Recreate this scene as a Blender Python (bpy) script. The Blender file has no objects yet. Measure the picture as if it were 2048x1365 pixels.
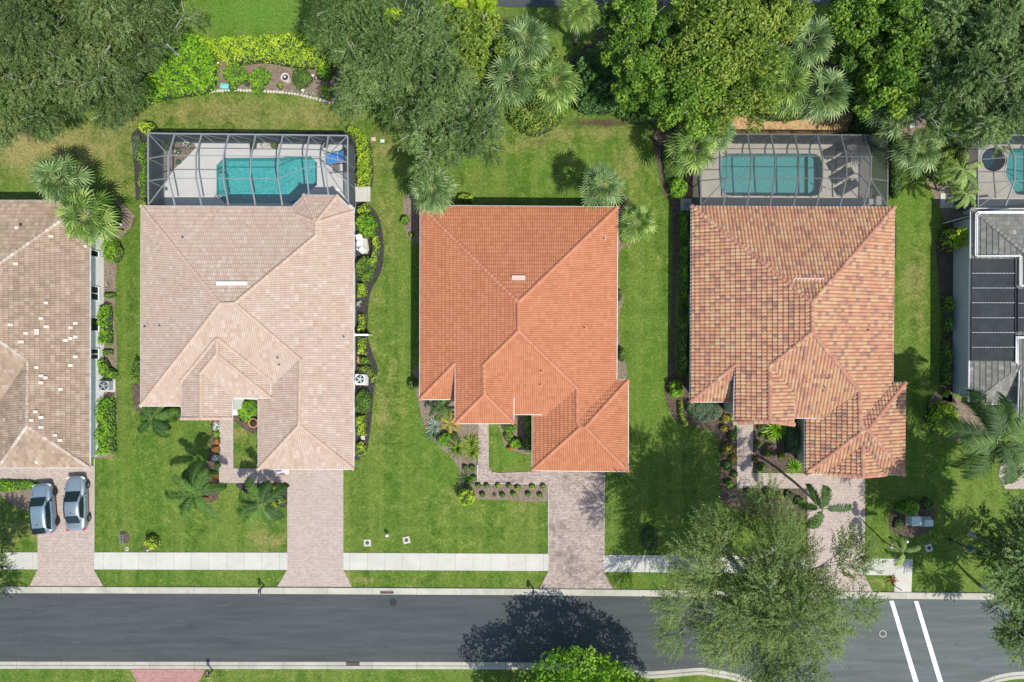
import bpy, bmesh, math, random
import numpy as np
from mathutils import Vector, Matrix
from mathutils.geometry import tessellate_polygon

# ---------------------------------------------------------------- camera, light
H = 60.0                      # camera height, m
S = 92.25 / 2048.0            # metres per photograph pixel at ground level
sc = bpy.context.scene
cam = bpy.data.cameras.new('camera'); camo = bpy.data.objects.new('camera', cam)
sc.collection.objects.link(camo); sc.camera = camo
camo.location = (0, 0, H); camo.rotation_euler = (0, 0, 0)
cam.sensor_width = 36; cam.lens = 36 * H / 92.25
cam.clip_start = 0.5; cam.clip_end = 6000
sun_dir = Vector((1.22, -1.40, 3.05)).normalized()
sl = bpy.data.lights.new('sun', 'SUN'); so = bpy.data.objects.new('sun', sl)
sc.collection.objects.link(so)
sl.energy = 4.0; sl.angle = math.radians(0.55); sl.color = (1.0, 0.955, 0.88)
so.rotation_euler = sun_dir.to_track_quat('Z', 'Y').to_euler()
w = bpy.data.worlds.new('World'); sc.world = w; w.use_nodes = True
nt = w.node_tree; nt.nodes.clear()
sky = nt.nodes.new('ShaderNodeTexSky'); sky.sky_type = 'NISHITA'; sky.sun_disc = False
sky.sun_elevation = math.asin(sun_dir.z); sky.sun_rotation = math.atan2(sun_dir.x, sun_dir.y)
bg = nt.nodes.new('ShaderNodeBackground'); bg.inputs[1].default_value = 0.15
wo = nt.nodes.new('ShaderNodeOutputWorld')
nt.links.new(sky.outputs[0], bg.inputs[0]); nt.links.new(bg.outputs[0], wo.inputs[0])
sc.view_settings.view_transform = 'Standard'; sc.view_settings.look = 'None'
sc.view_settings.gamma = 1; sc.view_settings.exposure = 0.6
sc.render.engine = 'CYCLES'
sc.cycles.max_bounces = 6; sc.cycles.transparent_max_bounces = 12
sc.cycles.diffuse_bounces = 3; sc.cycles.caustics_refractive = False; sc.cycles.caustics_reflective = False

COL = sc.collection
R0 = random.Random(7)
def P(px, py, z=0.0):
    f = S * (1 - z / H)
    return Vector(((px - 1024) * f, -(py - 682.5) * f, z))
def srgb(r, g, b, k=0.66):
    f = lambda c: ((c / 255 + .055) / 1.055) ** 2.4 if c > 10 else c / 255 / 12.92
    return (f(r) * k, f(g) * k, f(b) * k, 1)

# ---------------------------------------------------------------- objects
def link(o, parent=None):
    COL.objects.link(o)
    if parent: o.parent = parent
    return o
def tag(o, label=None, cat=None, group=None, kind=None):
    if label: o['label'] = label
    if cat: o['category'] = cat
    if group: o['group'] = group
    if kind: o['kind'] = kind
    return o
def empty(name, loc=(0, 0, 0), rz=0, label=None, cat=None, group=None):
    o = bpy.data.objects.new(name, None); o.empty_display_size = .3
    o.location = loc; o.rotation_euler = (0, 0, rz); link(o)
    return tag(o, label, cat, group)
def mobj(name, mesh, mats, parent=None, loc=None):
    if not isinstance(mats, (list, tuple)): mats = [mats]
    for m in mats: mesh.materials.append(m)
    o = bpy.data.objects.new(name, mesh)
    if loc is not None: o.location = loc
    return link(o, parent)
def copy_tree(o, parent=None):
    c = o.copy(); COL.objects.link(c); c.parent = parent
    for ch in list(o.children): copy_tree(ch, c)
    return c
class MB:
    """collects simple solids, then links them as one mesh object"""
    def __init__(s): s.v = []; s.f = []; s.m = []; s.sm = False
    def add(s, vs, fs, mi=0):
        b = len(s.v); s.v += [tuple(v) for v in vs]; s.f += [tuple(b + i for i in f) for f in fs]; s.m += [mi] * len(fs); return s
    def box(s, c, d, rz=0, mi=0, M=None):
        hx, hy, hz = d[0] / 2, d[1] / 2, d[2] / 2
        vs = [Vector((x, y, z)) for z in (-hz, hz) for x, y in ((-hx, -hy), (hx, -hy), (hx, hy), (-hx, hy))]
        R = M if M is not None else Matrix.Rotation(rz, 3, 'Z')
        return s.add([R @ v + Vector(c) for v in vs], [(3, 2, 1, 0), (4, 5, 6, 7), (0, 1, 5, 4), (1, 2, 6, 5), (2, 3, 7, 6), (3, 0, 4, 7)], mi)
    def beam(s, a, b, wd, ht, mi=0):
        a, b = Vector(a), Vector(b); d = (b - a)
        x = d.normalized(); y = Vector((0, 0, 1)).cross(x)
        if y.length < 1e-3: y = Vector((0, 1, 0))
        y.normalize(); z = x.cross(y)
        M = Matrix((x, y, z)).transposed()
        return s.box((a + b) / 2, (d.length, wd, ht), M=M, mi=mi)
    def tube(s, pts, rs, n=8, mi=0, cap=True):
        pts = [Vector(p) for p in pts]
        if not isinstance(rs, (list, tuple)): rs = [rs] * len(pts)
        vs = []; fs = []
        for i, p in enumerate(pts):
            d = (pts[min(i + 1, len(pts) - 1)] - pts[max(i - 1, 0)]).normalized()
            x = d.cross(Vector((.13, .21, 1) if abs(d.z) < .9 else (1, .1, 0))).normalized(); y = d.cross(x)
            for k in range(n):
                a = 2 * math.pi * k / n
                vs.append(p + (x * math.cos(a) + y * math.sin(a)) * rs[i])
        for i in range(len(pts) - 1):
            for k in range(n):
                fs.append((i * n + k, (i + 1) * n + k, (i + 1) * n + (k + 1) % n, i * n + (k + 1) % n))
        if cap:
            fs.append(tuple(range(n))); fs.append(tuple((len(pts) - 1) * n + k for k in reversed(range(n))))
        return s.add(vs, fs, mi)
    def lathe(s, c, prof, n=20, mi=0):
        c = Vector(c); vs = []; fs = []
        for r, z in prof:
            for k in range(n):
                a = 2 * math.pi * k / n; vs.append(c + Vector((r * math.cos(a), r * math.sin(a), z)))
        for i in range(len(prof) - 1):
            for k in range(n): fs.append((i * n + k, i * n + (k + 1) % n, (i + 1) * n + (k + 1) % n, (i + 1) * n + k))
        fs.append(tuple(reversed(range(n)))); fs.append(tuple((len(prof) - 1) * n + k for k in range(n)))
        return s.add(vs, fs, mi)
    def poly(s, pts, mi=0): return s.add(pts, [tuple(range(len(pts)))], mi)
    def build(s, name, mats, parent=None, smooth=False, bevel=0, loc=None):
        me = bpy.data.meshes.new(name); me.from_pydata(s.v, [], s.f)
        me.polygons.foreach_set('material_index', s.m)
        if smooth: me.polygons.foreach_set('use_smooth', [True] * len(s.f))
        me.update()
        o = mobj(name, me, mats, parent, loc)
        if bevel:
            b = o.modifiers.new('b', 'BEVEL'); b.width = bevel; b.segments = 2; b.limit_method = 'ANGLE'
        return o

# ---------------------------------------------------------------- materials
def newmat(name):
    m = bpy.data.materials.new(name); m.use_nodes = True; t = m.node_tree; t.nodes.clear()
    return m, t
class G:
    """small node-graph helper"""
    def __init__(s, t): s.t = t
    def n(s, ty, **k):
        nd = s.t.nodes.new(ty)
        for a, v in k.items(): setattr(nd, a, v)
        return nd
    def l(s, a, b): s.t.links.new(a, b)
    def coord(s, kind='Object'): return s.n('ShaderNodeTexCoord').outputs[kind]
    def pos(s): return s.n('ShaderNodeNewGeometry').outputs['Position']
    def noise(s, vec, scale, detail=4, rough=.55, dist=0):
        nd = s.n('ShaderNodeTexNoise'); nd.inputs['Scale'].default_value = scale
        nd.inputs['Detail'].default_value = detail; nd.inputs['Roughness'].default_value = rough
        nd.inputs['Distortion'].default_value = dist
        s.l(vec, nd.inputs['Vector']); return nd.outputs['Fac']
    def attr(s, name): return s.n('ShaderNodeAttribute', attribute_name=name).outputs['Fac']
    def ramp(s, fac, stops, interp='LINEAR'):
        nd = s.n('ShaderNodeValToRGB'); cr = nd.color_ramp; cr.interpolation = interp
        while len(cr.elements) < len(stops): cr.elements.new(.5)
        for e, (p, c) in zip(cr.elements, stops): e.position = p; e.color = c if len(c) == 4 else (*c, 1)
        s.l(fac, nd.inputs[0]); return nd.outputs[0]
    def rng(s, fac, a, b, c=0, d=1):
        nd = s.n('ShaderNodeMapRange'); s.l(fac, nd.inputs[0])
        for i, v in enumerate((a, b, c, d)): nd.inputs[i + 1].default_value = v
        return nd.outputs[0]
    def mix(s, fac, a, b, mode='MIX'):
        nd = s.n('ShaderNodeMix', data_type='RGBA', blend_type=mode)
        for v, i in ((fac, 0), (a, 6), (b, 7)):
            if isinstance(v, (int, float)): nd.inputs[i].default_value = v
            elif isinstance(v, tuple): nd.inputs[i].default_value = v if len(v) == 4 else (*v, 1)
            else: s.l(v, nd.inputs[i])
        return nd.outputs[2]
    def math(s, op, a, b=0.0):
        nd = s.n('ShaderNodeMath', operation=op)
        for v, i in ((a, 0), (b, 1)):
            if isinstance(v, (int, float)): nd.inputs[i].default_value = v
            else: s.l(v, nd.inputs[i])
        return nd.outputs[0]
    def mapping(s, vec, scale=(1, 1, 1), rot=(0, 0, 0)):
        nd = s.n('ShaderNodeMapping'); s.l(vec, nd.inputs[0])
        nd.inputs['Scale'].default_value = scale; nd.inputs['Rotation'].default_value = rot
        return nd.outputs[0]
    def bump(s, h, strength=.5, dist=.02):
        nd = s.n('ShaderNodeBump'); s.l(h, nd.inputs['Height'])
        nd.inputs['Strength'].default_value = strength; nd.inputs['Distance'].default_value = dist
        return nd.outputs[0]
    def out(s, col, rough=.8, normal=None, metal=0, spec=.3, coat=0, trans=None):
        b = s.n('ShaderNodeBsdfPrincipled')
        if isinstance(col, tuple): b.inputs['Base Color'].default_value = col if len(col) == 4 else (*col, 1)
        else: s.l(col, b.inputs['Base Color'])
        if isinstance(rough, (int, float)): b.inputs['Roughness'].default_value = rough
        else: s.l(rough, b.inputs['Roughness'])
        b.inputs['Metallic'].default_value = metal; b.inputs['Specular IOR Level'].default_value = spec
        b.inputs['Coat Weight'].default_value = coat
        if normal is not None: s.l(normal, b.inputs['Normal'])
        o = s.n('ShaderNodeOutputMaterial'); s.l(b.outputs[0], o.inputs[0]); return b
def simple(name, col, rough=.6, var=.12, scale=6, metal=0, spec=.35, coat=0, bump=0):
    m, t = newmat(name); g = G(t); p = g.coord()
    n = g.noise(p, scale, 5)
    c = g.mix(g.rng(n, .3, .7), tuple(x * (1 - var) for x in col[:3]), tuple(min(1, x * (1 + var)) for x in col[:3]))
    g.out(c, rough, g.bump(g.noise(p, scale * 6, 4), bump, .02) if bump else None, metal, spec, coat)
    return m
M = {}
def grass_mat():
    m, t = newmat('lawn_grass'); g = G(t); p = g.pos()
    big = g.noise(p, .12, 3); mid = g.noise(p, .9, 6, .7, .6); fine = g.noise(p, 3.6, 5, .8, .3); tiny = g.noise(p, 9, 4, .85)
    base = g.ramp(g.math('ADD', g.math('MULTIPLY', mid, .55), g.math('MULTIPLY', fine, .45)),
                  [(.37, srgb(60, 88, 28)), (.46, srgb(88, 118, 42)), (.54, srgb(112, 136, 54)), (.63, srgb(148, 157, 86))])
    base = g.mix(g.rng(big, .4, .6, 0, .4), base, srgb(82, 120, 40))
    st = g.noise(g.mapping(p, (.75, .02, 1)), 1, 2)
    base = g.mix(g.rng(st, .42, .60, 0, .4), base, srgb(138, 150, 72))
    dmask = g.math('ADD', g.attr('dry'), g.math('MULTIPLY', g.math('SUBTRACT', mid, .5), 1.1))
    dmask = g.math('ADD', dmask, g.math('MULTIPLY', g.math('SUBTRACT', fine, .5), .8))
    dry = g.mix(fine, srgb(140, 130, 74), srgb(196, 174, 122))
    base = g.mix(g.rng(dmask, .16, .78, 0, .92), base, dry)
    lmask = g.math('ADD', g.attr('lush'), g.math('MULTIPLY', g.math('SUBTRACT', fine, .5), .3))
    base = g.mix(g.rng(lmask, .1, 1, 0, .85), base, g.mix(fine, srgb(88, 132, 40), srgb(112, 156, 58)))
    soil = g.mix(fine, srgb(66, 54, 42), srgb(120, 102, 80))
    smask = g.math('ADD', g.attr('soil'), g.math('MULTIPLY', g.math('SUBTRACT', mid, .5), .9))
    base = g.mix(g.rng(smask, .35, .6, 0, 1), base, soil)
    grain = g.noise(p, 5.2, 3, .75); base = g.mix(1.0, base, g.rng(grain, .30, .70, .66, 1.36), 'MULTIPLY')
    bl = g.math('ADD', g.math('MULTIPLY', tiny, .6), g.math('MULTIPLY', fine, .4))
    base = g.mix(g.rng(tiny, .36, .56, .5, 0), base, srgb(36, 54, 16))
    g.out(base, .9, g.bump(bl, .9, .09), spec=.12); return m
def mulch_mat(name, a, b, sc_=9):
    m, t = newmat(name); g = G(t); p = g.pos()
    v = g.n('ShaderNodeTexVoronoi'); v.inputs['Scale'].default_value = sc_; g.l(p, v.inputs['Vector'])
    n = g.noise(p, 14, 4, .7); n2 = g.noise(p, 1.1, 3)
    c = g.mix(v.outputs['Color'], a, b); c = g.mix(g.rng(n, .3, .7), a, c); c = g.mix(g.rng(n2, .4, .7, 0, .4), c, b)
    bw = g.n('ShaderNodeRGBToBW'); g.l(v.outputs['Color'], bw.inputs[0])
    c2 = g.mix(g.rng(bw.outputs[0], .2, .8), a, b)
    c = g.mix(.5, c2, g.mix(g.rng(n, .3, .7), a, b))
    g.out(c, .95, g.bump(v.outputs['Distance'], .8, .05), spec=.1); return m
def asphalt_mat():
    m, t = newmat('asphalt'); g = G(t); p = g.pos()
    n = g.noise(g.mapping(p, (.12, 1.4, 1)), 1.2, 5, .6, .4); f = g.noise(p, 18, 4, .8); b = g.noise(p, .12, 3)
    c = g.mix(g.rng(n, .35, .7), srgb(72, 78, 78), srgb(88, 93, 93))
    # paler asphalt towards the east, where the side road joins
    sx = g.n('ShaderNodeSeparateXYZ'); g.l(p, sx.inputs[0])
    east = g.rng(g.math('ADD', sx.outputs[0], g.math('MULTIPLY', b, 16)), 22, 36)
    c = g.mix(g.math('MULTIPLY', east, .8), c, g.mix(g.rng(n, .35, .65), srgb(98, 105, 103), srgb(115, 123, 121)))
    sw = g.noise(g.mapping(p, (.25, 1.1, 1), (0, 0, .25)), 1.6, 6, .7, 1.5)
    c = g.mix(g.rng(sw, .6, .8, 0, .4), c, srgb(128, 138, 142))
    vo = g.n('ShaderNodeTexVoronoi', feature='DISTANCE_TO_EDGE'); vo.inputs['Scale'].default_value = .32
    wp = g.n('ShaderNodeVectorMath', operation='ADD'); g.l(p, wp.inputs[0]); nz = g.n('ShaderNodeTexNoise'); nz.inputs['Scale'].default_value = 1.6; nz.inputs['Detail'].default_value = 5; g.l(p, nz.inputs['Vector']); g.l(nz.outputs['Color'], wp.inputs[1]); g.l(wp.outputs[0], vo.inputs['Vector'])
    crack = g.math('MULTIPLY', g.math('LESS_THAN', vo.outputs['Distance'], .010), g.rng(g.noise(p, .09, 2), .52, .62, 0, .14))
    c = g.mix(crack, c, srgb(40, 42, 44))
    oil = g.noise(g.mapping(p, (.5, 1.3, 1)), .9, 4, .7, .8); c = g.mix(g.rng(oil, .60, .74, 0, .4), c, srgb(50, 53, 55))
    c = g.mix(g.rng(f, .3, .7, 0, .35), c, srgb(48, 50, 52))
    g.out(c, .85, g.bump(f, .5, .02), spec=.3); return m
def concrete_mat(name, a, b, joint=None):
    m, t = newmat(name); g = G(t); p = g.pos()
    n = g.noise(p, .55, 6, .6, .5); f = g.noise(p, 12, 5, .8)
    c = g.mix(g.rng(n, .35, .68), a, b); c = g.mix(g.rng(f, .35, .7, 0, .2), c, tuple(x * .6 for x in a[:3]))
    if joint:
        sx = g.n('ShaderNodeSeparateXYZ'); g.l(p, sx.inputs[0])
        fr = g.math('FRACT', g.math('DIVIDE', g.math('ADD', sx.outputs[0], joint[1]), joint[0]))
        jm = g.math('LESS_THAN', fr, joint[2])
        w1 = g.n('ShaderNodeTexWhiteNoise', noise_dimensions='1D')
        g.l(g.math('FLOOR', g.math('DIVIDE', g.math('ADD', sx.outputs[0], joint[1]), joint[0])), w1.inputs['W'])
        c = g.mix(g.math('MULTIPLY', w1.outputs[0], .22), c, tuple(x * .7 for x in a[:3])); bl_ = g.noise(p, 1.6, 5, .7, .6); c = g.mix(g.rng(bl_, .55, .75, 0, .28), c, tuple(x * .55 for x in a[:3]))
        c = g.mix(g.math('MULTIPLY', jm, .65), c, srgb(120, 118, 110))
    g.out(c, .85, g.bump(f, .3, .01), spec=.25); return m
def paver_mat(name, cols, mortar, rot=0, stain=0.0, bw=.22, rh=.135):
    m, t = newmat(name); g = G(t); p = g.pos()
    br = g.n('ShaderNodeTexBrick'); g.l(g.mapping(p, (1, 1, 1), (0, 0, rot)), br.inputs['Vector'])
    br.inputs['Scale'].default_value = 1; br.inputs['Brick Width'].default_value = bw; br.inputs['Row Height'].default_value = rh
    br.inputs['Mortar Size'].default_value = .014; br.inputs['Color1'].default_value = (0, 0, 0, 1); br.inputs['Color2'].default_value = (1, 1, 1, 1)
    br.inputs['Bias'].default_value = 0; br.inputs['Mortar'].default_value = (.5, .5, .5, 1)
    bwn = g.n('ShaderNodeRGBToBW'); g.l(br.outputs['Color'], bwn.inputs[0])
    c = g.ramp(bwn.outputs[0], [(0, cols[0]), (.35, cols[1]), (.7, cols[2]), (1, cols[3])])
    n = g.noise(p, 1.1, 6, .65, .8); n2 = g.noise(p, .25, 3)
    c = g.mix(g.rng(n, .4, .75, 0, .28), c, tuple(x * .62 for x in cols[0][:3]))
    if stain: c = g.mix(g.math('MULTIPLY', g.rng(n, .42, .62), g.rng(n2, .4, .6, 0, stain)), c, srgb(104, 92, 90))
    c = g.mix(g.math('MULTIPLY', br.outputs['Fac'], .6), c, mortar)
    inv = g.math('SUBTRACT', 1.0, br.outputs['Fac'])
    g.out(c, .85, g.bump(inv, .5, .012), spec=.2); return m
def tile_mat(name, stops, stain=.25, scol=None, rough=.75):
    m, t = newmat(name); g = G(t); p = g.pos(); r = g.attr('rnd')
    c = g.ramp(r, stops); n = g.noise(p, .5, 5, .6, .5); f = g.noise(p, 9, 4, .7)
    dk = scol or tuple(x * .55 for x in stops[0][1][:3])
    mil = g.noise(g.mapping(p, (1, 1, 2.2)), 2.3, 6, .75, .9); c = g.mix(g.rng(mil, .56, .74, 0, stain * .9), c, dk)
    c = g.mix(g.rng(n, .45, .75, 0, stain), c, dk); c = g.mix(g.rng(f, .3, .75, 0, .25), c, dk)
    g.out(c, rough, g.bump(f, .2, .01), spec=.25); return m
LK = 1.25
def leaf_mat(name, lo, mid, hi, trans=.32, extra=None, gloss=.6):
    lo, mid, hi = [tuple(min(.95, x * LK) for x in c[:3]) + (1,) for c in (lo, mid, hi)]
    m, t = newmat(name); g = G(t); r = g.attr('rnd'); p = g.pos()
    n = g.noise(p, .8, 3); f = g.math('ADD', g.math('MULTIPLY', r, .75), g.math('MULTIPLY', n, .35))
    st = [(.12, lo), (.5, mid), (.88, hi)]
    if extra: st += [(.93, hi), (.97, extra)]
    c = g.ramp(f, st)
    b = g.n('ShaderNodeBsdfPrincipled'); g.l(c, b.inputs['Base Color']); b.inputs['Roughness'].default_value = gloss
    b.inputs['Specular IOR Level'].default_value = .35
    tr = g.n('ShaderNodeBsdfTranslucent'); g.l(g.mix(.35, c, (.35, .5, .04), 'MIX'), tr.inputs[0])
    mx = g.n('ShaderNodeMixShader'); mx.inputs[0].default_value = trans
    g.l(b.outputs[0], mx.inputs[1]); g.l(tr.outputs[0], mx.inputs[2])
    o = g.n('ShaderNodeOutputMaterial'); g.l(mx.outputs[0], o.inputs[0]); return m
def screen_mat(name, col, opac):
    m, t = newmat(name); g = G(t)
    tr = g.n('ShaderNodeBsdfTransparent'); d = g.n('ShaderNodeBsdfDiffuse'); d.inputs[0].default_value = col
    mx = g.n('ShaderNodeMixShader'); mx.inputs[0].default_value = opac
    g.l(tr.outputs[0], mx.inputs[1]); g.l(d.outputs[0], mx.inputs[2])
    o = g.n('ShaderNodeOutputMaterial'); g.l(mx.outputs[0], o.inputs[0]); return m
def water_mat(name, tint):
    m, t = newmat(name); g = G(t); p = g.pos()
    h = g.math('ADD', g.noise(p, 3.2, 5, .6, 1.2), g.math('MULTIPLY', g.noise(p, 8, 3, .5, .8), .4)); nb = g.bump(h, .6, .08)
    tr = g.n('ShaderNodeBsdfTransparent'); tr.inputs[0].default_value = tint
    gl = g.n('ShaderNodeBsdfGlossy'); gl.inputs['Roughness'].default_value = .12; g.l(nb, gl.inputs['Normal'])
    fr = g.n('ShaderNodeFresnel'); fr.inputs[0].default_value = 1.33; g.l(nb, fr.inputs['Normal'])
    mx = g.n('ShaderNodeMixShader'); g.l(g.rng(fr.outputs[0], 0, 1, .02, 1), mx.inputs[0]); g.l(tr.outputs[0], mx.inputs[1]); g.l(gl.outputs[0], mx.inputs[2])
    o = g.n('ShaderNodeOutputMaterial'); g.l(mx.outputs[0], o.inputs[0]); return m
def basin_mat(name, a, b):
    m, t = newmat(name); g = G(t); p = g.pos()
    v = g.n('ShaderNodeTexVoronoi', feature='DISTANCE_TO_EDGE'); v.inputs['Scale'].default_value = 3.6
    g.l(g.mapping(p, (1, 1, .3)), v.inputs['Vector'])
    n = g.noise(p, 4.5, 5, .75, 2.5)
    c = g.mix(g.rng(n, .42, .62), a, b)  # pale mottle imitates rippling light on the pool floor, painted into the colour
    g.out(c, .7, g.bump(n, .5, .03)); return m

M['grass'] = grass_mat()
M['mulch'] = mulch_mat('brown_mulch', srgb(66, 54, 48), srgb(128, 112, 98))
M['mulch_dark'] = mulch_mat('dark_mulch', srgb(48, 46, 46), srgb(88, 84, 82))
M['mulch_pale'] = mulch_mat('pale_mulch', srgb(104, 92, 80), srgb(164, 148, 130))
M['pebble'] = mulch_mat('tan_pebbles', srgb(150, 116, 76), srgb(226, 194, 148), 7)
M['asphalt'] = asphalt_mat()
M['walk'] = concrete_mat('pavement_concrete', srgb(200, 198, 186), srgb(217, 214, 203), (1.585, .35, .018))
M['kerb'] = concrete_mat('kerb_concrete', srgb(180, 176, 160), srgb(206, 202, 186), (4.0, .6, .012))
M['deck1'] = concrete_mat('pool_deck_pale', srgb(218, 216, 210), srgb(228, 226, 221))
M['deck3'] = concrete_mat('pool_deck_tan', srgb(196, 189, 172), srgb(210, 203, 188))
PV = [srgb(184, 167, 155), srgb(195, 178, 166), srgb(201, 185, 173), srgb(207, 193, 181)]
M['paver'] = paver_mat('pink_pavers', PV, srgb(132, 114, 106))
M['paver_st'] = paver_mat('stained_pavers', [srgb(168, 149, 139), srgb(186, 168, 157), srgb(197, 180, 168), srgb(205, 191, 179)], srgb(110, 92, 86), stain=.7)
M['paver_red'] = paver_mat('red_pavers', [srgb(172, 126, 118), srgb(184, 138, 129), srgb(190, 146, 137), srgb(196, 154, 145)], srgb(120, 92, 86))
M['white'] = simple('white_paint', (.74, .74, .72), .5, .04, 2)
M['line'] = simple('road_paint', (.60, .60, .585), .7, .16, 4)
M['stucco_w'] = simple('white_stucco', (.70, .70, .67), .8, .05, 3, bump=.3)
M['stucco_g'] = simple('grey_stucco', (.44, .46, .44), .8, .06, 2, bump=.3)
M['stucco_t'] = simple('green_beige_stucco', (.36, .36, .26), .8, .06, 2, bump=.3)
M['stucco_c'] = simple('cream_stucco', (.62, .55, .44), .8, .06, 2, bump=.3)
M['glass'] = simple('window_glass', (.010, .018, .020), .06, .2, 2, spec=.35)
M['alu'] = simple('pale_aluminium', (.215, .24, .245), .65, .06, 5)
M['bronze'] = simple('grey_bronze_aluminium', (.115, .12, .12), .7, .06, 5)
M['scr_roof'] = screen_mat('roof_screen_mesh', (.10, .11, .12, 1), .16)
M['scr_wall'] = screen_mat('wall_screen_mesh', (.05, .062, .068, 1), .76)
M['scr_dk'] = screen_mat('dark_roof_screen_mesh', (.10, .105, .11, 1), .24)
M['water'] = water_mat('pool_water', (.50, .93, .90, 1))
M['water_b'] = water_mat('pool_water_pale', (.62, .93, .90, 1))
M['water_d'] = water_mat('spa_water', (.30, .50, .55, 1))
M['basin'] = basin_mat('teal_plaster_ripple_light', srgb(72, 168, 176), srgb(190, 232, 234))
M['basin3'] = basin_mat('grey_teal_plaster_ripple_light', srgb(112, 168, 170), srgb(156, 198, 198))
M['steel'] = simple('stainless_steel', (.6, .62, .64), .25, .05, 4, metal=.9)
M['metal_dk'] = simple('dark_iron', (.05, .05, .055), .5, .1, 6, metal=.5)
M['black'] = simple('black_plastic', (.02, .02, .022), .5, .1, 6)
M['rubber'] = simple('tyre_rubber', (.018, .018, .018), .8, .1, 6)
M['rim_s'] = simple('alloy_rim', (.6, .6, .62), .3, .05, 6, metal=.8)
M['rim_d'] = simple('dark_rim', (.09, .09, .10), .4, .05, 6, metal=.6)
M['carb'] = simple('blue_silver_car_paint', (.19, .26, .31), .36, .02, 2, metal=.45, coat=.6)
M['cars'] = simple('silver_car_paint', (.23, .28, .31), .34, .02, 2, metal=.5, coat=.6)
M['lamp'] = simple('lamp_lens', (.5, .5, .5), .15, .05, 5)
M['redlens'] = simple('red_lens', (.35, .02, .02), .2, .1, 5)
M['acgrey'] = simple('ac_cabinet', (.30, .32, .33), .5, .06, 6)
M['terra'] = simple('terracotta', (.45, .20, .10), .8, .12, 8)
M['stone'] = simple('pale_stone', (.40, .36, .31), .9, .22, 5, bump=.5)
M['blue'] = simple('blue_towel', (.02, .18, .50), .85, .12, 8)
M['brown'] = simple('brown_sling', (.13, .115, .10), .8, .1, 20)
M['char'] = simple('charcoal_sling', (.022, .024, .028), .8, .15, 20)
M['bark'] = simple('grey_bark', (.42, .40, .37), .95, .3, 5, bump=.8)
M['barkb'] = simple('brown_bark', (.16, .125, .095), .95, .3, 5, bump=.8)
M['palmbark'] = simple('palm_bark', (.22, .19, .155), .95, .25, 8, bump=.9)
M['green_pl'] = simple('green_plastic', (.02, .26, .12), .4, .1, 6)
M['util'] = simple('pale_green_steel', (.42, .52, .47), .5, .08, 4)
M['teal'] = simple('turquoise_paint', (.14, .42, .40), .5, .25, 9)
M['red'] = simple('red_paint', (.42, .02, .03), .6, .1, 6)
M['navy'] = simple('blue_cloth', (.03, .06, .22), .8, .1, 6)
M['solar'] = simple('solar_collector', (.030, .036, .038), .7, .3, 1.2, spec=.25)
M['soil'] = simple('potting_soil', (.03, .025, .02), .95, .3, 12)
# leaves
M['l_oak'] = leaf_mat('olive_dark_leaves', srgb(36, 50, 20), srgb(74, 96, 42), srgb(134, 150, 88), .28)
M['l_oak2'] = leaf_mat('grey_green_leaves', srgb(34, 56, 22), srgb(74, 102, 44), srgb(134, 156, 90), .3)
M['l_tree'] = leaf_mat('fresh_green_leaves', srgb(38, 74, 14), srgb(88, 132, 32), srgb(160, 190, 66), .35)
M['l_will'] = leaf_mat('pale_olive_leaves', srgb(60, 82, 30), srgb(94, 116, 50), srgb(142, 158, 90), .3)
M['l_ygr'] = leaf_mat('yellow_green_leaves', srgb(46, 76, 16), srgb(102, 132, 38), srgb(172, 182, 76), .33)
M['l_lime'] = leaf_mat('lime_leaves', srgb(96, 136, 16), srgb(154, 190, 32), srgb(206, 220, 64), .38)
M['l_bright'] = leaf_mat('bright_green_leaves', srgb(66, 116, 16), srgb(112, 166, 26), srgb(160, 200, 50), .38)
M['l_mid'] = leaf_mat('mid_green_leaves', srgb(42, 78, 22), srgb(78, 118, 34), srgb(124, 156, 56), .33)
M['l_dark'] = leaf_mat('dark_green_leaves', srgb(26, 52, 20), srgb(48, 86, 28), srgb(86, 124, 48), .22)
M['l_red'] = leaf_mat('green_and_red_leaves', srgb(44, 76, 22), srgb(86, 126, 36), srgb(136, 162, 56), .3, extra=srgb(196, 84, 50))
M['l_orange'] = leaf_mat('orange_flowering_leaves', srgb(60, 96, 24), srgb(196, 116, 56), srgb(222, 134, 70), .25)
M['l_white'] = leaf_mat('white_flowering_leaves', srgb(60, 100, 30), srgb(204, 208, 200), srgb(226, 226, 222), .15)
M['l_mottled'] = leaf_mat('red_and_yellow_leaves', srgb(104, 66, 30), srgb(160, 138, 48), srgb(196, 186, 76), .3)
M['l_gold'] = leaf_mat('golden_palm_leaves', srgb(92, 92, 26), srgb(158, 142, 46), srgb(200, 176, 70), .3)
M['l_palm'] = leaf_mat('grey_green_palm', srgb(38, 64, 30), srgb(88, 118, 60), srgb(166, 186, 122), .25)
M['l_palmy'] = leaf_mat('fresh_green_palm', srgb(40, 70, 20), srgb(94, 126, 46), srgb(172, 192, 100), .28)
M['l_palmd'] = leaf_mat('dark_green_palm', srgb(28, 56, 18), srgb(50, 86, 26), srgb(100, 134, 48), .25)
M['l_silver'] = leaf_mat('silver_leaves', srgb(104, 128, 110), srgb(142, 160, 140), srgb(178, 190, 168), .2)
M['l_sage'] = leaf_mat('sage_leaves', srgb(66, 90, 66), srgb(90, 114, 84), srgb(122, 144, 112), .2)
M['l_brown'] = leaf_mat('dry_fronds', srgb(96, 56, 30), srgb(140, 84, 46), srgb(176, 124, 74), .2)

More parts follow.
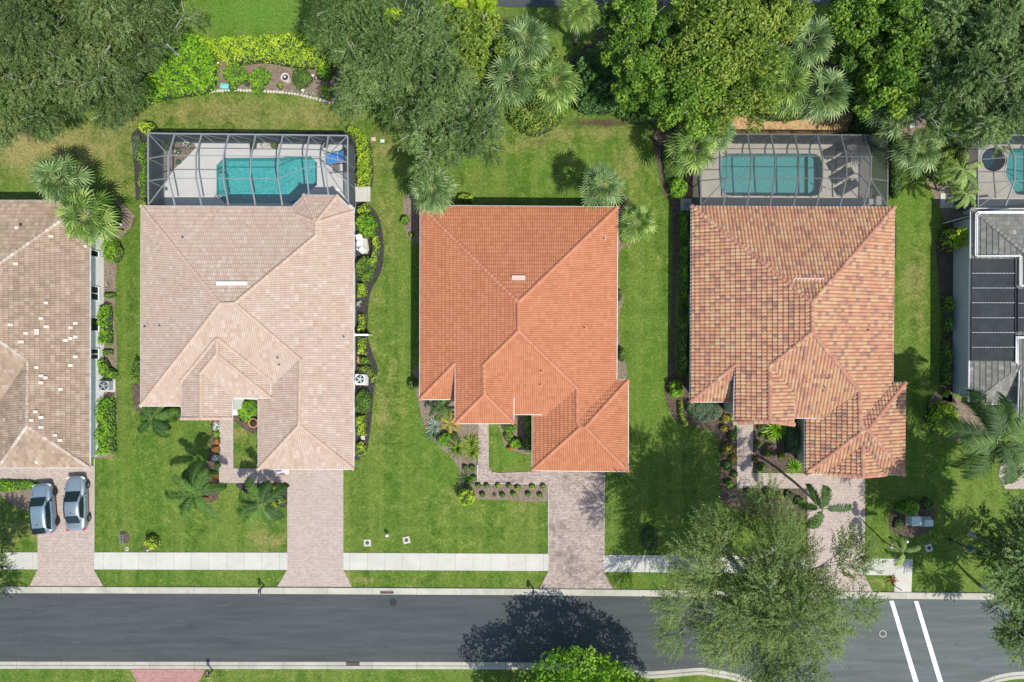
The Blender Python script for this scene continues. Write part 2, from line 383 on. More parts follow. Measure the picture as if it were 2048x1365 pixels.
# ---------------------------------------------------------------- flat setting
def slab(name, px, z, mat, kind='structure', zb=-.05, smooth=None, hole=None):
    pts = [P(a, b) for a, b in px]
    if smooth: pts = spline(pts, smooth)
    loops = [[Vector((p.x, p.y, 0)) for p in pts]]
    if hole: loops += [[Vector((p.x, p.y, 0)) for p in h] for h in hole]
    flat = [p for lp in loops for p in lp]
    tris = tessellate_polygon(loops)
    mb = MB(); b = [(p.x, p.y, z) for p in flat]
    fs = []
    for t in tris:
        a, c, d = (flat[i] for i in t)
        if (c - a).cross(d - a).z < 0: t = t[::-1]
        fs.append(tuple(t))
    mb.add(b, fs)
    n = len(loops[0]); o = loops[0]
    area = sum(o[i].x * o[(i + 1) % n].y - o[(i + 1) % n].x * o[i].y for i in range(n))
    vs = [(p.x, p.y, z) for p in o] + [(p.x, p.y, zb) for p in o]
    fs = [(i, i + n, (i + 1) % n + n, (i + 1) % n) if area > 0 else (i, (i + 1) % n, (i + 1) % n + n, i + n) for i in range(n)]
    mb.add(vs, fs)
    ob = mb.build(name, mat); ob['kind'] = kind; return ob
def spline(pts, k=4):
    n = len(pts); out = []
    for i in range(n):
        p0, p1, p2, p3 = (pts[(i + j - 1) % n] for j in range(4))
        for q in range(k):
            t = q / k
            out.append(.5 * ((2 * p1) + (-p0 + p2) * t + (2 * p0 - 5 * p1 + 4 * p2 - p3) * t * t + (-p0 + 3 * p1 - 3 * p2 + p3) * t ** 3))
    return out
def rounded(pts, r, k=5):
    """round the corners of a closed polygon of Vectors"""
    n = len(pts); out = []
    for i in range(n):
        a, b, c = pts[i - 1], pts[i], pts[(i + 1) % n]
        d1 = (a - b); d2 = (c - b); rr = min(r, d1.length * .45, d2.length * .45)
        p, q = b + d1.normalized() * rr, b + d2.normalized() * rr
        for j in range(k + 1):
            t = j / k; out.append(p * (1 - t) ** 2 + b * 2 * t * (1 - t) + q * t * t)
    return out
# pool outlines (photograph pixels at water level)
POOL1 = [P(*q) for q in [(432, 331), (447, 315), (569, 314), (573, 311), (622, 311), (636, 326), (636, 372), (600, 400), (590, 409), (450, 409), (432, 392)]]
POOL3 = rounded([P(*q) for q in [(1440, 306), (1644, 306), (1646, 395), (1440, 394)]], 18 * S * 1.3, 6)
POOL5 = rounded([P(*q) for q in [(2017, 296), (2080, 296), (2080, 392), (2030, 392), (2008, 350)]], .4)
SPA5 = [P(1986, 320) + Vector((math.cos(a), math.sin(a), 0)) * 1.15 for a in [2 * math.pi * k / 24 for k in range(24)]]

def ground():
    xs = np.unique(np.concatenate([np.arange(-56, 56.01, .4), [-3000, -800, -250, -90, 90, 250, 800, 3000]]))
    ys = np.unique(np.concatenate([np.arange(-40, 40.01, .4), [-3000, -800, -250, -70, 70, 250, 800, 3000]]))
    X, Y = np.meshgrid(xs, ys); nx, ny = len(xs), len(ys)
    PX = X / S + 1024; PY = 682.5 - Y / S
    def mask(blobs):
        m = np.zeros_like(X)
        for cx, cy, rx, ry, s in blobs:
            d = ((PX - cx) / rx) ** 2 + ((PY - cy) / ry) ** 2
            m = np.maximum(m, s * np.exp(-d * 1.1))
        return m
    dry = mask([(60, 290, 110, 70, .75), (180, 290, 110, 60, .55), (440, 225, 190, 40, .5), (620, 235, 120, 36, .5), (250, 240, 60, 50, .5),
                (770, 300, 30, 60, .4), (775, 460, 25, 120, .35), (240, 340, 40, 60, .45), (1060, 285, 70, 25, .4), (1250, 330, 45, 45, .42),
                (1120, 270, 50, 20, .45), (1830, 560, 26, 70, .5), (1840, 640, 22, 50, .35), (1210, 265, 70, 14, .5),
                (770, 820, 40, 120, .3), (535, 1080, 50, 30, .45), (110, 330, 60, 30, .5), (730, 1160, 24, 10, .55), (480, 870, 20, 20, .4),
                (1000, 990, 90, 22, .35), (900, 1000, 60, 30, .3), (60, 1000, 60, 50, .3), (1750, 1165, 30, 10, .4), (30, 1060, 80, 40, .35),
                (470, 940, 60, 90, .2), (300, 930, 80, 60, .12), (740, 620, 30, 90, .25), (1070, 1030, 60, 60, .25), (640, 1156, 300, 12, .2),
                (1100, 300, 120, 40, .25), (400, 1352, 300, 20, .2), (260, 1156, 60, 14, .2)])
    lush = mask([(510, 30, 150, 46, 1.1), (930, 320, 50, 20, .6), (1020, 900, 30, 30, .8), (1820, 420, 40, 60, .5), (1300, 700, 50, 300, .18), (900, 900, 110, 200, .34), (300, 950, 140, 150, .22), (1300, 800, 60, 240, .38), (1850, 900, 80, 200, .4), (820, 600, 26, 300, .2), (1130, 340, 130, 60, .42), (1100, 1156, 400, 16, .3), (1100, 70, 60, 50, .3)])
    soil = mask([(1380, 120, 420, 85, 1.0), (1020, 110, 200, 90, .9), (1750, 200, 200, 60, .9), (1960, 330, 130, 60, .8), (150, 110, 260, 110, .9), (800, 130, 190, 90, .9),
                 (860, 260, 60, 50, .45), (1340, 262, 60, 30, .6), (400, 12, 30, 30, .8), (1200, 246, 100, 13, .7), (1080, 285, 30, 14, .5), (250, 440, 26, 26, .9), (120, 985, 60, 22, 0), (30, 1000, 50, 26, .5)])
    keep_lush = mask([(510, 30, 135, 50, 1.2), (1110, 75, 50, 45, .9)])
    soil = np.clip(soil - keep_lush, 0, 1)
    idx = np.arange(nx * ny).reshape(ny, nx)
    q = np.stack([idx[:-1, :-1], idx[:-1, 1:], idx[1:, 1:], idx[1:, :-1]], -1).reshape(-1, 4)
    cx = PX.reshape(-1)[q].mean(1); cy = PY.reshape(-1)[q].mean(1)
    hole = ((cx > 428) & (cx < 640) & (cy > 306) & (cy < 413)) | ((cx > 1437) & (cx < 1650) & (cy > 302) & (cy < 398)) | ((cx > 1954) & (cx < 2085) & (cy > 288) & (cy < 396))
    q = q[~hole]
    me = bpy.data.meshes.new('ground')
    co = np.stack([X, Y, np.zeros_like(X)], -1).reshape(-1, 3).astype(np.float32)
    me.vertices.add(len(co)); me.vertices.foreach_set('co', co.ravel())
    me.loops.add(q.size); me.loops.foreach_set('vertex_index', q.ravel().astype(np.int32))
    me.polygons.add(len(q)); me.polygons.foreach_set('loop_start', (np.arange(len(q)) * 4).astype(np.int32))
    me.update()
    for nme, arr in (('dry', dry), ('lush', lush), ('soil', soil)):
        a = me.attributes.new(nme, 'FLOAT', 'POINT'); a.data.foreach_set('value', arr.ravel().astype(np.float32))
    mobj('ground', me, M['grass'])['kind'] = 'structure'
ground()

def extrude_profile(name, line, prof, mat):
    """line: list of ground Vectors, prof: (offset to the left of travel, z) pairs"""
    mb = MB(); n = len(line); rows = []
    for i, p in enumerate(line):
        d = (line[min(i + 1, n - 1)] - line[max(i - 1, 0)]).normalized(); nn = Vector((-d.y, d.x, 0))
        rows.append([(p + nn * o + Vector((0, 0, z))) for o, z in prof])
    k = len(prof); vs = [v for r in rows for v in r]
    fs = [(i * k + j, i * k + j + 1, (i + 1) * k + j + 1, (i + 1) * k + j) for i in range(n - 1) for j in range(k - 1)]
    ob = mb.add(vs, fs).build(name, mat); ob['kind'] = 'structure'
    bm = bmesh.new(); bm.from_mesh(ob.data); bmesh.ops.recalc_face_normals(bm, faces=bm.faces)
    if sum(f.normal.z for f in bm.faces) < 0: bmesh.ops.reverse_faces(bm, faces=bm.faces)
    bm.to_mesh(ob.data); bm.free(); return ob
slab('road', [(-900, 1184), (0, 1185), (1024, 1189), (2048, 1199), (3000, 1208), (3000, 1345), (2048, 1346), (2000, 1355), (1962, 1372), (1950, 1420), (1950, 1900),
              (1525, 1900), (1525, 1400), (1508, 1362), (1474, 1350), (1421, 1341), (1391, 1340), (1302, 1348), (1180, 1334), (1040, 1326), (0, 1326), (-900, 1326)], .012, M['asphalt'])
KP = [(0, .016), (.03, .03), (.30, .045), (.34, .10), (.60, .115), (.63, -.02)]
extrude_profile('kerb', [P(x, y) for x, y in [(-900, 1184.5), (0, 1186.5), (500, 1188), (1024, 1190.5), (1500, 1195), (2048, 1200.5), (2900, 1209)]], KP, M['kerb'])
extrude_profile('kerb', spline([P(x, y) for x, y in [(1525, 1900), (1525, 1600), (1524, 1400), (1512, 1366), (1474, 1348), (1421, 1338), (1391, 1336), (1302, 1343), (1250, 1338), (1180, 1331), (1040, 1325), (500, 1324), (0, 1323.5), (-900, 1323)]], 3)[:-3], KP, M['kerb'])
extrude_profile('kerb', spline([P(x, y) for x, y in [(2900, 1340), (2300, 1341), (2110, 1342), (2048, 1343), (2010, 1347), (1975, 1357), (1950, 1372), (1943, 1420), (1943, 1600), (1943, 1900)]], 3)[:-3], KP, M['kerb'])
for a in ([(-300, 1105), (76, 1105), (76, 1139), (-300, 1139)], [(188.5, 1105), (575, 1105.5), (575, 1140), (188.5, 1139)],
          [(687, 1106), (1097, 1108), (1097, 1142), (687, 1140)], [(1207, 1110), (1617, 1113), (1617, 1147), (1207, 1144)],
          [(1729, 1117), (1825, 1118), (1822, 1186.5), (1788, 1186), (1789, 1151), (1729, 1150)]):
    slab('sidewalk', a, .045, M['walk'])
slab('driveway', [(-120, 932), (188, 932), (188, 1139), (207, 1172.5), (60, 1172), (76, 1139), (75, 962), (-120, 960)], .052, M['paver'])
slab('driveway', [(575, 935), (687, 935), (687, 1140), (704, 1173.5), (555, 1173), (575, 1139)], .052, M['paver'])
slab('driveway', [(1097, 938), (1208, 938), (1207, 1143), (1226, 1177.5), (1079, 1177), (1097, 1142)], .052, M['paver_st'])
slab('driveway', [(1614, 944), (1730, 944), (1728.5, 1150), (1746, 1185.5), (1597, 1182), (1615, 1148)], .052, M['paver'])
slab('driveway', [(2002, 925), (2200, 925), (2200, 978), (2010, 978), (1996, 950)], .052, M['paver'])
slab('driveway', [(261, 1338.5), (411, 1338.5), (397, 1366), (397, 1500), (275, 1500), (275, 1366)], .052, M['paver_red'])
slab('path', [(440, 836), (467, 836), (467, 937), (577, 937), (577, 966), (440, 966)], .06, M['paver'])
slab('path', [(957, 840), (977, 840), (978, 938), (984, 944), (1000, 946), (1099, 942), (1099, 967), (955, 966)], .06, M['paver_st'])
slab('path', [(1475, 845), (1506, 845), (1505, 946), (1617, 947), (1617, 975), (1474, 974)], .06, M['paver'])
slab('back_road', [(640, -200), (2600, -200), (2600, 6), (1900, 8), (1590, 8), (1310, 12), (1180, 14), (1010, 15), (960, 4), (640, 2)], .02, M['asphalt'])
# pale border courses along the pavers
def border(line, wpx=2.4, z=.066):
    mb = MB()
    for a, b in zip(line[:-1], line[1:]):
        A, B = P(*a), P(*b); mb.beam((A.x, A.y, z), (B.x, B.y, z), wpx * S, .02)
    mb.build('kerb_edging', M['kerb'])['kind'] = 'structure'
border([(955, 930), (955, 967), (1097, 968)]); border([(1474, 850), (1474, 975)], 1.6); border([(440, 840), (440, 965)], 1.6); border([(1475, 975.5), (1612, 976)], 1.8)
border([(189.5, 918), (189, 1104)], 1.6); border([(1208.5, 944), (1208, 1108)], 1.6); border([(1096.5, 968), (1096.5, 1108)], 1.6)
# road markings
for (a, b, c, d) in (((1779, 1202), (1787, 1202), (1838, 1368), (1828, 1368)), ((1828, 1202.5), (1836, 1202.5), (1887, 1368), (1877, 1368))):
    slab('road_marking', [a, b, c, d], .02, M['line'], zb=.013)

def bed(pts, mat='mulch', z=.022, name='mulch_bed', k=3): slab(name, pts, z, M[mat], smooth=k)
bed([(180, 395), (235, 398), (270, 430), (262, 455), (238, 480), (232, 560), (229, 640), (235, 700), (232, 760), (236, 840), (230, 890), (228, 914), (226, 916), (190, 917), (188, 915), (188, 700), (188, 480), (181, 400)], 'mulch_pale', k=1)
bed([(262, 270), (282, 250), (330, 262), (520, 264), (690, 264), (722, 270), (722, 292), (520, 284), (329, 286), (329, 400), (300, 406), (272, 400), (268, 330)], 'mulch_dark', k=1)
bed([(700, 262), (735, 280), (745, 310), (744, 375), (712, 388), (696, 330)], 'mulch_dark', .02, k=2)
bed([(704, 405), (738, 410), (760, 440), (768, 500), (762, 545), (745, 575), (738, 600), (735, 640), (737, 680), (748, 715), (756, 740), (748, 780), (744, 830), (738, 880), (733, 905), (724, 917), (706, 922), (704, 920), (704, 700), (704, 500)], 'mulch_dark', k=2)
bed([(385, 190), (430, 125), (500, 122), (600, 125), (690, 130), (705, 160), (735, 213), (690, 204), (640, 193), (580, 184), (520, 181.5), (450, 182), (415, 187)], 'mulch_pale', .026, k=2)
bed([(425, 838), (440, 838), (440, 975), (432, 1000), (415, 1004), (408, 985), (412, 930), (420, 890)], 'mulch')
bed([(475, 967), (574, 967), (574, 1010), (556, 1014), (520, 1000), (490, 985)], 'mulch_dark')
bed([(467, 797), (517, 797), (517, 860), (500, 866), (480, 850), (467, 838)], 'mulch')
bed([(826, 740), (838, 735), (845, 790), (910, 795), (957, 845), (956, 965), (1097, 968), (1097, 1003), (1010, 1000), (945, 998), (918, 985), (918, 935), (880, 895), (858, 870), (842, 830)], 'mulch_pale', k=2)
bed([(1000, 846), (1045, 830), (1063, 835), (1063, 905), (1040, 905), (1012, 895), (1003, 870)], 'mulch_pale')
bed([(808, 395), (825, 385), (842, 390), (842, 480), (822, 482), (810, 460), (806, 425)], 'mulch_pale')
bed([(1228, 400), (1262, 415), (1270, 480), (1244, 495), (1236, 520), (1236, 570), (1249, 590), (1243, 612), (1236, 640), (1240, 690), (1250, 720), (1254, 758), (1230, 758)], 'mulch_pale', k=2)
bed([(1305, 270), (1330, 262), (1400, 262), (1400, 300), (1385, 400), (1366, 415), (1352, 560), (1350, 740), (1370, 755), (1400, 800), (1470, 810), (1476, 850), (1474, 985), (1440, 975), (1440, 880), (1400, 856), (1370, 850), (1345, 835), (1330, 790), (1332, 765),
     (1337, 740), (1344, 560), (1344, 420), (1328, 390), (1315, 330)], 'mulch', k=2)
bed([(1506, 848), (1612, 840), (1612, 944), (1506, 944)], 'mulch', .024, k=1)
bed([(1474, 977), (1612, 977), (1614, 1040), (1500, 1030), (1440, 1000), (1455, 960), (1474, 955)], 'mulch', .028, k=2)
bed([(1476, 232), (1620, 236), (1705, 226), (1700, 262), (1600, 270), (1440, 268)], 'pebble', name='pebble_bed', k=2)
bed([(1860, 800), (1880, 780), (1930, 805), (1990, 830), (1998, 900), (1940, 890), (1900, 878), (1870, 868), (1855, 845)], 'mulch_pale', .024)
bed([(1782, 1030), (1800, 1003), (1840, 1000), (1868, 1015), (1860, 1060), (1830, 1075), (1795, 1070), (1778, 1055)], 'mulch', .024)
bed([(1870, 480), (1890, 470), (1905, 470), (1905, 805), (1885, 800), (1883, 640)], 'mulch', .024, k=1)
bed([(1850, 330), (1900, 315), (1950, 290), (1955, 415), (1910, 470), (1880, 420), (1862, 380)], 'mulch_pale', .024)
bed([(1790, 262), (1800, 238), (1822, 225), (1848, 232), (1850, 258), (1835, 285), (1812, 290), (1795, 280)], 'mulch_pale', .028)
bed([(285, 1088), (300, 1068), (318, 1072), (321, 1086), (308, 1103), (292, 1102)], 'mulch', .024)
bed([(268, 755), (282, 730), (283, 812), (360, 812), (362, 838), (330, 842), (285, 835), (265, 800)], 'mulch', .024, k=2)
bed([(240, 1064), (256, 1066), (258, 1084), (244, 1086)], 'mulch', .024)
bed([(0, 965), (40, 962), (68, 985), (62, 1010), (45, 1018), (0, 990)], 'mulch_pale', .024)
# ---------------------------------------------------------------- houses
PITCH = 0.38
def pz(px, py, kind, e, ze, p=PITCH):
    """height of the roof plane seen at a photograph pixel; the plane rises from its eave"""
    if kind in 'WE':
        U = (px - 1024) * S; xe = (e - 1024) * S * (1 - ze / H)
        return (ze + p * (U - xe)) / (1 + p * U / H) if kind == 'W' else (ze + p * (xe - U)) / (1 - p * U / H)
    V = (py - 682.5) * S; ve = (e - 682.5) * S * (1 - ze / H)
    return (ze + p * (V - ve)) / (1 + p * V / H) if kind == 'N' else (ze + p * (ve - V)) / (1 - p * V / H)
def inside(poly, x, y):
    r = np.zeros(x.shape, bool); n = len(poly)
    for i in range(n):
        x1, y1 = poly[i]; x2, y2 = poly[(i + 1) % n]
        if y1 == y2: continue
        c = ((y1 > y) != (y2 > y)) & (x < (x2 - x1) * (y - y1) / (y2 - y1) + x1)
        r ^= c
    return r
def clip_tri(pts, tri):
    for i in range(3):
        ax, ay = tri[i]; bx, by = tri[(i + 1) % 3]; out = []
        n = len(pts)
        if n < 3: return []
        d = [(bx - ax) * (p[1] - ay) - (by - ay) * (p[0] - ax) for p in pts]
        for k in range(n):
            p, q, dp, dq = pts[k], pts[(k + 1) % n], d[k], d[(k + 1) % n]
            if dp >= 0: out.append(p)
            if (dp >= 0) != (dq >= 0):
                t = dp / (dp - dq); out.append(tuple(p[m] + (q[m] - p[m]) * t for m in range(3)))
        pts = out
    return pts if len(pts) >= 3 else []
def tile_face(corners, T, rs):
    """tiles over one roof face; corners: world Vectors in order. returns verts, faces, rnd"""
    A = np.array([[c.x, c.y, 1] for c in corners]); zc = np.array([c.z for c in corners])
    (a, b, c0), *_ = np.linalg.lstsq(A, zc, rcond=None)
    dn = np.array([-a, -b]); dn /= np.linalg.norm(dn)
    if abs(dn[0]) > .97: dn = np.array([np.sign(dn[0]), 0.])
    elif abs(dn[1]) > .97: dn = np.array([0., np.sign(dn[1])])
    up = -dn; sd = np.array([-up[1], up[0]])
    poly = [(c.x, c.y) for c in corners]
    sT = [(np.dot(p, sd), np.dot(p, up)) for p in poly]
    tw, tl, ba, st, prof = T['w'], T['l'], T['barrel'], T['step'], T['prof']
    s0 = math.floor(min(p[0] for p in sT) / tw) - 1; s1 = math.ceil(max(p[0] for p in sT) / tw) + 1
    tmin = min(p[1] for p in sT); t0 = tmin - .06
    nr = int((max(p[1] for p in sT) - t0) / tl) + 2
    I, J = np.meshgrid(np.arange(s0, s1), np.arange(nr)); I = I.ravel(); J = J.ravel()
    rnd = np.array([rs.random() for _ in range(len(I))])
    quads = []; qr = []
    jit = np.array([rs.uniform(-.012, .012) for _ in range(len(I))])
    for k in range(len(prof) - 1):
        u0, h0 = prof[k]; u1, h1 = prof[k + 1]
        sa = (I + u0) * tw; sb = (I + u1) * tw; ta = t0 + J * tl + jit; tb = ta + tl * 1.12
        off = T.get('stagger', 0) * (J % 2) * tw
        sa = sa + off; sb = sb + off
        q = np.empty((len(I), 4, 3))
        for m, (s_, t_, dz, hh) in enumerate(((sa, ta, st, h0), (sb, ta, st, h1), (sb, tb, -.004, h1), (sa, tb, -.004, h0))):
            q[:, m, 0] = s_ * sd[0] + t_ * up[0]; q[:, m, 1] = s_ * sd[1] + t_ * up[1]
            q[:, m, 2] = a * q[:, m, 0] + b * q[:, m, 1] + c0 + .03 + dz + hh * ba
        quads.append(q); qr.append(rnd)
    Q = np.concatenate(quads); RN = np.concatenate(qr)
    ins = inside(poly, Q[:, :, 0], Q[:, :, 1]); cnt = ins.sum(1)
    # near an edge?
    cx, cy = Q[:, :, 0].mean(1), Q[:, :, 1].mean(1); near = np.zeros(len(Q), bool)
    for i in range(len(poly)):
        x1, y1 = poly[i]; x2, y2 = poly[(i + 1) % len(poly)]
        dx, dy = x2 - x1, y2 - y1; L2 = dx * dx + dy * dy
        if L2 < 1e-9: continue
        t = np.clip(((cx - x1) * dx + (cy - y1) * dy) / L2, 0, 1)
        near |= np.hypot(cx - x1 - t * dx, cy - y1 - t * dy) < .45
    full = (cnt == 4) & ~near
    part = near
    V = [tuple(v) for q in Q[full] for v in q]; F = [(4 * i, 4 * i + 1, 4 * i + 2, 4 * i + 3) for i in range(int(full.sum()))]; RR = list(RN[full])
    tris = []
    for t in tessellate_polygon([[Vector((x, y, 0)) for x, y in poly]]):
        tr = [poly[i] for i in t]
        if (tr[1][0] - tr[0][0]) * (tr[2][1] - tr[0][1]) - (tr[1][1] - tr[0][1]) * (tr[2][0] - tr[0][0]) < 0: tr = tr[::-1]
        tris.append((tr, min(p[0] for p in tr), max(p[0] for p in tr), min(p[1] for p in tr), max(p[1] for p in tr)))
    for q, r in zip(Q[part], RN[part]):
        qx0, qx1, qy0, qy1 = q[:, 0].min(), q[:, 0].max(), q[:, 1].min(), q[:, 1].max()
        for tr, x0, x1, y0, y1 in tris:
            if qx1 < x0 or qx0 > x1 or qy1 < y0 or qy0 > y1: continue
            o = clip_tri([tuple(v) for v in q], tr)
            if o:
                bidx = len(V); V += o; F.append(tuple(range(bidx, bidx + len(o)))); RR.append(r)
    return V, F, RR, (a, b, c0)
BARREL = [(0, 0), (.18, .72), (.42, 1.0), (.68, .72), (.86, .05), (1, 0)]
DOUBLE = [(0, 0), (.11, .8), (.25, 1), (.39, .7), (.5, 0), (.61, .8), (.75, 1), (.89, .7), (1, 0)]
FLATP = [(0, 0), (.06, 1), (.94, 1), (1, 0)]
def house(name, label, planes, verts, faces, T, capmat, walls, wallmat, gutter, seed=1):
    rs = random.Random(seed)
    # corner heights: average of the planes of the faces that meet there
    zs = {}
    for k, vs in faces:
        for v in vs:
            px, py = verts[v][:2]
            if len(verts[v]) > 2 and verts[v][2] is not None: zs.setdefault(v, []).append(verts[v][2])
            elif k in planes: zs.setdefault(v, []).append(pz(px, py, planes[k][0], planes[k][1], planes[k][2]))
    W = {v: P(verts[v][0], verts[v][1], sum(z) / len(z)) for v, z in zs.items()}
    c = sum(W.values(), Vector()) / len(W)
    root = empty(name, (c.x, c.y, 0), 0, label, 'house')
    org = Vector((c.x, c.y, 0))
    V = []; F = []; RR = []; fits = []
    deck = MB()
    for k, vs in faces:
        cs = [W[v] for v in vs]
        v_, f_, r_, fit = tile_face(cs, T, rs); fits.append((fit, cs))
        b = len(V); V += v_; F += [tuple(b + i for i in f) for f in f_]; RR += r_
        deck.add([p - org - Vector((0, 0, .03)) for p in cs], tessellate_polygon([cs]))
    V = [(x - org.x, y - org.y, z) for x, y, z in V]
    me = bpy.data.meshes.new('roof'); me.from_pydata(V, [], F)
    at = me.attributes.new('rnd', 'FLOAT', 'FACE'); at.data.foreach_set('value', RR)
    if T['barrel'] > .03: me.polygons.foreach_set('use_smooth', [False] * len(F))
    roof = mobj('roof', me, T['mat'], root)
    deck.build('roof_deck', T['mat'], roof)
    # edges: shared -> ridge, hip or valley; single -> eave or gable verge
    E = {}
    for i, (k, vs) in enumerate(faces):
        for j in range(len(vs)): E.setdefault(frozenset((vs[j], vs[(j + 1) % len(vs)])), []).append(i)
    gut = MB()
    for e, fl in E.items():
        e = list(e)
        if len(e) < 2: continue
        a, b = W[e[0]], W[e[1]]
        if (a - b).length < .05: continue
        if len(fl) == 2:
            (f0, c0), (f1, c1) = fits[fl[0]], fits[fl[1]]
            m1 = sum(c1, Vector()) / len(c1); mid = (a + b) / 2; q = mid + (m1 - mid) * .1
            convex = f0[0] * q.x + f0[1] * q.y + f0[2] > f1[0] * q.x + f1[1] * q.y + f1[2] + .01
            if not convex: continue
            if a.z > b.z: a, b = b, a
        else:
            flat = abs(a.z - b.z) < .22
            cc = sum(fits[fl[0]][1], Vector()) / len(fits[fl[0]][1])
            d = (b - a).normalized(); nn = Vector((d.y, -d.x, 0)).normalized()
            if nn.dot(cc - a) > 0: nn = -nn
            if flat:
                o_ = nn * .035 - org - Vector((0, 0, .035))
                gut.beam(a + o_ - d * .04, b + o_ + d * .04, .055, .12)
            else:
                o_ = nn * .03 - org - Vector((0, 0, .06))
                gut.beam(a + o_, b + o_, .05, .2)
                if not T.get('verge', True): continue
            if flat: continue
        if a.z > b.z: a, b = b, a
        L = (b - a).length; n = max(1, int(L / .36)); d = (b - a) / n; dr = d.normalized()
        y = Vector((0, 0, 1)).cross(dr).normalized(); z = dr.cross(y)
        r = T['cap']; caps = MB(); crn = []
        for i in range(n):
            p0 = a + d * i - dr * .03 - org; p1 = a + d * (i + 1) + dr * .02 - org
            vs = []
            for p, rr, lift in ((p0, r * 1.08, .075), (p1, r * .93, .035)):
                for q in range(6):
                    an = math.pi * q / 5
                    vs.append(p + y * math.cos(an) * rr + z * (math.sin(an) * rr * .75 + lift))
            caps.add(vs, [(q, q + 1, q + 7, q + 6) for q in range(5)] + [(5, 4, 3, 2, 1, 0)]); crn += [rs.random()] * 6
        co = caps.build('ridge_cap_row', capmat, roof)
        at = co.data.attributes.new('rnd', 'FLOAT', 'FACE'); at.data.foreach_set('value', crn)
    if gut.v: gut.build('gutter', gutter, root)
    for (poly, ze, inset, zb) in walls:
        pts = [P(x, y, ze) for x, y in poly]; pts = [Vector((p.x, p.y, 0)) - org for p in pts]
        n = len(pts); ar = sum(pts[i].x * pts[(i + 1) % n].y - pts[(i + 1) % n].x * pts[i].y for i in range(n))
        if ar < 0: pts.reverse()
        ins = []
        for i in range(n):
            d1 = (pts[i] - pts[i - 1]).normalized(); d2 = (pts[(i + 1) % n] - pts[i]).normalized()
            n1 = Vector((-d1.y, d1.x, 0)); n2 = Vector((-d2.y, d2.x, 0)); bis = (n1 + n2)
            bis = bis / max(.3, bis.dot(n1)) if bis.length > .01 else n1
            ins.append(pts[i] + bis * inset)
        mb = MB(); vs = [(p.x, p.y, zb) for p in ins] + [(p.x, p.y, ze - .16) for p in ins]
        mb.add(vs, [(i, (i + 1) % n, (i + 1) % n + n, i + n) for i in range(n)])
        mb.build('wall', wallmat, root)
        mb = MB(); mb.add([(p.x, p.y, ze - .15) for p in pts], [tuple(t) for t in tessellate_polygon([pts])]); mb.build('soffit', M['white'], root)
    return root, org, W
def roof_point(px, py, kind, e, ze, up=.08): return P(px, py, pz(px, py, kind, e, ze) + up)
def vent_hood(root, org, px, py, plane, wpx, mat, name='ridge_vent', dpx=10):
    """low sheet-metal vent hood lying on the north slope"""
    z = pz(px, py, *plane); c = P(px, py, z) - org; wd = wpx * S * (1 - z / H); dd = dpx * S * .9
    mb = MB(); h = .26; x = wd / 2
    a = .38 * dd / 2
    vs = [(-x, dd / 2, -a + .02), (x, dd / 2, -a + .02), (x, -dd / 2, a), (-x, -dd / 2, a), (-x, dd / 2, -a + h), (x, dd / 2, -a + h), (x * .98, -dd / 2, a + .05), (-x * .98, -dd / 2, a + .05)]
    mb.add([Vector(v) + c for v in vs], [(0, 1, 5, 4), (4, 5, 6, 7), (0, 4, 7, 3), (1, 2, 6, 5), (3, 7, 6, 2)])
    mb.build(name, mat, root, bevel=.012)
def pipe_vent(root, org, px, py, plane, r=.05, h=.35, mat='metal_dk'):
    z = pz(px, py, *plane); c = P(px, py, z) - org
    mb = MB(); mb.box(c + Vector((0, 0, .06)), (.3, .3, .05)); mb.tube([c, c + Vector((0, 0, h))], r, 8, mi=1)
    mb.build('vent_pipe', [M['terra'] if mat == 'terra' else M['acgrey'], M['metal_dk']], root)
def window(root, org, a, b, z0, z1, out, depth=.05, panes=2):
    """a window on a wall between ground points a and b (world), facing out"""
    a = Vector((a[0], a[1], 0)) - org; b = Vector((b[0], b[1], 0)) - org; o = Vector(out).normalized() * depth
    d = (b - a).normalized(); zc = (z0 + z1) / 2
    f = MB(); wd = (b - a).length
    for p, q in ((a, b),):
        f.beam(p + o + Vector((0, 0, z0)), q + o + Vector((0, 0, z0)), .12, .07); f.beam(p + o + Vector((0, 0, z1)), q + o + Vector((0, 0, z1)), .09, .07)
    for k in range(panes + 1):
        p = a + (b - a) * k / panes; f.beam(p + o + Vector((0, 0, z0)), p + o + Vector((0, 0, z1)), .08, .06)
    fr = f.build('window', M['white'], root)
    g = MB(); g.poly([a + o * .6 + Vector((0, 0, z0)), b + o * .6 + Vector((0, 0, z0)), b + o * .6 + Vector((0, 0, z1)), a + o * .6 + Vector((0, 0, z1))]); g.build('pane', M['glass'], fr)

T_beige = dict(w=.30, l=.35, barrel=.046, step=.058, prof=DOUBLE, cap=.16, mat=tile_mat('beige_roof_tiles',
    [(0, srgb(196, 170, 151)), (.3, srgb(203, 179, 160)), (.85, srgb(207, 185, 167)), (1, srgb(214, 198, 180))], .10))
T_orange = dict(w=.31, l=.335, barrel=.05, step=.054, prof=DOUBLE, cap=.17, mat=tile_mat('orange_roof_tiles',
    [(0, srgb(194, 126, 88)), (.5, srgb(203, 135, 97)), (.9, srgb(208, 141, 103)), (1, srgb(204, 128, 94))], .12))
T_mott = dict(w=.30, l=.385, barrel=.10, step=.085, prof=BARREL, cap=.19, mat=tile_mat('mottled_roof_tiles',
    [(0, srgb(158, 122, 108)), (.12, srgb(176, 134, 114)), (.2, srgb(196, 142, 112)), (.5, srgb(204, 152, 118)), (.65, srgb(206, 163, 124)), (.94, srgb(208, 174, 134)), (1, srgb(204, 134, 106))], .08))
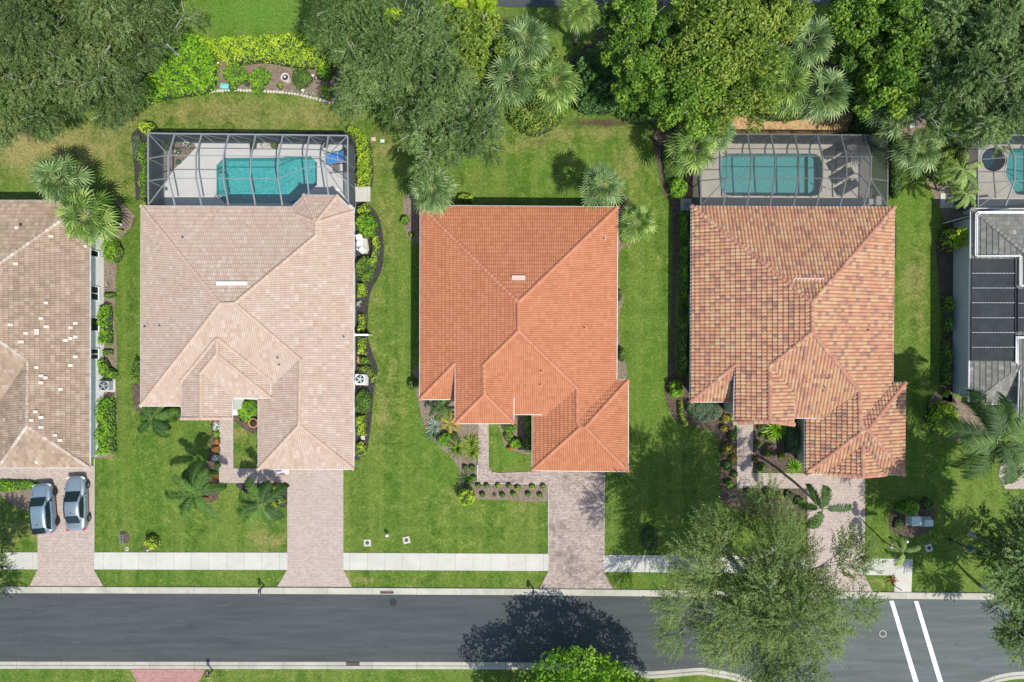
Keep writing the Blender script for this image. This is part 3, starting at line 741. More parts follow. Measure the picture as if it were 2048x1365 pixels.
T_brown = dict(w=.30, l=.34, barrel=.055, step=.05, prof=DOUBLE, cap=.15, mat=tile_mat('weathered_roof_tiles',
    [(0, srgb(166, 144, 122)), (.3, srgb(178, 155, 133)), (.75, srgb(188, 165, 143)), (1, srgb(198, 178, 158))], .42))
T_grey = dict(w=.32, l=.40, barrel=.012, step=.05, prof=FLATP, cap=.15, stagger=.5, mat=tile_mat('grey_flat_roof_tiles',
    [(0, srgb(118, 119, 112)), (.5, srgb(132, 132, 124)), (.85, srgb(146, 145, 137)), (.97, srgb(150, 150, 142)), (1, srgb(190, 188, 180))], .3))
cap_beige = tile_mat('beige_ridge', [(0, srgb(200, 172, 150)), (1, srgb(210, 186, 164))], .1)
cap_orange = tile_mat('orange_ridge', [(0, srgb(196, 128, 96)), (1, srgb(208, 142, 110))], .1)
cap_mott = tile_mat('mottled_ridge', [(0, srgb(176, 122, 102)), (.7, srgb(196, 142, 118)), (1, srgb(206, 170, 132))], .1)
cap_brown = tile_mat('cream_ridge', [(0, srgb(176, 152, 132)), (.5, srgb(200, 184, 166)), (1, srgb(216, 206, 190))], .1)
cap_grey = tile_mat('grey_ridge', [(0, srgb(134, 132, 124)), (1, srgb(158, 156, 146))], .1)

M['gutter'] = simple('weathered_white_gutter', (.52, .52, .50), .6, .2, 1.5)
M['pinkish'] = simple('faded_pink_metal', (.46, .30, .27), .6, .15, 8)
# beige house
pl = dict(N=('N', 413, 3), W=('W', 283, 3), E=('E', 708, 3), S=('S', 812, 3), gW=('W', 517, 3), gS=('S', 938.5, 3),
          wW=('W', 364, 3.85), wE=('E', 541, 3.85), wS=('S', 796, 3.85), pE=('E', 465, 3.85))
v = dict(a=(283, 413), b=(585, 414), c=(595, 431, 3.35), d=(633, 471, 4.1), e=(470, 607), f=(441, 608), g=(282, 812), h=(601, 720), i=(598, 851), j=(707, 938.5), k=(707, 423, 3), l=(633, 445, 4.1),
         m=(608, 391, 3), n=(675, 392, 3), o=(541, 779), p=(517, 799), q=(517, 938.5), r=(434, 677), s=(434, 709), t=(402, 747), u=(465, 796), w=(541, 796, 3.85), x=(541, 761, 3.85), y=(364, 762, 3.85), z=(364, 837, 3.85), A=(402, 837), B=(464, 837, 3.85), C=(366, 812), D=(465, 795), F2=(366, 795))
fc = [('N', 'abcdef'), ('W', 'afg'), ('S', 'fehpDCg'), ('E', 'jihedlk'), ('gW', 'hiqp'), ('gS', 'iqj'),
      ('wW', 'rstAzy'), ('wS', 'stuw'), ('wE', 'rswx'), ('pE', 'tuBA'), ('Z', 'bmlc'), ('Z', 'mnl'), ('Z', 'nkl'), ('Z', 'cld')]
fc = [(k, list(s)) for k, s in fc]; fc[2] = ('S', ['f', 'e', 'h', 'p', 'D', 'F2', 'C', 'g'])
h1, o1, W1 = house('tiled_house', 'house with pale beige tiled hip roof between the weathered brown roof and the orange roof', pl, v, fc, T_beige, cap_beige,
    [([(283, 413), (585, 414), (608, 391), (675, 392), (708, 423), (708, 938), (517, 938), (517, 799), (465, 799), (283, 812)], 3.0, .6, 0), ([(364, 765), (541, 765), (541, 796), (465, 796), (465, 837), (364, 837)], 3.85, .5, 0)], M['stucco_w'], M['gutter'], 3)
vent_hood(h1, o1, 465, 569, ('N', 413, 3), 61, M['white'])
for a in ((292, 654), (322, 652)): pipe_vent(h1, o1, *a, ('W', 283, 3))
for a in ((557, 716), (560, 730)): pipe_vent(h1, o1, *a, ('S', 812, 3))
pipe_vent(h1, o1, 689, 674, ('E', 708, 3)); pipe_vent(h1, o1, 368, 476, ('N', 413, 3))

# orange house
pl = dict(N=('N', 413.5, 3), W=('W', 841, 3), E=('E', 1234, 3), lS=('S', 799, 3), S=('S', 829, 3.48), gW=('W', 1065, 3), gS=('S', 942, 3), gE=('E', 1256, 3), gN=('N', 761, 3),
          wE=('E', 1027, 4.17), wS=('S', 847, 4.17))
v = dict(a=(841, 412), b=(1235, 415), c=(1037, 605), d=(1037, 662), e=(968, 730), f=(969, 789), g=(911, 847, 4.17), h=(911, 726), i=(840, 799), j=(911, 799), k=(1154, 777), l=(1154, 843), m=(1233, 760), n=(1256, 761), o=(1170, 855), p=(1161, 855),
         q=(1256, 943), r=(1065, 941), s=(1065, 829), t=(1096, 829), u=(1027, 829), w=(1027, 784, 4.17), x=(1027, 847, 4.17))
fc = [(k, list(s)) for k, s in [('N', 'abc'), ('W', 'acdefghi'), ('lS', 'hij'), ('E', 'bcdklm'), ('S', 'dewutk'), ('gW', 'kltsrp'), ('gS', 'rpoq'), ('gE', 'noq'), ('gN', 'mnopl'), ('wE', 'efxw'), ('wS', 'fgx')]]
fc[5] = ('gW', list('klprst'))
h2, o2, W2 = house('tiled_house', 'house with bright orange barrel tile hip roof in the middle of the row', pl, v, fc, T_orange, cap_orange,
    [([(841, 412), (1235, 415), (1233, 761), (1256, 761), (1256, 942), (1065, 942), (1065, 826), (911, 826), (911, 799), (841, 799)], 3.0, .6, 0), ([(911, 740), (1027, 740), (1027, 847), (911, 847)], 4.1, .45, 0)], M['stucco_c'], M['gutter'], 5)
vent_hood(h2, o2, 1037, 557, ('N', 413, 3), 27, M['pinkish'], dpx=11)
for a in ((1169, 656),): pipe_vent(h2, o2, *a, ('E', 1234, 3), mat='terra')
for a in ((1082, 743), (1080, 770)): pipe_vent(h2, o2, *a, ('S', 829, 3.48), mat='terra')
pipe_vent(h2, o2, 1208, 478, ('E', 1234, 3))

# mottled house
zS = 3.5
pl = dict(N=('N', 414, 3), W=('W', 1382, 3), E=('E', 1787, 3), lS=('S', 804, 3), S=('S', 836, 3.5), gW=('W', 1610, 3), gS=('S', 948, 3), gE=('E', 1809, 3), gN=('N', 765, 3), wE=('E', 1587, 4.23))
v = dict(a=(1383, 413), b=(1788, 415), c=(1624, 605), d=(1624, 665), e=(1539, 733), f=(1539, 843), h=(1471, 729), i=(1381, 804), j=(1470, 804), g=(1467, 846, 4.23), k=(1717, 781), l=(1719, 846), m=(1785, 766), n=(1810, 766), o=(1735, 860), p=(1728, 860),
         q=(1808, 950), r=(1610, 948), s=(1610, 836), t=(1647, 836), u=(1587, 836), w=(1587, 786, 4.23), x=(1587, 849, 4.23), G=(1724, 890), Hh=(1649, 947.5), I=(1769, 949), J=(1725, 953))
zr = pz(1724, 890, 'S', 948, 3)
v['G'] = (1724, 890, zr + .02); v['J'] = (1725, 953, zr); v['Hh'] = (1649, 948, 3.0); v['I'] = (1770, 949, 3.0)
fc = [('N', list('abc')), ('W', list('acdefghi')), ('lS', list('hij')), ('E', list('bcdklm')), ('S', list('dewutk')), ('gW', list('klprst')),
      ('gS', ['r', 'p', 'o', 'q', 'I', 'G', 'Hh']), ('gE', list('noq')), ('gN', list('mnopl')), ('wE', list('efxw')), ('Z', ['G', 'J', 'Hh']), ('Z', ['G', 'I', 'J'])]
h3, o3, W3 = house('tiled_house', 'house with mottled red and yellow barrel tile roof beside the dark framed pool cage', pl, v, fc, T_mott, cap_mott,
    [([(1382, 413), (1787, 415), (1786, 766), (1810, 766), (1810, 948), (1610, 948), (1610, 832), (1467, 832), (1467, 804), (1382, 804)], 3.0, .6, 0), ([(1467, 745), (1587, 745), (1587, 842), (1467, 842)], 4.15, .45, 0)], M['stucco_t'], M['gutter'], 8)
vent_hood(h3, o3, 1617, 562, ('N', 414, 3), 60, M['pinkish'], dpx=11)
pipe_vent(h3, o3, 1734, 660, ('E', 1787, 3), mat='terra')
for a in ((1652, 757), (1647, 774)): pipe_vent(h3, o3, *a, ('S', 836, 3.5), mat='terra')

# weathered brown house on the left edge of the photograph
pl = dict(N=('N', 402, 3), E=('E', 179.5, 3), gS=('S', 935.5, 3), gW=('W', -3, 3), S=('S', 808, 3))
zt_ = pz(-60, 569, 'E', 179.5, 3)
v = dict(a=(179.5, 402), c=(-60, 569, zt_), c2=(-60, 641, zt_), e=(-300, 402, 3), f=(57, 722), g=(55, 852), h=(179.5, 935.5), i=(-3, 935.5), j=(-2, 808, 3), k=(-300, 808, 3))
fc = [('N', ['e', 'a', 'c']), ('E', ['a', 'c', 'c2', 'f', 'g', 'h']), ('gS', ['g', 'h', 'i']), ('gW', ['f', 'g', 'i', 'j']), ('S', ['c2', 'f', 'j', 'k']), ('Z', ['e', 'c', 'c2', 'k'])]
h0, o0, W0 = house('tiled_house', 'house with weathered brown tile roof dotted with pale replacement tiles, leftmost in the row', pl, v, fc, T_brown, cap_brown,
    [([(179.5, 402), (179.5, 935.5), (-3, 935.5), (-3, 808), (-300, 808), (-300, 402)], 3.0, .62, 0)], M['stucco_w'], M['gutter'], 9)
NEWT = simple('pale_new_tile', (.47, .41, .345), .8, .25, 1.3)
for (x, y, ww, hh) in [(33, 456, 1, 1), (102, 473, 1.4, 1), (171, 493, 1, 1), (31, 528, 1.4, 1), (92, 606, 1.2, 1), (82, 637, 1.3, 1), (93, 654, 1.5, 1), (73, 664, 1.4, 2), (52, 667, 1.4, 1), (21, 650, 1.5, 1), (42, 684, 1.5, 1), (151, 647, 1.3, 1),
                       (141, 656, 1.3, 1), (151, 674, 1.3, 1), (141, 677, 1.2, 1), (131, 681, 1.3, 1), (151, 714, 1.4, 1), (141, 731, 1.3, 1), (73, 735, 1.2, 1), (82, 752, 1.4, 1), (91, 756, 1.3, 1), (82, 766, 1.3, 1), (121, 779, 1.4, 1), (71, 824, 1.3, 1),
                       (82, 835, 1.4, 1), (63, 841, 1.2, 1), (82, 855, 1.4, 1), (110, 871, 1.3, 1), (120, 881, 1.3, 1)]:
    z = pz(x, y, 'E', 179.5, 3); c = P(x, y, z + .11) - o0
    mb = MB(); mb.box(c, (.25 * ww, .24 * hh, .035), M=Matrix.Rotation(math.atan(.38), 3, 'Y')); mb.build('replacement_tile', NEWT, h0.children[0])
for (x, y) in [(38, 779), (24, 809), (8, 840), (8, 884), (73, 925)]:
    k = ('W', -3, 3) if y < 890 and y > 730 else ('S', 935.5, 3)
    z = pz(x, y, *k); c = P(x, y, z + .12) - o0
    mb = MB(); mb.box(c, (.28, .28, .03), M=Matrix.Rotation(-math.atan(.38), 3, 'Y') if k[0] == 'W' else Matrix.Rotation(math.atan(.38), 3, 'X')); mb.build('replacement_tile', NEWT, h0.children[0])
ex = P(179.5, 600, 3).x - .62
for (y0, y1, n_) in ((506, 518, 1), (576, 603, 2), (637, 663, 1), (698, 718, 2)):
    window(h0, o0, (ex, P(0, y1).y), (ex, P(0, y0).y), .85, 2.25, (1, 0, 0), panes=n_)

# grey house on the right edge
pl = dict(N=('N', 418, 3.2), W=('W', 1942, 3.2), lS=('S', 808, 3.2))
v = dict(a=(1942, 418), b=(2420, 420, 3.2), c=(2180, 615), d=(2180, 690), e=(2095, 755), f=(2095, 860), g=(2036, 860, 4.3), h=(2040, 733), i=(1938, 808), j=(2036, 808))
fc = [('N', list('abc')), ('W', list('acdefghi')), ('lS', list('hij'))]
h5, o5, W5 = house('tiled_house', 'house with grey flat tile roof and black solar pool heater on the right edge', pl, v, fc, T_grey, cap_grey,
    [([(1942, 418), (2300, 418), (2300, 835), (2036, 835), (2036, 808), (1940, 808)], 3.2, .62, 0)], M['stucco_g'], M['white'], 12)
def on5(px, py, up=.1): return P(px, py, pz(px, py, 'W', 1942, 3.2) + up)
wx = P(1942, 600, 3.2).x + .62
window(h5, o5, (wx, P(0, 790).y), (wx, P(0, 774).y), .95, 2.2, (-1, 0, 0))

def solar_array(x0, x1, ys, label, ytop):
    c0 = on5(x0, ys[0]); root = empty('solar_panel_array', (c0.x, c0.y, c0.z), 0, label, 'solar panels', 'black solar pool heater panels on the grey roof')
    o = Vector((c0.x, c0.y, c0.z))
    for y0, y1 in zip(ys[:-1], ys[1:]):
        q = [on5(x0, y0 + .8, .13), on5(x1, y0 + .8, .13), on5(x1, y1 - .8, .13), on5(x0, y1 - .8, .13)]
        mb = MB(); q = [p - o for p in q]; lo = [p - Vector((0, 0, .05)) for p in q]
        mb.add(q + lo, [(3, 2, 1, 0), (0, 1, 5, 4), (1, 2, 6, 5), (2, 3, 7, 6), (3, 0, 4, 7)])
        n = 26
        for k in range(1, n):
            a = q[0].lerp(q[3], k / n); b = q[1].lerp(q[2], k / n); mb.tube([a, b], .012, 4, cap=False)
        mb.build('panel', M['solar'], root)
    st = MB()
    for y in ys[1:-1]:
        for k in range(14):
            a = on5(x0 + (x1 - x0) * (k + .12) / 14, y, .16) - o; b = on5(x0 + (x1 - x0) * (k + .82) / 14, y, .16) - o; st.beam(a, b, .028, .02)
    st.build('strap', M['white'], root)
    for xx in (x0 - .8, x1 + .8):
        hd = MB(); hd.tube([on5(xx, ys[0] - 1, .16) - o, on5(xx, ys[-1] + 1, .16) - o], .045, 8); hd.build('header_pipe', M['black'], root)
    return root
solar_array(1944, 2030, [518, 547, 576.5, 606, 636, 665.5, 695, 723], 'long black solar panel array on the grey roof beside its left eave', 515)
solar_array(2037, 2100, [578, 607, 636, 664], 'short black solar panel array higher up the grey roof, cut by the photo edge', 575)
def roof_pipe(pts, label, r=.055):
    c = on5(*pts[0]); root = MB(); q = [on5(x, y, .2) - c for x, y in pts]
    root.tube(q, r, 8); root.tube([p + Vector((.14, -.1, .01)) for p in q], r * .8, 8)
    o = root.build('roof_pipe', M['white'], None, True, loc=c); tag(o, label, 'pipe', 'white solar pipes on the grey roof')
roof_pipe([(2130, 424), (1956, 424), (1951, 428), (1951, 512), (2040, 511), (2040, 571), (2100, 570)], 'white pipe pair running from the grey roof corner round the long solar panels')
roof_pipe([(2110, 674), (2032, 674), (2032, 727)], 'white pipe pair at the lower right corner of the long solar panels')

# ---------------------------------------------------------------- pools, decks and cages
def pool(name, outline, label, zw, depth, wat, bas, cat='pool'):
    c = sum(outline, Vector()) / len(outline)
    root = empty(name, (c.x, c.y, 0), 0, label, cat); pts = [p - c for p in outline]; n = len(pts)
    ar = sum(pts[i].x * pts[(i + 1) % n].y - pts[(i + 1) % n].x * pts[i].y for i in range(n))
    if ar < 0: pts.reverse()
    mb = MB(); top = [(p.x, p.y, .03) for p in pts]; bot = [(p.x * .97, p.y * .97, -depth) for p in pts]
    mb.add(top + bot, [(i, i + n, (i + 1) % n + n, (i + 1) % n) for i in range(n)]); mb.add(bot, tessellate_polygon([[Vector((x, y, 0)) for x, y, z in bot]]))
    mb.build('basin', bas, root)
    mb = MB(); mb.add([(p.x, p.y, zw) for p in pts], tessellate_polygon([pts])); mb.build('water', wat, root)
    cp = MB()
    for i in range(n):
        a, b = pts[i], pts[(i + 1) % n]
        cp.beam((a.x, a.y, .06), (b.x, b.y, .06), .16, .03)
    cp.build('coping', M['deck1'] if bas is M['basin'] else M['deck3'], root)
    return root, c
p1, c1 = pool('swimming_pool', POOL1, 'angular turquoise swimming pool behind the beige house', -.07, 1.2, M['water'], M['basin'])
p3, c3 = pool('swimming_pool', POOL3, 'rectangular teal swimming pool with rounded corners behind the mottled roof house', -.07, 1.2, M['water_b'], M['basin3'])
p5, c5 = pool('swimming_pool', POOL5, 'swimming pool cut by the right edge of the photo behind the grey house', -.07, 1.2, M['water'], M['basin3'])
s5, cs5 = pool('spa_pool', SPA5, 'round dark spa tub beside the pool behind the grey house', .02, .8, M['water_d'], simple('dark_spa_tile', (.10, .16, .20), .5, .3, 8), 'spa')
slab('pool_deck', [(324, 283), (710, 284), (710, 300), (710, 440), (326, 440)], .05, M['deck1'], hole=[POOL1])
slab('pool_deck', [(1386, 284), (1742, 285), (1744, 430), (1386, 430)], .05, M['deck3'], hole=[POOL3])
slab('pool_deck', [(1926, 284), (2260, 284), (2260, 430), (1926, 430)], .05, M['deck3'], hole=[POOL5, SPA5])
slab('mulch_bed', [(327, 285), (388, 285), (392, 296), (372, 318), (352, 336), (340, 345), (336, 362), (327, 362)], .075, M['mulch_pale'])
# steps and shelf inside the pools, handrails
def rail(root, c, pts, name='handrail', r=.03, mat='steel'):
    mb = MB(); mb.tube([P(x, y, z) - c for x, y, z in pts], r, 8); mb.build(name, M[mat], root, True)
rail(p1, c1, [(428, 398, .05), (429, 396, .8), (437, 391, .95), (445, 385, .55), (447, 383, -.2)])
rail(p1, c1, [(433, 400, .05), (434, 398, .8), (442, 393, .95), (450, 387, .55), (452, 385, -.2)])
mb = MB(); mb.add([P(x, y, 0) - c1 + Vector((0, 0, z)) for z in (-.35, -1.19) for x, y in [(434, 345), (447, 345), (447, 395), (434, 390)]], [(0, 1, 2, 3), (0, 4, 5, 1), (1, 5, 6, 2), (2, 6, 7, 3)]); mb.build('step', M['basin'], p1)
rail(p3, c3, [(1461, 398, .05), (1462, 396, .7), (1468, 392, .85), (1472, 388, .4), (1473, 386, -.2)])
rail(p3, c3, [(1644, 372, .05), (1646, 372, .6), (1655, 377, .8), (1662, 379, .2), (1662, 380, .0)], r=.025)
mb = MB(); mb.add([P(x, y, 0) - c3 + Vector((0, 0, z)) for z in (-.8, -1.19) for x, y in [(1624, 309), (1641, 314), (1641, 390), (1624, 391)]], [(3, 2, 1, 0), (0, 1, 5, 4), (1, 2, 6, 5), (2, 3, 7, 6), (3, 0, 4, 7)]); mb.build('step', M['basin3'], p3)

def cage(label, mat, ntop, b1, b2, hs, west, east, zt=2.7, zb=3.75, zh=3.05, roofscr='scr_roof', wallscr='scr_wall', bw=.11, chamfer=None, purl=()):
    """ntop,b1,b2,hs: lists of photo pixels of each rafter's north end, two bends and house end"""
    n = len(ntop)
    A = [P(x, y, zt) for x, y in ntop]; B = [P(x, y, zb) for x, y in b1]; C = [P(x, y, zb) for x, y in b2]; D = [P(x, y, zh) for x, y in hs]
    org = Vector((A[0].x, A[0].y, 0)); root = empty('pool_cage', org, 0, label, 'pool enclosure')
    for i in range(n):
        mb = MB()
        for a, b in ((A[i], B[i]), (B[i], C[i]), (C[i], D[i])): mb.beam(a - org, b - org, bw, .12)
        mb.build('rafter', mat, root)
        mb = MB(); f = Vector((A[i].x, A[i].y, .05)); mb.beam(f - org, A[i] - org, bw * .8, bw * .8); mb.build('post', mat, root)
    W0, W1, W2 = [P(x, y, zt) for x, y in west[:3]]; WH = P(*west[3], zt)
    E0, E1, E2 = [P(x, y, zt) for x, y in east[:3]]; EH = P(*east[3], zt)
    # top rails
    mb = MB()
    wl = [WH, W2, W1, W0]; el = ([chamfer[0] and P(*chamfer[0], zt), P(*chamfer[1], zt)] if chamfer else [E0]) + [E1, E2, EH]
    ring = wl + A + el
    ring2 = [p for i, p in enumerate(ring) if i == 0 or (p - ring[i - 1]).length > .1]
    for a, b in zip(ring2[:-1], ring2[1:]): mb.beam(a - org, b - org, bw, .1)
    mb.build('eave_beam', mat, root)
    mb = MB()
    for a, b in zip(ring2[:-1], ring2[1:]):
        a, b = a.copy(), b.copy(); a.z = b.z = .08; mb.beam(a - org, b - org, bw * .7, .06)
    mb.build('base_rail', mat, root)
    for pts in (B, C):
        mb = MB()
        for a, b in zip(pts[:-1], pts[1:]): mb.beam(a - org, b - org, bw * .6, .05)
        mb.build('purlin', mat, root)
    for w_, q in ((W0, B[0]), (W1, B[0]), (W2, C[0]), (WH, C[0]), (el[0], B[-1]), (E1, B[-1]), (E2, C[-1]), (EH, C[-1])) :
        if (w_ - q).length < .2: continue
        mb = MB(); mb.beam(w_ - org, q - org, bw * .8, .06); mb.build('hip_beam', mat, root)
    for w_ in (W0, W1, W2, WH, E1, E2, EH):
        mb = MB(); f = Vector((w_.x, w_.y, .05)); mb.beam(f - org, w_ - org, bw * .7, bw * .7); mb.build('post', mat, root)
    for i in range(0, n - 1):   # knee braces in the sloping north bay
        if i % 1 == 0:
            a = A[i] + (A[i + 1] - A[i]) * .08; b = Vector((A[i].x + (A[i + 1].x - A[i].x) * .72, A[i].y, .95))
            mb = MB(); mb.beam(A[i] - org, b - org + Vector((0, .0, 0)), bw * .45, .05); mb.build('brace', mat, root)
    for a, b in purl:
        mb = MB(); mb.beam(P(*a) - org, P(*b) - org, bw * .55, .05); mb.build('purlin', mat, root)
    sc_ = MB(); dz = Vector((0, 0, .065))
    def q(*p): sc_.add([x - org + dz for x in p], [tuple(range(len(p)))])
    for i in range(n - 1):
        q(A[i], A[i + 1], B[i + 1], B[i]); q(B[i], B[i + 1], C[i + 1], C[i]); q(C[i], C[i + 1], D[i + 1], D[i])
    q(W0, A[0], B[0]) if (W0 - A[0]).length > .2 else None
    q(W0, W1, B[0]); q(W1, W2, C[0], B[0]); q(W2, WH, C[0]); q(WH, C[0], D[0])
    q(el[0], A[-1], B[-1]) if (el[0] - A[-1]).length > .2 else None
    if chamfer: q(el[0], el[1], E1, B[-1])
    else: q(el[0], E1, B[-1])
    q(E1, E2, C[-1], B[-1]); q(E2, EH, C[-1]); q(EH, C[-1], D[-1])
    sc_.build('roof_screen', M[roofscr], root)
    for a, b in zip(ring2[:-1], ring2[1:]):
        if (a - b).length < .3: continue
        mb = MB(); f = Vector((0, 0, 1)); mb.add([Vector((a.x, a.y, .1)) - org, Vector((b.x, b.y, .1)) - org, Vector((b.x, b.y, a.z)) - org, Vector((a.x, a.y, a.z)) - org], [(0, 1, 2, 3)])
        mb.build('wall_screen', M[wallscr], root)
    return root
cage('white framed screen enclosure over the angular pool behind the beige house', M['alu'],
     [(350, 268), (404, 268.5), (458, 269), (512, 269.6), (566, 270.2), (619, 271), (657, 271.5)],
     [(337, 311), (392, 311.5), (447, 312), (502, 312.5), (557, 313), (612, 313.5), (651, 315)],
     [(337, 357), (392, 357), (447, 357.5), (501, 358), (556, 358), (613, 334), (650, 334)],
     [(350, 410), (403, 410), (457, 410), (511, 410), (565, 411), (618, 390), (657, 390)],
     [(296.5, 267), (296.5, 317), (296.5, 362), (297, 410)], [(695.5, 272), (695.5, 325), (696, 365), (697, 405)], bw=.10)
cage('dark framed screen enclosure over the rounded pool behind the mottled roof house', M['bronze'],
     [(1447, 269), (1494, 269), (1541, 269.3), (1588, 269.6), (1634, 270), (1681, 270.5), (1728, 271)],
     [(1454, 313), (1502, 313), (1550, 313), (1598, 313), (1645, 313.2), (1693, 313.5), (1742, 314)],
     [(1454, 357), (1501.5, 357), (1549.5, 357), (1597, 357), (1645, 357), (1693, 357), (1741, 358)],
     [(1447, 411), (1494, 411), (1540, 411), (1587, 411.5), (1633, 411.5), (1680, 412), (1727, 412)],
     [(1412, 269), (1401.5, 322), (1401.5, 362), (1401.5, 411)], [(1775, 272), (1775, 316), (1775, 362), (1774, 412)], roofscr='scr_dk', bw=.10)
cage('pale framed screen enclosure over the pool and spa behind the grey house', M['alu'],
     [(2010, 271), (2080, 271), (2140, 271)], [(2029, 314), (2085, 314), (2140, 314)], [(2029, 362), (2085, 362), (2140, 362)], [(2010, 414), (2070, 414), (2140, 414)],
     [(1956, 271), (1956, 320), (1956, 366), (1956, 415)], [(2190, 271), (2190, 316), (2190, 366), (2190, 415)], roofscr='scr_dk', bw=.08)
ORD = ['first', 'second', 'third', 'fourth', 'fifth', 'sixth', 'seventh', 'eighth']
# ---------------------------------------------------------------- foliage
def leafmesh(name, C, N, L, Wd, D=None, rnd=None, jitter=.5, rs=None):
    """one small pointed blade per point: C centres, N facing, L/Wd size, D direction of the blade"""
    rs = rs or np.random.default_rng(1); n = len(C)
    N = N + rs.normal(0, jitter, (n, 3)); N /= np.linalg.norm(N, axis=1)[:, None] + 1e-9
    if D is None: D = rs.normal(0, 1, (n, 3))
    T = D - N * (D * N).sum(1)[:, None]; T /= np.linalg.norm(T, axis=1)[:, None] + 1e-9
    B = np.cross(N, T); L = np.broadcast_to(L, (n,))[:, None]; Wd = np.broadcast_to(Wd, (n,))[:, None]
    v = np.empty((n, 4, 3)); v[:, 0] = C - T * L * .5; v[:, 1] = C + B * Wd * .5 + T * L * .05; v[:, 2] = C + T * L * .5; v[:, 3] = C - B * Wd * .5 + T * L * .05
    return raw(name, v.reshape(-1, 3), np.arange(4 * n).reshape(-1, 4), rs.random(n) if rnd is None else rnd)
def raw(name, V, Q, rnd):
    me = bpy.data.meshes.new(name); me.vertices.add(len(V)); me.vertices.foreach_set('co', np.ascontiguousarray(V, np.float32).ravel())
    me.loops.add(Q.size); me.loops.foreach_set('vertex_index', Q.ravel().astype(np.int32))
    me.polygons.add(len(Q)); me.polygons.foreach_set('loop_start', (np.arange(len(Q)) * Q.shape[1]).astype(np.int32))
    me.update(); a = me.attributes.new('rnd', 'FLOAT', 'FACE'); a.data.foreach_set('value', np.asarray(rnd, np.float32)); return me
def lobes(rs, R, hv, n, rl, flat=.75, wob=.15):
    """lobe centres over a dome of radius R, half height hv; returns centres, radii"""
    k = np.arange(n) + .5; ph = k * 2.39996 + rs.uniform(0, .5, n); u = np.sqrt(k / n)
    rr = u * (R - rl * .8); z = hv * np.sqrt(np.clip(1 - (u * .92) ** 2, 0, 1)) * flat + rs.normal(0, abs(hv) * wob, n)
    rr = rr * (1 + rs.normal(0, wob * .8, n))
    c = np.stack([rr * np.cos(ph), rr * np.sin(ph) * rs.uniform(.92, 1.08), z], 1); r = rl * rs.uniform(.65, 1.3, n); return c, r
def crown_lobed(seed, R, hv, n=34, rl=None, nl=16000, leaf=(.24, .15), up=.5, nz=.5, wob=.3):
    rs = np.random.default_rng(seed); rl = rl or R * .21
    n = int(n * 1.5); c, r = lobes(rs, R, hv, n, rl, wob=wob)
    # lower skirt so that the crown has an underside
    c2, r2 = lobes(rs, R * .85, -hv * .3, n // 4, rl); c = np.concatenate([c, c2]); r = np.concatenate([r, r2])
    w_ = r ** 2; i = rs.choice(len(c), nl, p=w_ / w_.sum())
    d = rs.normal(0, 1, (nl, 3)); d[:, 2] = np.where(d[:, 2] < 0, d[:, 2] * .55, d[:, 2]); d /= np.linalg.norm(d, axis=1)[:, None]
    sub = 1 + .22 * np.sin(d[:, 0] * 7 + i) * np.cos(d[:, 1] * 8 + i * 2) + rs.normal(0, .07, nl)
    rad = r[i] * sub * np.where(rs.random(nl) < .25, rs.uniform(.5, 1, nl), 1)
    Pp = c[i] + d * rad[:, None] * np.array([1, 1, .8])
    keep = np.ones(nl, bool)
    for j in range(len(c)):
        q = (Pp - c[j]) / np.array([1, 1, .8]); keep &= ~((np.einsum('ij,ij->i', q, q) < (r[j] * .68) ** 2) & (i != j))
    Pp, d, i = Pp[keep], d[keep], i[keep]
    tone = rs.random(len(c))
    rnd = np.clip(.62 * rs.random(len(i)) + .38 * tone[i], 0, 1)
    Nn = d * (1 - up) + np.array([0, 0, up])
    return leafmesh('crown', Pp, Nn, leaf[0] * rs.uniform(.7, 1.3, len(i)), leaf[1] * rs.uniform(.7, 1.3, len(i)), None, rnd, nz, rs), c, r
def crown_spray(seed, R, hv, n=40, rl=None, twigs=2600, per=14, leaf=(.20, .075), tw=(.7, 1.3), droop=.25, bias=(0, 0, 0), sparse=1.0, flow=.5):
    rs = np.random.default_rng(seed); rl = rl or R * .25
    n = int(n * .8); c, r = lobes(rs, R, hv, n, rl, wob=.42)
    r *= sparse * rs.uniform(.55, 1.15, n)
    w_ = r ** 2; i = rs.choice(n, twigs, p=w_ / w_.sum()); d = rs.normal(0, 1, (twigs, 3)); d[:, 2] = np.abs(d[:, 2]) * .8 - .15
    d /= np.linalg.norm(d, axis=1)[:, None]
    O = c[i] + d * (r[i] * rs.uniform(.35, 1, twigs))[:, None] * np.array([1, 1, .8])
    rad = O / (np.linalg.norm(O, axis=1)[:, None] + 1e-6); rad[:, 2] = .1
    dirn = d * .45 + rad * flow + np.array(bias) + rs.normal(0, .28, (twigs, 3)); dirn /= np.linalg.norm(dirn, axis=1)[:, None]
    Lg = rs.uniform(tw[0], tw[1], twigs)
    t = np.tile(np.linspace(.05, 1, per), twigs); ti = np.repeat(np.arange(twigs), per)
    Pp = O[ti] + dirn[ti] * (Lg[ti] * t)[:, None]; Pp[:, 2] -= droop * Lg[ti] * t ** 2
    side = np.where(np.arange(len(t)) % 2 == 0, 1., -1.)
    hz = np.cross(dirn, [0, 0, 1.]); hz /= np.linalg.norm(hz, axis=1)[:, None] + 1e-6
    D = dirn[ti] * .8 + hz[ti] * (side * .55)[:, None] + rs.normal(0, .25, (len(t), 3))
    Pp += D * leaf[0] * .35
    tone = rs.random(n); rnd = np.clip(.4 * rs.random(len(t)) + .35 * tone[i[ti]] + .25 * rs.random(twigs)[ti], 0, 1)
    Nn = np.tile(np.array([0, 0, 1.]), (len(t), 1)) + d[ti] * .4
    return leafmesh('crown', Pp, Nn, leaf[0] * rs.uniform(.7, 1.3, len(t)), leaf[1] * rs.uniform(.8, 1.2, len(t)), D, rnd, .45, rs), c, r
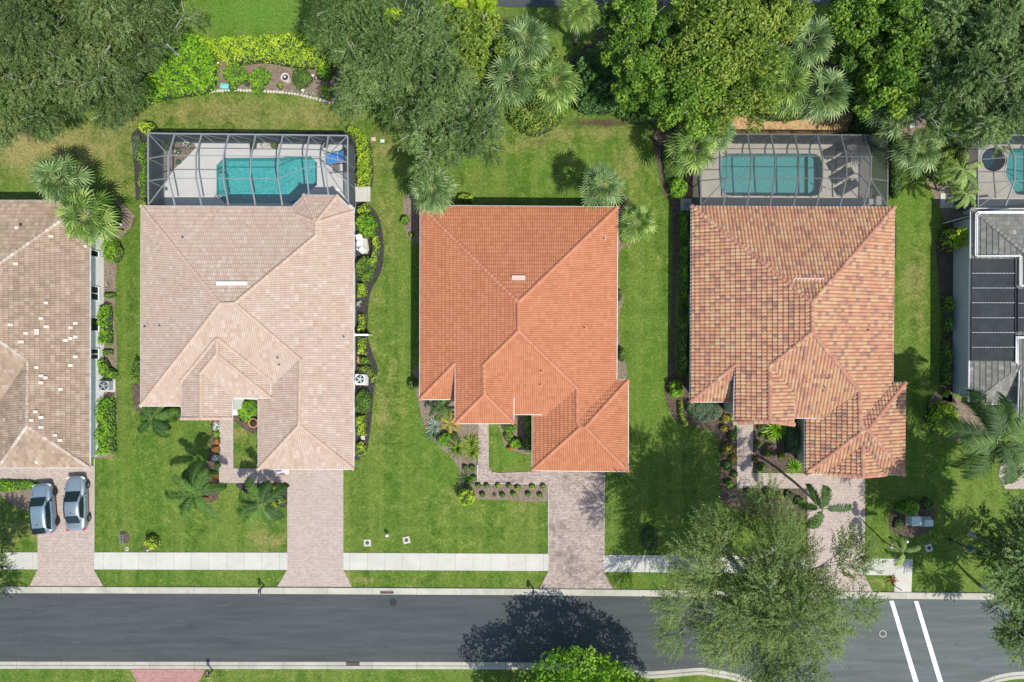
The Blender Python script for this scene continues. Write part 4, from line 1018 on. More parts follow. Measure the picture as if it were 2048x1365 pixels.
def trunk_mesh(seed, base, top, r0, targets, nb=9, twigs=True):
    rs = random.Random(seed); mb = MB(); b = Vector(base); t = Vector(top)
    mid = b.lerp(t, .5) + Vector((rs.uniform(-.15, .15), rs.uniform(-.15, .15), 0))
    mb.tube([b - Vector((0, 0, .1)), b + Vector((0, 0, .25)), mid, t], [r0 * 1.5, r0 * 1.1, r0 * .9, r0 * .75], 9)
    for q in targets[:nb]:
        q = Vector(q); m = t.lerp(q, .5) + Vector((rs.uniform(-.2, .2), rs.uniform(-.2, .2), .25))
        mb.tube([t - Vector((0, 0, .15)), m, q], [r0 * .5, r0 * .3, r0 * .1], 6)
        if twigs:
            for k in range(3):
                e = q + Vector((rs.uniform(-1, 1), rs.uniform(-1, 1), rs.uniform(.1, .7))) * 1.1
                s_ = m.lerp(q, rs.uniform(.3, 1)); mb.tube([s_, s_.lerp(e, .5) + Vector((0, 0, .12)), e], [r0 * .16, r0 * .09, .012], 5)
    return mb
TREES = []
def tree(name, label, px, py, rpx, zc, hv, kind, mat, bark='bark', cat='tree', seed=None, group=None, lean=(0, 0), **k):
    """px,py,rpx: where the crown shows in the photograph; zc: height of its middle"""
    seed = seed or int(px * 7 + py * 13) % 9973
    c = P(px, py, zc); R = rpx * S * (1 - zc / H)
    if lean == (0, 0) and c.length > 12: u_ = Vector((c.x, c.y)).normalized(); lean = (-u_.x * R * .35, -u_.y * R * .35)
    bx, by = c.x - lean[0], c.y - lean[1]
    root = empty(name, (bx, by, 0), 0, label, cat, group)
    me, lc, lr = (crown_lobed if kind == 'lobed' else crown_spray)(seed, R, hv, **k)
    o = mobj('crown', me, M[mat], root, Vector((lean[0], lean[1], zc)))
    order = np.argsort(-lr); tg = [Vector(lc[j]) * .92 + Vector((lean[0], lean[1], zc)) for j in order if lc[j][2] > -hv]
    tb = trunk_mesh(seed, (0, 0, 0), (lean[0] * .6, lean[1] * .6, max(.8, zc - hv * .9)), max(.07, R * .042), [Vector((q.x * 1.06, q.y * 1.06, q.z + .5)) for q in tg] if kind == 'spray' else tg, nb=26 if kind == 'spray' else 14)
    tb.build('trunk', M[bark], root, True)
    return root
OAKLEFT = dict(n=46, twigs=3000, per=13, leaf=(.25, .085), tw=(.6, 1.2), flow=.35)
def dens(rpx, base): return int(base * (rpx / 100) ** 2)
G_OAK = 'dark feathery trees along the back of the plots'
for (x, y, r_, zc, hv, lab) in [
        (38, 150, 112, 6.5, 3.2, 'dark olive feathery tree at the left edge above the brown patchy lawn'),
        (165, 50, 118, 7.5, 3.4, 'dark olive feathery tree at the top left, cut by the photo edge'),
        (205, 160, 86, 6.8, 3.2, 'dark olive feathery tree hanging over the lawn above the fan palm pair'),
        (300, 60, 78, 7.2, 3.2, 'dark olive feathery tree beside the left end of the bright mown strip'),
        (20, 20, 70, 5.8, 2.6, 'dark olive feathery tree in the extreme top left corner')]:
    tree('feathery_tree', lab, x, y, r_, zc, hv, 'spray', 'l_oak', group=G_OAK, n=46, twigs=dens(r_, 2700), per=13, leaf=(.24, .085), tw=(.6, 1.2), flow=.35, bias=(.05, -.35, 0))
for (x, y, r_, zc, hv, lab) in [
        (735, 45, 92, 7.5, 3.2, 'dark grey green feathery tree right of the bright mown strip'),
        (770, 150, 96, 7.2, 3.2, 'grey green feathery tree overhanging the right end of the stone edged garden bed'),
        (850, 110, 80, 7.4, 3.2, 'grey green feathery tree between the stone edged bed and the yellow green bushy tree'),
        (874, 238, 92, 6.6, 3.0, 'large grey green feathery tree leaning over the back lawn above the orange roof'),
        (948, 255, 62, 5.8, 2.4, 'dark feathery tree below the yellow green bushy tree, left of the fan palm trio')]:
    tree('feathery_tree', lab, x, y, r_, zc, hv, 'spray', 'l_oak2', group=G_OAK, n=44, twigs=dens(r_, 2300), per=13, leaf=(.24, .085), tw=(.6, 1.25), flow=.45, bias=(-.1, -.25, 0), sparse=.92)
for (x, y, r_, zc, hv, lab) in [
        (1935, 55, 108, 7.8, 3.3, 'grey green tree in the top right with its crown cut by the top edge'),
        (1905, 195, 92, 7.2, 3.0, 'grey green tree just above the feathery palms between mottled and grey roofs'),
        (1990, 235, 62, 6.8, 2.6, 'grey green tree overhanging the top of the right hand pool cage'),
        (2040, 110, 95, 7.4, 3.0, 'grey green tree at the right edge above the yellow green one')]:
    tree('spreading_tree', lab, x, y, r_, zc, hv, 'spray', 'l_oak2', group='grey green trees in the top right', n=44, twigs=dens(r_, 2200), per=13, leaf=(.22, .095), tw=(.5, 1.0), flow=.3)
# the two big street trees
tree('street_tree', 'large airy olive green street tree spreading over the road and the pavement', 1516, 1176, 178, 8.6, 3.6, 'spray', 'l_will', seed=77, n=90, twigs=5400, per=14, leaf=(.21, .07), tw=(.7, 1.7), flow=.7, rl=1.5, sparse=.9, bias=(0, .08, 0))
tree('street_tree', 'dark grey green street tree at the right edge shading the lawn with the lamp post', 2040, 1110, 122, 8.0, 3.4, 'spray', 'l_oak2', seed=88, n=50, twigs=3600, per=13, leaf=(.20, .085), tw=(.5, 1.1), flow=.35)
tree('street_tree', 'street tree at the lower right edge whose twigs reach over the road', 2050, 1220, 86, 6.5, 2.6, 'spray', 'l_oak2', seed=89, n=36, twigs=1500, per=13, leaf=(.19, .08), tw=(.5, 1.1), flow=.45, sparse=.85)
tree('street_tree', 'street tree mostly beyond the left edge whose twigs and shade cross the pavement', -104, 1196, 92, 6.2, 2.6, 'spray', 'l_oak', seed=90, n=36, twigs=2300, per=13, leaf=(.22, .09), tw=(.5, 1.1), flow=.4)
# broadleaf trees
for nm, lab, x, y, r_, zc, hv, mat, n, lf in [
        ('leafy_tree', 'bright green leafy tree at the bottom edge with its shadow on the road', 1166, 1474, 180, 5.0, 2.2, 'l_bright', 60, (.32, .15)),
        ('leafy_tree', 'yellow green bushy tree between the dark feathery trees and the fan palm trio', 935, 105, 80, 5.2, 2.6, 'l_ygr', 34, (.27, .15)),
        ('leafy_tree', 'bright green tree right of the single tall fan palm at the top', 1268, 60, 62, 6.2, 2.6, 'l_tree', 26, (.22, .14)),
        ('leafy_tree', 'mid green tree above the dark large leaved bush behind the orange roof lawn', 1275, 165, 58, 5.6, 2.6, 'l_tree', 26, (.22, .14)),
        ('leafy_tree', 'large yellow green tree at the top left of the four fan palm cluster', 1440, 78, 118, 7.4, 3.2, 'l_ygr', 44, (.24, .15)),
        ('leafy_tree', 'yellow green tree just above the fan palm at the corner of the dark framed cage', 1375, 190, 72, 6.2, 2.8, 'l_tree', 30, (.22, .14)),
        ('leafy_tree', 'yellow green tree over the tan pebble strip behind the dark framed cage', 1465, 185, 78, 6.4, 2.8, 'l_ygr', 32, (.22, .14)),
        ('leafy_tree', 'olive green tree at the top between the large yellow green tree and fan palms', 1535, 40, 68, 7.0, 2.8, 'l_ygr', 28, (.22, .14)),
        ('leafy_tree', 'bright green round leaved tree at the top right of the fan palm cluster', 1712, 30, 66, 6.8, 2.6, 'l_tree', 28, (.25, .17)),
        ('leafy_tree', 'bright green round leaved tree beside the grey green trees at the top right', 1800, 66, 66, 7.0, 2.8, 'l_tree', 30, (.25, .17)),
        ('leafy_tree', 'bright green tree overhanging the leaning fan palm above the mottled roof cage', 1762, 168, 66, 6.2, 2.6, 'l_tree', 30, (.25, .17)),
        ('leafy_tree', 'yellow green tree at the right edge above the pool and spa', 2040, 205, 44, 6.6, 2.2, 'l_lime', 20, (.22, .14)),
        ('leafy_tree', 'mid green tree between the two bright green trees and the fan palm cluster', 1700, 110, 50, 5.4, 2.2, 'l_mid', 22, (.22, .15)),
        ('leafy_tree', 'lime green tree showing through the gap between two grey green feathery trees', 800, 60, 34, 8.6, 1.6, 'l_lime', 14, (.22, .14)),
        ('leafy_tree', 'mid green tree between the bright green tree and the large yellow green one', 1345, 95, 56, 5.8, 2.4, 'l_mid', 22, (.22, .14)),
        ('leafy_tree', 'dark green tree in the gap beneath the olive green tree near the fan palms', 1512, 128, 46, 5.4, 2.2, 'l_mid', 20, (.22, .14)),
        ('leafy_tree', 'small green tree right of the single fan palm at the top', 1222, 40, 30, 5.2, 1.8, 'l_mid', 14, (.22, .14)),
        ('pine_tree', 'lime green pine with bare pale branches at the top above the yellow green bushy tree', 905, 8, 42, 7.0, 2.0, 'l_lime', 15, (.34, .06)),
        ('pine_tree', 'lime green pine at the top edge beside the back road', 968, -4, 34, 7.0, 1.6, 'l_lime', 13, (.34, .06))]:
    tree(nm, lab, x, y, r_, zc, hv, 'lobed', mat, group='broadleaf trees behind the houses' if y < 300 and nm == 'leafy_tree' else None, n=n, nl=dens(r_, 26000 if r_ > 100 else 30000), leaf=lf, wob=.12 if y > 1000 else .3)

# ---------------------------------------------------------------- palms
def fan_mesh(seed, R, nf=34, nseg=22, leaf_w=.055, droop=.5, full=1.0):
    """costapalmate fronds: stalk, then a folded fan of narrow segments"""
    rs = random.Random(seed); V = []; Q = []; RN = []; st = MB()
    for f in range(nf):
        az = f * 2.39996 + rs.uniform(-.2, .2); u = (f + .5) / nf
        el = math.radians(78 - 105 * u + rs.uniform(-8, 8)); pl = R * (.34 + .24 * u) * rs.uniform(.8, 1.12); fr = R * .50 * rs.uniform(.85, 1.1)
        ca, sa = math.cos(az), math.sin(az); d = Vector((ca * math.cos(el), sa * math.cos(el), math.sin(el)))
        p0 = Vector((ca * .08, sa * .08, 0)); p1 = p0 + d * pl * .5; el2 = el - .35
        d2 = Vector((ca * math.cos(el2), sa * math.cos(el2), math.sin(el2))); p2 = p1 + d2 * pl * .5
        st.tube([p0, p1, p2], [.03, .022, .015], 4, cap=False)
        side = Vector((-sa, ca, 0)); nrm = side.cross(d2).normalized() * -1
        if nrm.z < 0: nrm = -nrm
        tone = rs.random()
        for s_ in range(nseg):
            a = math.radians(-118 + 236 * s_ / (nseg - 1)); fold = (1 if s_ % 2 else -1) * .10
            L = fr * (.62 + .38 * math.cos(a * .6)) * rs.uniform(.9, 1.06)
            dd = (d2 * math.cos(a) + side * math.sin(a)).normalized(); hub = p2 + d2 * fr * .16 * max(0, math.cos(a))
            w = dd.cross(nrm).normalized() * (leaf_w * L / .9) * .6; dip = Vector((0, 0, -1))
            q1 = hub + dd * L * .48 + dip * (L * .05 * droop) + nrm * fold * .3 - nrm * abs(math.sin(a)) * L * .08
            q2 = hub + dd * L * .80 + dip * (L * .20 * droop) - nrm * abs(math.sin(a)) * L * .12; q3 = hub + dd * L * .97 + dip * (L * .42 * droop * rs.uniform(.6, 1.5))
            b = len(V); V += [hub - w * .25, hub + w * .25, q1 + w, q1 - w, q2 + w * .5, q2 - w * .5, q3 + w * .05, q3 - w * .05]
            Q += [(b, b + 1, b + 2, b + 3), (b + 3, b + 2, b + 4, b + 5), (b + 5, b + 4, b + 6, b + 7)]
            rr = min(1, max(0, .4 * tone + .6 * rs.random())); RN += [rr * .8, rr, min(1, rr + .12)]
    b = len(V); V += [Vector(v) for v in st.v]
    for f in st.f: Q.append(tuple(b + i for i in f)); RN.append(.95)
    return raw('fronds', np.array([tuple(v) for v in V]), np.array(Q), RN)
def feather_mesh(seed, R, nf=13, nl=30, ll=.5, up=55, low=-15, arch=1.0, lw=.05, dead=0):
    rs = random.Random(seed); V = []; Q = []; RN = []; st = MB()
    for f in range(nf):
        az = f * 2.39996 + rs.uniform(-.25, .25); u = (f + .5) / nf
        el = math.radians(up - (up - low) * u + rs.uniform(-6, 6)); Lf = R * rs.uniform(.95, 1.12) * (1.02 if u > .3 else .85)
        pts = []; p = Vector((math.cos(az) * .06, math.sin(az) * .06, 0)); e = el; m = 14; az2 = az; dz_ = rs.choice((-1, 1)) * rs.uniform(.01, .05)
        for i in range(m + 1):
            pts.append(p.copy()); d = Vector((math.cos(az2) * math.cos(e), math.sin(az2) * math.cos(e), math.sin(e))); p = p + d * Lf / m * 1.15
            e -= math.radians(5.2 * arch) * (.6 + i / m); az2 += dz_
        st.tube(pts, [.035 * (1 - .8 * i / m) for i in range(m + 1)], 4, cap=False)
        tone = rs.random()
        for k in range(nl):
            t = .12 + .88 * k / (nl - 1); x = t * m; i = min(m - 1, int(x)); q = pts[i].lerp(pts[i + 1], x - i); dr = (pts[i + 1] - pts[i]).normalized()
            sd = dr.cross(Vector((0, 0, 1))).normalized(); L = ll * R / 2.5 * (math.sin(math.pi * (.12 + .83 * t)) ** .6) * rs.uniform(.72, 1.12)
            for s_ in (-1, 1):
                dd = (dr * .62 + sd * s_ * .85 + Vector((0, 0, rs.uniform(-.25, .3)))).normalized(); w = dr.cross(Vector((0, 0, 1)).lerp(sd * s_, .2)).normalized()
                w = dd.cross(Vector((0, 0, 1))).normalized() * lw * .5
                q1 = q + dd * L * .5 - Vector((0, 0, L * .06)); q2 = q + dd * L - Vector((0, 0, L * .34))
                b = len(V); V += [q - w * .5, q + w * .5, q1 + w, q1 - w, q2 + w * .15, q2 - w * .15]
                Q += [(b, b + 1, b + 2, b + 3), (b + 3, b + 2, b + 4, b + 5)]; RN += [min(1, .5 * tone + .5 * rs.random())] * 2
    b = len(V); V += [Vector(v) for v in st.v]
    for f in st.f: Q.append(tuple(b + i for i in f)); RN.append(.97)
    return raw('fronds', np.array([tuple(v) for v in V]), np.array(Q), RN)
FAN = [fan_mesh(11, 2.3, 27, 17, .085), fan_mesh(12, 2.3, 23, 16, .09, droop=1.0), fan_mesh(13, 2.3, 31, 18, .082, droop=.8)]
for m_ in FAN: pass
def palm(name, label, px, py, rpx, z, mesh, mat, group=None, base=None, tr=.16, bark='palmbark', Rm=2.3, rz=None, bend=0):
    c = P(px, py, z); b = P(*base, 0) if base else Vector((c.x + R0.uniform(-.25, .25), c.y + R0.uniform(-.25, .25), 0))
    root = empty(name, (b.x, b.y, 0), 0, label, 'palm', group); R = rpx * S * (1 - z / H)
    me = mesh.copy() if False else mesh
    if not me.materials: me.materials.append(M[mat])
    R *= 1.0
    o = bpy.data.objects.new('crown', me); link(o, root); o.location = (c.x - b.x, c.y - b.y, z); o.scale = (R / Rm,) * 3
    o.rotation_euler = (R0.uniform(-.06, .06), R0.uniform(-.06, .06), R0.uniform(0, 6.28) if rz is None else rz)
    if me.materials[0] != M[mat]:
        o.material_slots[0].link = 'OBJECT'; o.material_slots[0].material = M[mat]
    t = Vector((c.x - b.x, c.y - b.y, z)); mb = MB(); pts = []; rr = []
    for i in range(8):
        u = i / 7; p = Vector((t.x * u ** 1.3, t.y * u ** 1.3, t.z * u)) + Vector((bend * math.sin(math.pi * u), 0, 0)); pts.append(p); rr.append(tr * (1.25 - .35 * u + (.12 if i > 5 else 0)))
    mb.tube(pts, rr, 9)
    mb.build('trunk', M[bark], root, True); return root
GF = 'fan palms around the back gardens'
for i, (x, y, r_, z, lab, mt, bs) in enumerate([
        (118, 358, 56, 5.0, 'upper fan palm of the pair at the corner of the weathered brown roof', 'l_palm', None),
        (172, 434, 61, 5.2, 'lower fan palm of the pair, its crown lying over the weathered brown roof corner', 'l_palmy', None),
        (865, 378, 52, 6.2, 'grey green fan palm at the upper left corner of the orange roof', 'l_palm', None),
        (1204, 372, 48, 5.4, 'grey green fan palm at the upper right corner of the orange roof', 'l_palm', None),
        (1272, 447, 44, 3.2, 'short fan palm with yellow tips beside the right eave of the orange roof', 'l_palmy', None),
        (1050, 82, 58, 6.2, 'topmost fan palm of the cluster right of the yellow green bushy tree', 'l_palm', None),
        (1022, 160, 60, 5.6, 'left fan palm of the cluster behind the orange roof lawn', 'l_palm', None),
        (1108, 168, 60, 6.0, 'right fan palm of the cluster behind the orange roof lawn', 'l_palmy', None),
        (1158, 20, 44, 6.6, 'single fan palm at the top edge with its leaning trunk showing on the grass', 'l_palmy', (1150, 88)),
        (1620, 82, 54, 7.0, 'topmost fan palm of the four above the tan pebble strip', 'l_palm', None),
        (1560, 120, 36, 6.4, 'small fan palm tucked behind the yellow green tree', 'l_palm', None),
        (1575, 172, 56, 6.4, 'left fan palm of the four above the tan pebble strip', 'l_palmy', None),
        (1648, 188, 58, 6.2, 'right fan palm of the four above the tan pebble strip', 'l_palm', None),
        (1385, 296, 56, 5.6, 'fan palm over the left corner of the dark framed cage', 'l_palmy', None),
        (1435, 262, 42, 5.0, 'small pale fan palm touching the top left corner of the dark framed cage', 'l_palm', None),
        (1788, 222, 52, 6.2, 'leaning fan palm beside the pale dirt patch above the dark framed cage', 'l_palm', (1768, 262)),
        (1838, 302, 50, 6.0, 'fan palm between the dark framed cage and the leaning feather palm', 'l_palm', (1800, 318)),
        (2000, 262, 26, 5.0, 'small fan palm at the top edge of the right hand cage', 'l_palmy', None),
        (40, 18, 40, 6.0, 'fan palm in the top left corner among the dark feathery trees', 'l_palmy', None)]):
    palm('fan_palm', lab, x, y, r_ * 1.0, z, FAN[i % 3], mt, GF, bs)
FE = [feather_mesh(21, 2.5, 11, 44, .62, arch=1.25, lw=.085), feather_mesh(22, 2.5, 9, 44, .66, arch=1.3, lw=.085), feather_mesh(23, 2.5, 7, 42, .62, arch=1.3, lw=.085)]
palm('feather_palm', 'feather palm at the lower left corner of the beige roof', 303, 838, 46, 2.2, FE[1], 'l_palmd', 'feather palms in the front gardens', Rm=2.5, tr=.1)
palm('feather_palm', 'feather palm on the front lawn beside the flower strip of the beige house', 390, 985, 56, 4.4, FE[0], 'l_palmd', 'feather palms in the front gardens', Rm=2.5, tr=.11, base=(398, 978))
palm('feather_palm', 'feather palm left of the beige house driveway throwing its shade on the path', 524, 1010, 56, 4.6, FE[1], 'l_palmd', 'feather palms in the front gardens', Rm=2.5, tr=.11, base=(520, 988))
palm('feather_palm', 'tall feather palm with a bare leaning trunk beside the mottled roof driveway', 1645, 1018, 52, 6.8, FE[2], 'l_palmd', 'feather palms in the front gardens', Rm=2.5, tr=.1, base=(1572, 952))
palm('feather_palm', 'young feather palm leaning over the pavement corner by the crosswalk', 1806, 1104, 34, 4.0, FE[2], 'l_palmy', 'feather palms in the front gardens', Rm=2.5, tr=.06, base=(1768, 1084))
BIG = feather_mesh(31, 3.6, 19, 56, .74, up=62, low=-18, arch=1.15, lw=.065)
palm('royal_palm', 'large feather palm with a grey bare trunk in front of the grey roof house', 1995, 880, 92, 7.6, BIG, 'l_palmd', Rm=3.6, tr=.2, bark='bark', base=(1893, 843))
CO = feather_mesh(33, 2.3, 11, 26, .5, up=60, low=-30, arch=1.5, lw=.08)
palm('feather_palm', 'feather palm with curved grey trunk growing left of the right hand cage', 1925, 340, 46, 4.6, CO, 'l_palmy', 'pair of bright palms by the right hand cage', Rm=2.3, tr=.07, bark='bark', base=(1873, 380), bend=.5)
palm('feather_palm', 'lower bright feather palm of the pair, touching the grey roof corner', 1932, 388, 34, 4.4, CO, 'l_palmy', 'pair of bright palms by the right hand cage', Rm=2.3, tr=.06, bark='bark', base=(1876, 382), bend=-.2)
palm('feather_palm', 'small golden feather palm beneath the left front corner of the orange roof', 882, 812, 34, 1.6, CO, 'l_palmd', 'small palms by the orange house', Rm=2.3, tr=.06)
palm('feather_palm', 'yellow feather palm below the left gable of the orange roof', 900, 846, 26, 1.3, CO, 'l_gold', 'small palms by the orange house', Rm=2.3, tr=.06)

# ---------------------------------------------------------------- shrubs and hedges
def in_poly(poly, x, y): return inside([(p.x, p.y) for p in poly], x, y)
def mass_mesh(seed, poly, h, leaf=(.15, .10), per=170, lump=.5, lumps=.6, edge=.35, box=False):
    """leafy mass over a ground polygon (Vectors), height h with rounded shoulders"""
    rs = np.random.default_rng(seed); xs = [p.x for p in poly]; ys = [p.y for p in poly]
    A = (max(xs) - min(xs)) * (max(ys) - min(ys)); n = int(A * per) + 60
    x = rs.uniform(min(xs) - .1, max(xs) + .1, n); y = rs.uniform(min(ys) - .1, max(ys) + .1, n); k = in_poly(poly, x, y); x, y = x[k], y[k]; n = len(x)
    if n == 0: return None
    dist = np.full(n, 9.); nx = np.zeros(n); ny = np.zeros(n)
    for i in range(len(poly)):
        a, b = poly[i], poly[(i + 1) % len(poly)]; dx, dy = b.x - a.x, b.y - a.y; L2 = dx * dx + dy * dy + 1e-9
        t = np.clip(((x - a.x) * dx + (y - a.y) * dy) / L2, 0, 1); ex, ey = x - a.x - t * dx, y - a.y - t * dy; dd = np.hypot(ex, ey)
        m = dd < dist; dist = np.where(m, dd, dist); nx = np.where(m, -ex, nx); ny = np.where(m, -ey, ny)
    ln = np.hypot(nx, ny) + 1e-6; nx /= ln; ny /= ln; u = np.clip(dist / edge, 0, 1)
    prof = (1 - (1 - u) ** 2) ** .5 if not box else np.minimum(1, u * 3) ** .5
    fx = rs.uniform(0, 6, 4); w = lumps * 6.28
    lm = np.sin(x * w / 1.3 + fx[0]) * np.cos(y * w / 1.1 + fx[1]) + .6 * np.sin(x * w * .9 + y * w * .7 + fx[2]) + .5 * np.cos(x * w * 2.1 - y * w * 1.7 + fx[3])
    z = h * prof * (1 + lump * lm * .35) * (1 + rs.normal(0, .05, n)); z *= np.where(rs.random(n) < .35, rs.uniform(.45, .95, n), 1); z = np.maximum(z, .03)
    N = np.stack([nx * (1 - u) * 1.2, ny * (1 - u) * 1.2, .35 + u], 1)
    rnd = np.clip(.6 * rs.random(n) + .4 * (.5 + .4 * lm), 0, 1)
    return leafmesh('foliage', np.stack([x, y, z], 1), N, leaf[0] * rs.uniform(.7, 1.3, n), leaf[1] * rs.uniform(.7, 1.3, n), None, rnd, .40, rs)
def core_mesh(poly, h, edge):
    """twiggy inside of a hedge, so that no ground shows through it"""
    c = sum(poly, Vector()) / len(poly); mb = MB(); n = len(poly)
    o = [p.lerp(c, .12) for p in poly]; i_ = [p.lerp(c, .4) for p in poly]
    vs = [(p.x, p.y, 0) for p in o] + [(p.x, p.y, h * .5) for p in o] + [(p.x, p.y, h * .72) for p in i_] + [(c.x, c.y, h * .75)]
    fs = [(k, (k + 1) % n, n + (k + 1) % n, n + k) for k in range(n)] + [(n + k, n + (k + 1) % n, 2 * n + (k + 1) % n, 2 * n + k) for k in range(n)] + [(2 * n + k, 2 * n + (k + 1) % n, 3 * n) for k in range(n)]
    return mb.add(vs, fs)
M['twig'] = simple('inner_twigs', (.035, .05, .02), .95, .3, 8)
def plant(name, label, poly_px, h, mat, leaf=(.15, .10), per=150, cat='shrub', group=None, smooth=3, **k):
    zc = h * .6; pts = [P(x, y, zc) for x, y in poly_px]
    if smooth: pts = spline(pts, smooth)
    pts = [Vector((p.x, p.y, 0)) for p in pts]; c = sum(pts, Vector()) / len(pts); loc = [p - c for p in pts]
    root = empty(name, (c.x, c.y, 0), 0, label, cat, group)
    me = mass_mesh(int(abs(c.x * 31 + c.y * 17) * 10) % 9999 + 1, loc, h, leaf, per, **k)
    mobj('foliage', me, M[mat], root)
    core_mesh(loc, h, .3).build('stem', M['twig'], root)
    return root
def ring(px, py, r, ry=None, n=10, wob=.1):
    rr = random.Random(int(px * 3 + py)); ry = ry or r
    return [(px + r * math.cos(6.283 * k / n) * (1 + rr.uniform(-wob, wob)), py + ry * math.sin(6.283 * k / n) * (1 + rr.uniform(-wob, wob))) for k in range(n)]
def bush(name, label, px, py, r, h, mat, ry=None, wob=.2, **k): return plant(name, label, ring(px, py, r, ry, 10, wob), h, mat, **k)
def rect(x0, y0, x1, y1, w=1.2):
    rr = random.Random(int(x0 + y0)); out = []
    for a, b in (((x0, y0), (x1, y0)), ((x1, y0), (x1, y1)), ((x1, y1), (x0, y1)), ((x0, y1), (x0, y0))):
        n = max(2, int(math.hypot(b[0] - a[0], b[1] - a[1]) / 12))
        for i in range(n): out.append((a[0] + (b[0] - a[0]) * i / n + rr.uniform(-w, w), a[1] + (b[1] - a[1]) * i / n + rr.uniform(-w, w)))
    return out
# back garden masses
plant('vine_mound', 'bright green vine mound between the dark feathery trees and the stone edged bed', [(262, 215), (300, 150), (330, 95), (370, 66), (405, 72), (430, 110), (436, 150), (425, 180), (385, 190), (340, 196), (300, 205)], 1.5, 'l_bright', (.22, .16), 130, lump=.5)
plant('clipped_hedge', 'long lime green hedge below the bright mown strip', [(400, 80), (440, 76), (520, 72), (600, 68), (640, 70), (690, 100), (700, 125), (650, 136), (590, 134), (520, 122), (450, 128), (425, 105)], 1.4, 'l_lime', (.17, .12), 150, 'hedge', lump=.35)
plant('low_hedge', 'green hedge under the dark feathery trees at the left edge of the back lawn', [(-20, 190), (60, 195), (110, 205), (112, 228), (60, 232), (-20, 228)], 1.0, 'l_bright', (.17, .12), 140, 'hedge', lump=.4)
for a in [('shrub', 'green shrub left of the urn fountain in the stone edged bed', 520, 155, 22, .7, 'l_bright'), ('shrub', 'oval green and mauve shrub right of the urn fountain in the stone edged bed', 603, 158, 22, .6, 'l_mid'),
          ('shrub', 'upright green shrub at the upper right of the stone edged bed', 648, 145, 17, .9, 'l_bright'), ('shrub', 'large green shrub above the turquoise ornament in the stone edged bed', 470, 150, 24, .9, 'l_bright'),
          ('shrub', 'small lime shrub alone on bare mulch at the right of the stone edged bed', 681, 172, 9, .5, 'l_lime'), ('shrub', 'pair of joined lime shrubs above the path lights in the stone edged bed', 652, 184, 13, .5, 'l_lime'),
          ('shrub', 'tiny lime tuft at the far right among the path lights', 684, 197, 6, .35, 'l_lime'), ('shrub', 'low green shrub beside the white ornament in the stone edged bed', 515, 173, 16, .4, 'l_bright'),
          ('shrub', 'small lime tuft left of the white ornament', 494, 169, 6, .35, 'l_lime'), ('shrub', 'small lime tuft below left of the urn fountain', 560, 172, 7, .3, 'l_lime'), ('shrub', 'low green shrub just above the turquoise ornament', 466, 172, 12, .35, 'l_bright')]:
    bush(*a, leaf=(.14, .10), per=230, group='shrubs in the stone edged bed')
bush('shrub', 'tall dark and gold shrub between the feathery trees and the stone edged bed', 693, 130, 13, 1.6, 'l_ygr', ry=34, leaf=(.18, .12))
plant('hedge', 'green hedge running down under the grey green trees right of the stone edged bed', [(700, 160), (720, 175), (750, 200), (775, 225), (790, 245), (775, 250), (750, 225), (715, 195), (698, 180)], 1.2, 'l_bright', (.17, .12), 150, 'hedge')
# behind the orange house
plant('shrub', 'yellow green bush at the lawn edge below the fan palm cluster', [(1020, 215), (1060, 205), (1110, 210), (1140, 222), (1110, 255), (1070, 272), (1040, 262), (1018, 240)], 1.6, 'l_ygr', (.2, .13), 150, lump=.5)
plant('shrub', 'dark large leaved bush between the fan palm cluster and the broadleaf trees', [(1155, 110), (1190, 105), (1225, 130), (1240, 180), (1232, 222), (1190, 226), (1150, 215), (1152, 160)], 2.2, 'l_dark', (.30, .24), 90, lump=.5)
plant('shrub', 'green vine hedge along the top of the lawn right of the dark large leaved bush', [(1225, 180), (1262, 190), (1310, 200), (1345, 215), (1340, 240), (1290, 248), (1250, 240), (1225, 224)], 1.3, 'l_mid', (.24, .19), 110, lump=.5)
bush('shrub', 'green undergrowth right of the single fan palm at the top', 1215, 100, 26, 1.6, 'l_mid', leaf=(.2, .13))
bush('shrub', 'green undergrowth above the right fan palm of the cluster', 1100, 110, 20, 1.3, 'l_ygr', leaf=(.2, .13))
bush('shrub', 'yellow green undergrowth left of the topmost fan palm', 985, 60, 30, 2.0, 'l_bright', leaf=(.2, .13))
bush('shrub', 'green undergrowth at the left foot of the fan palm cluster', 975, 195, 26, 1.6, 'l_ygr', leaf=(.2, .13))
plant('shrub', 'green undergrowth filling the gap under the four fan palms above the pebble strip', [(1490, 190), (1540, 150), (1620, 140), (1700, 160), (1705, 215), (1650, 228), (1590, 240), (1520, 236)], 1.8, 'l_mid', (.22, .15), 80, lump=.6)
plant('shrub', 'green undergrowth under the trees at the top of the dark framed cage', [(1300, 120), (1360, 110), (1480, 120), (1500, 180), (1480, 228), (1400, 232), (1340, 225), (1300, 180)], 1.8, 'l_dark', (.22, .15), 80, lump=.6)
plant('shrub', 'dark undergrowth beside the right end of the pebble strip', [(1705, 190), (1740, 185), (1770, 215), (1770, 262), (1735, 270), (1700, 262), (1712, 230)], 1.3, 'l_dark', (.2, .14), 120)
plant('shrub', 'green undergrowth below the bright green trees near the top right', [(1690, 130), (1760, 110), (1850, 100), (1900, 160), (1880, 230), (1800, 215), (1720, 200)], 1.6, 'l_mid', (.22, .15), 80, lump=.6)
plant('shrub', 'green shrub strip right of the dark framed cage', [(1785, 275), (1800, 268), (1815, 300), (1812, 350), (1800, 395), (1786, 400), (1782, 340)], .9, 'l_mid', (.15, .1), 170)
plant('shrub', 'olive shrub below the fan palm beside the right hand cage', [(1850, 330), (1890, 300), (1925, 300), (1925, 370), (1885, 372), (1855, 350)], 1.0, 'l_ygr', (.18, .12), 130)
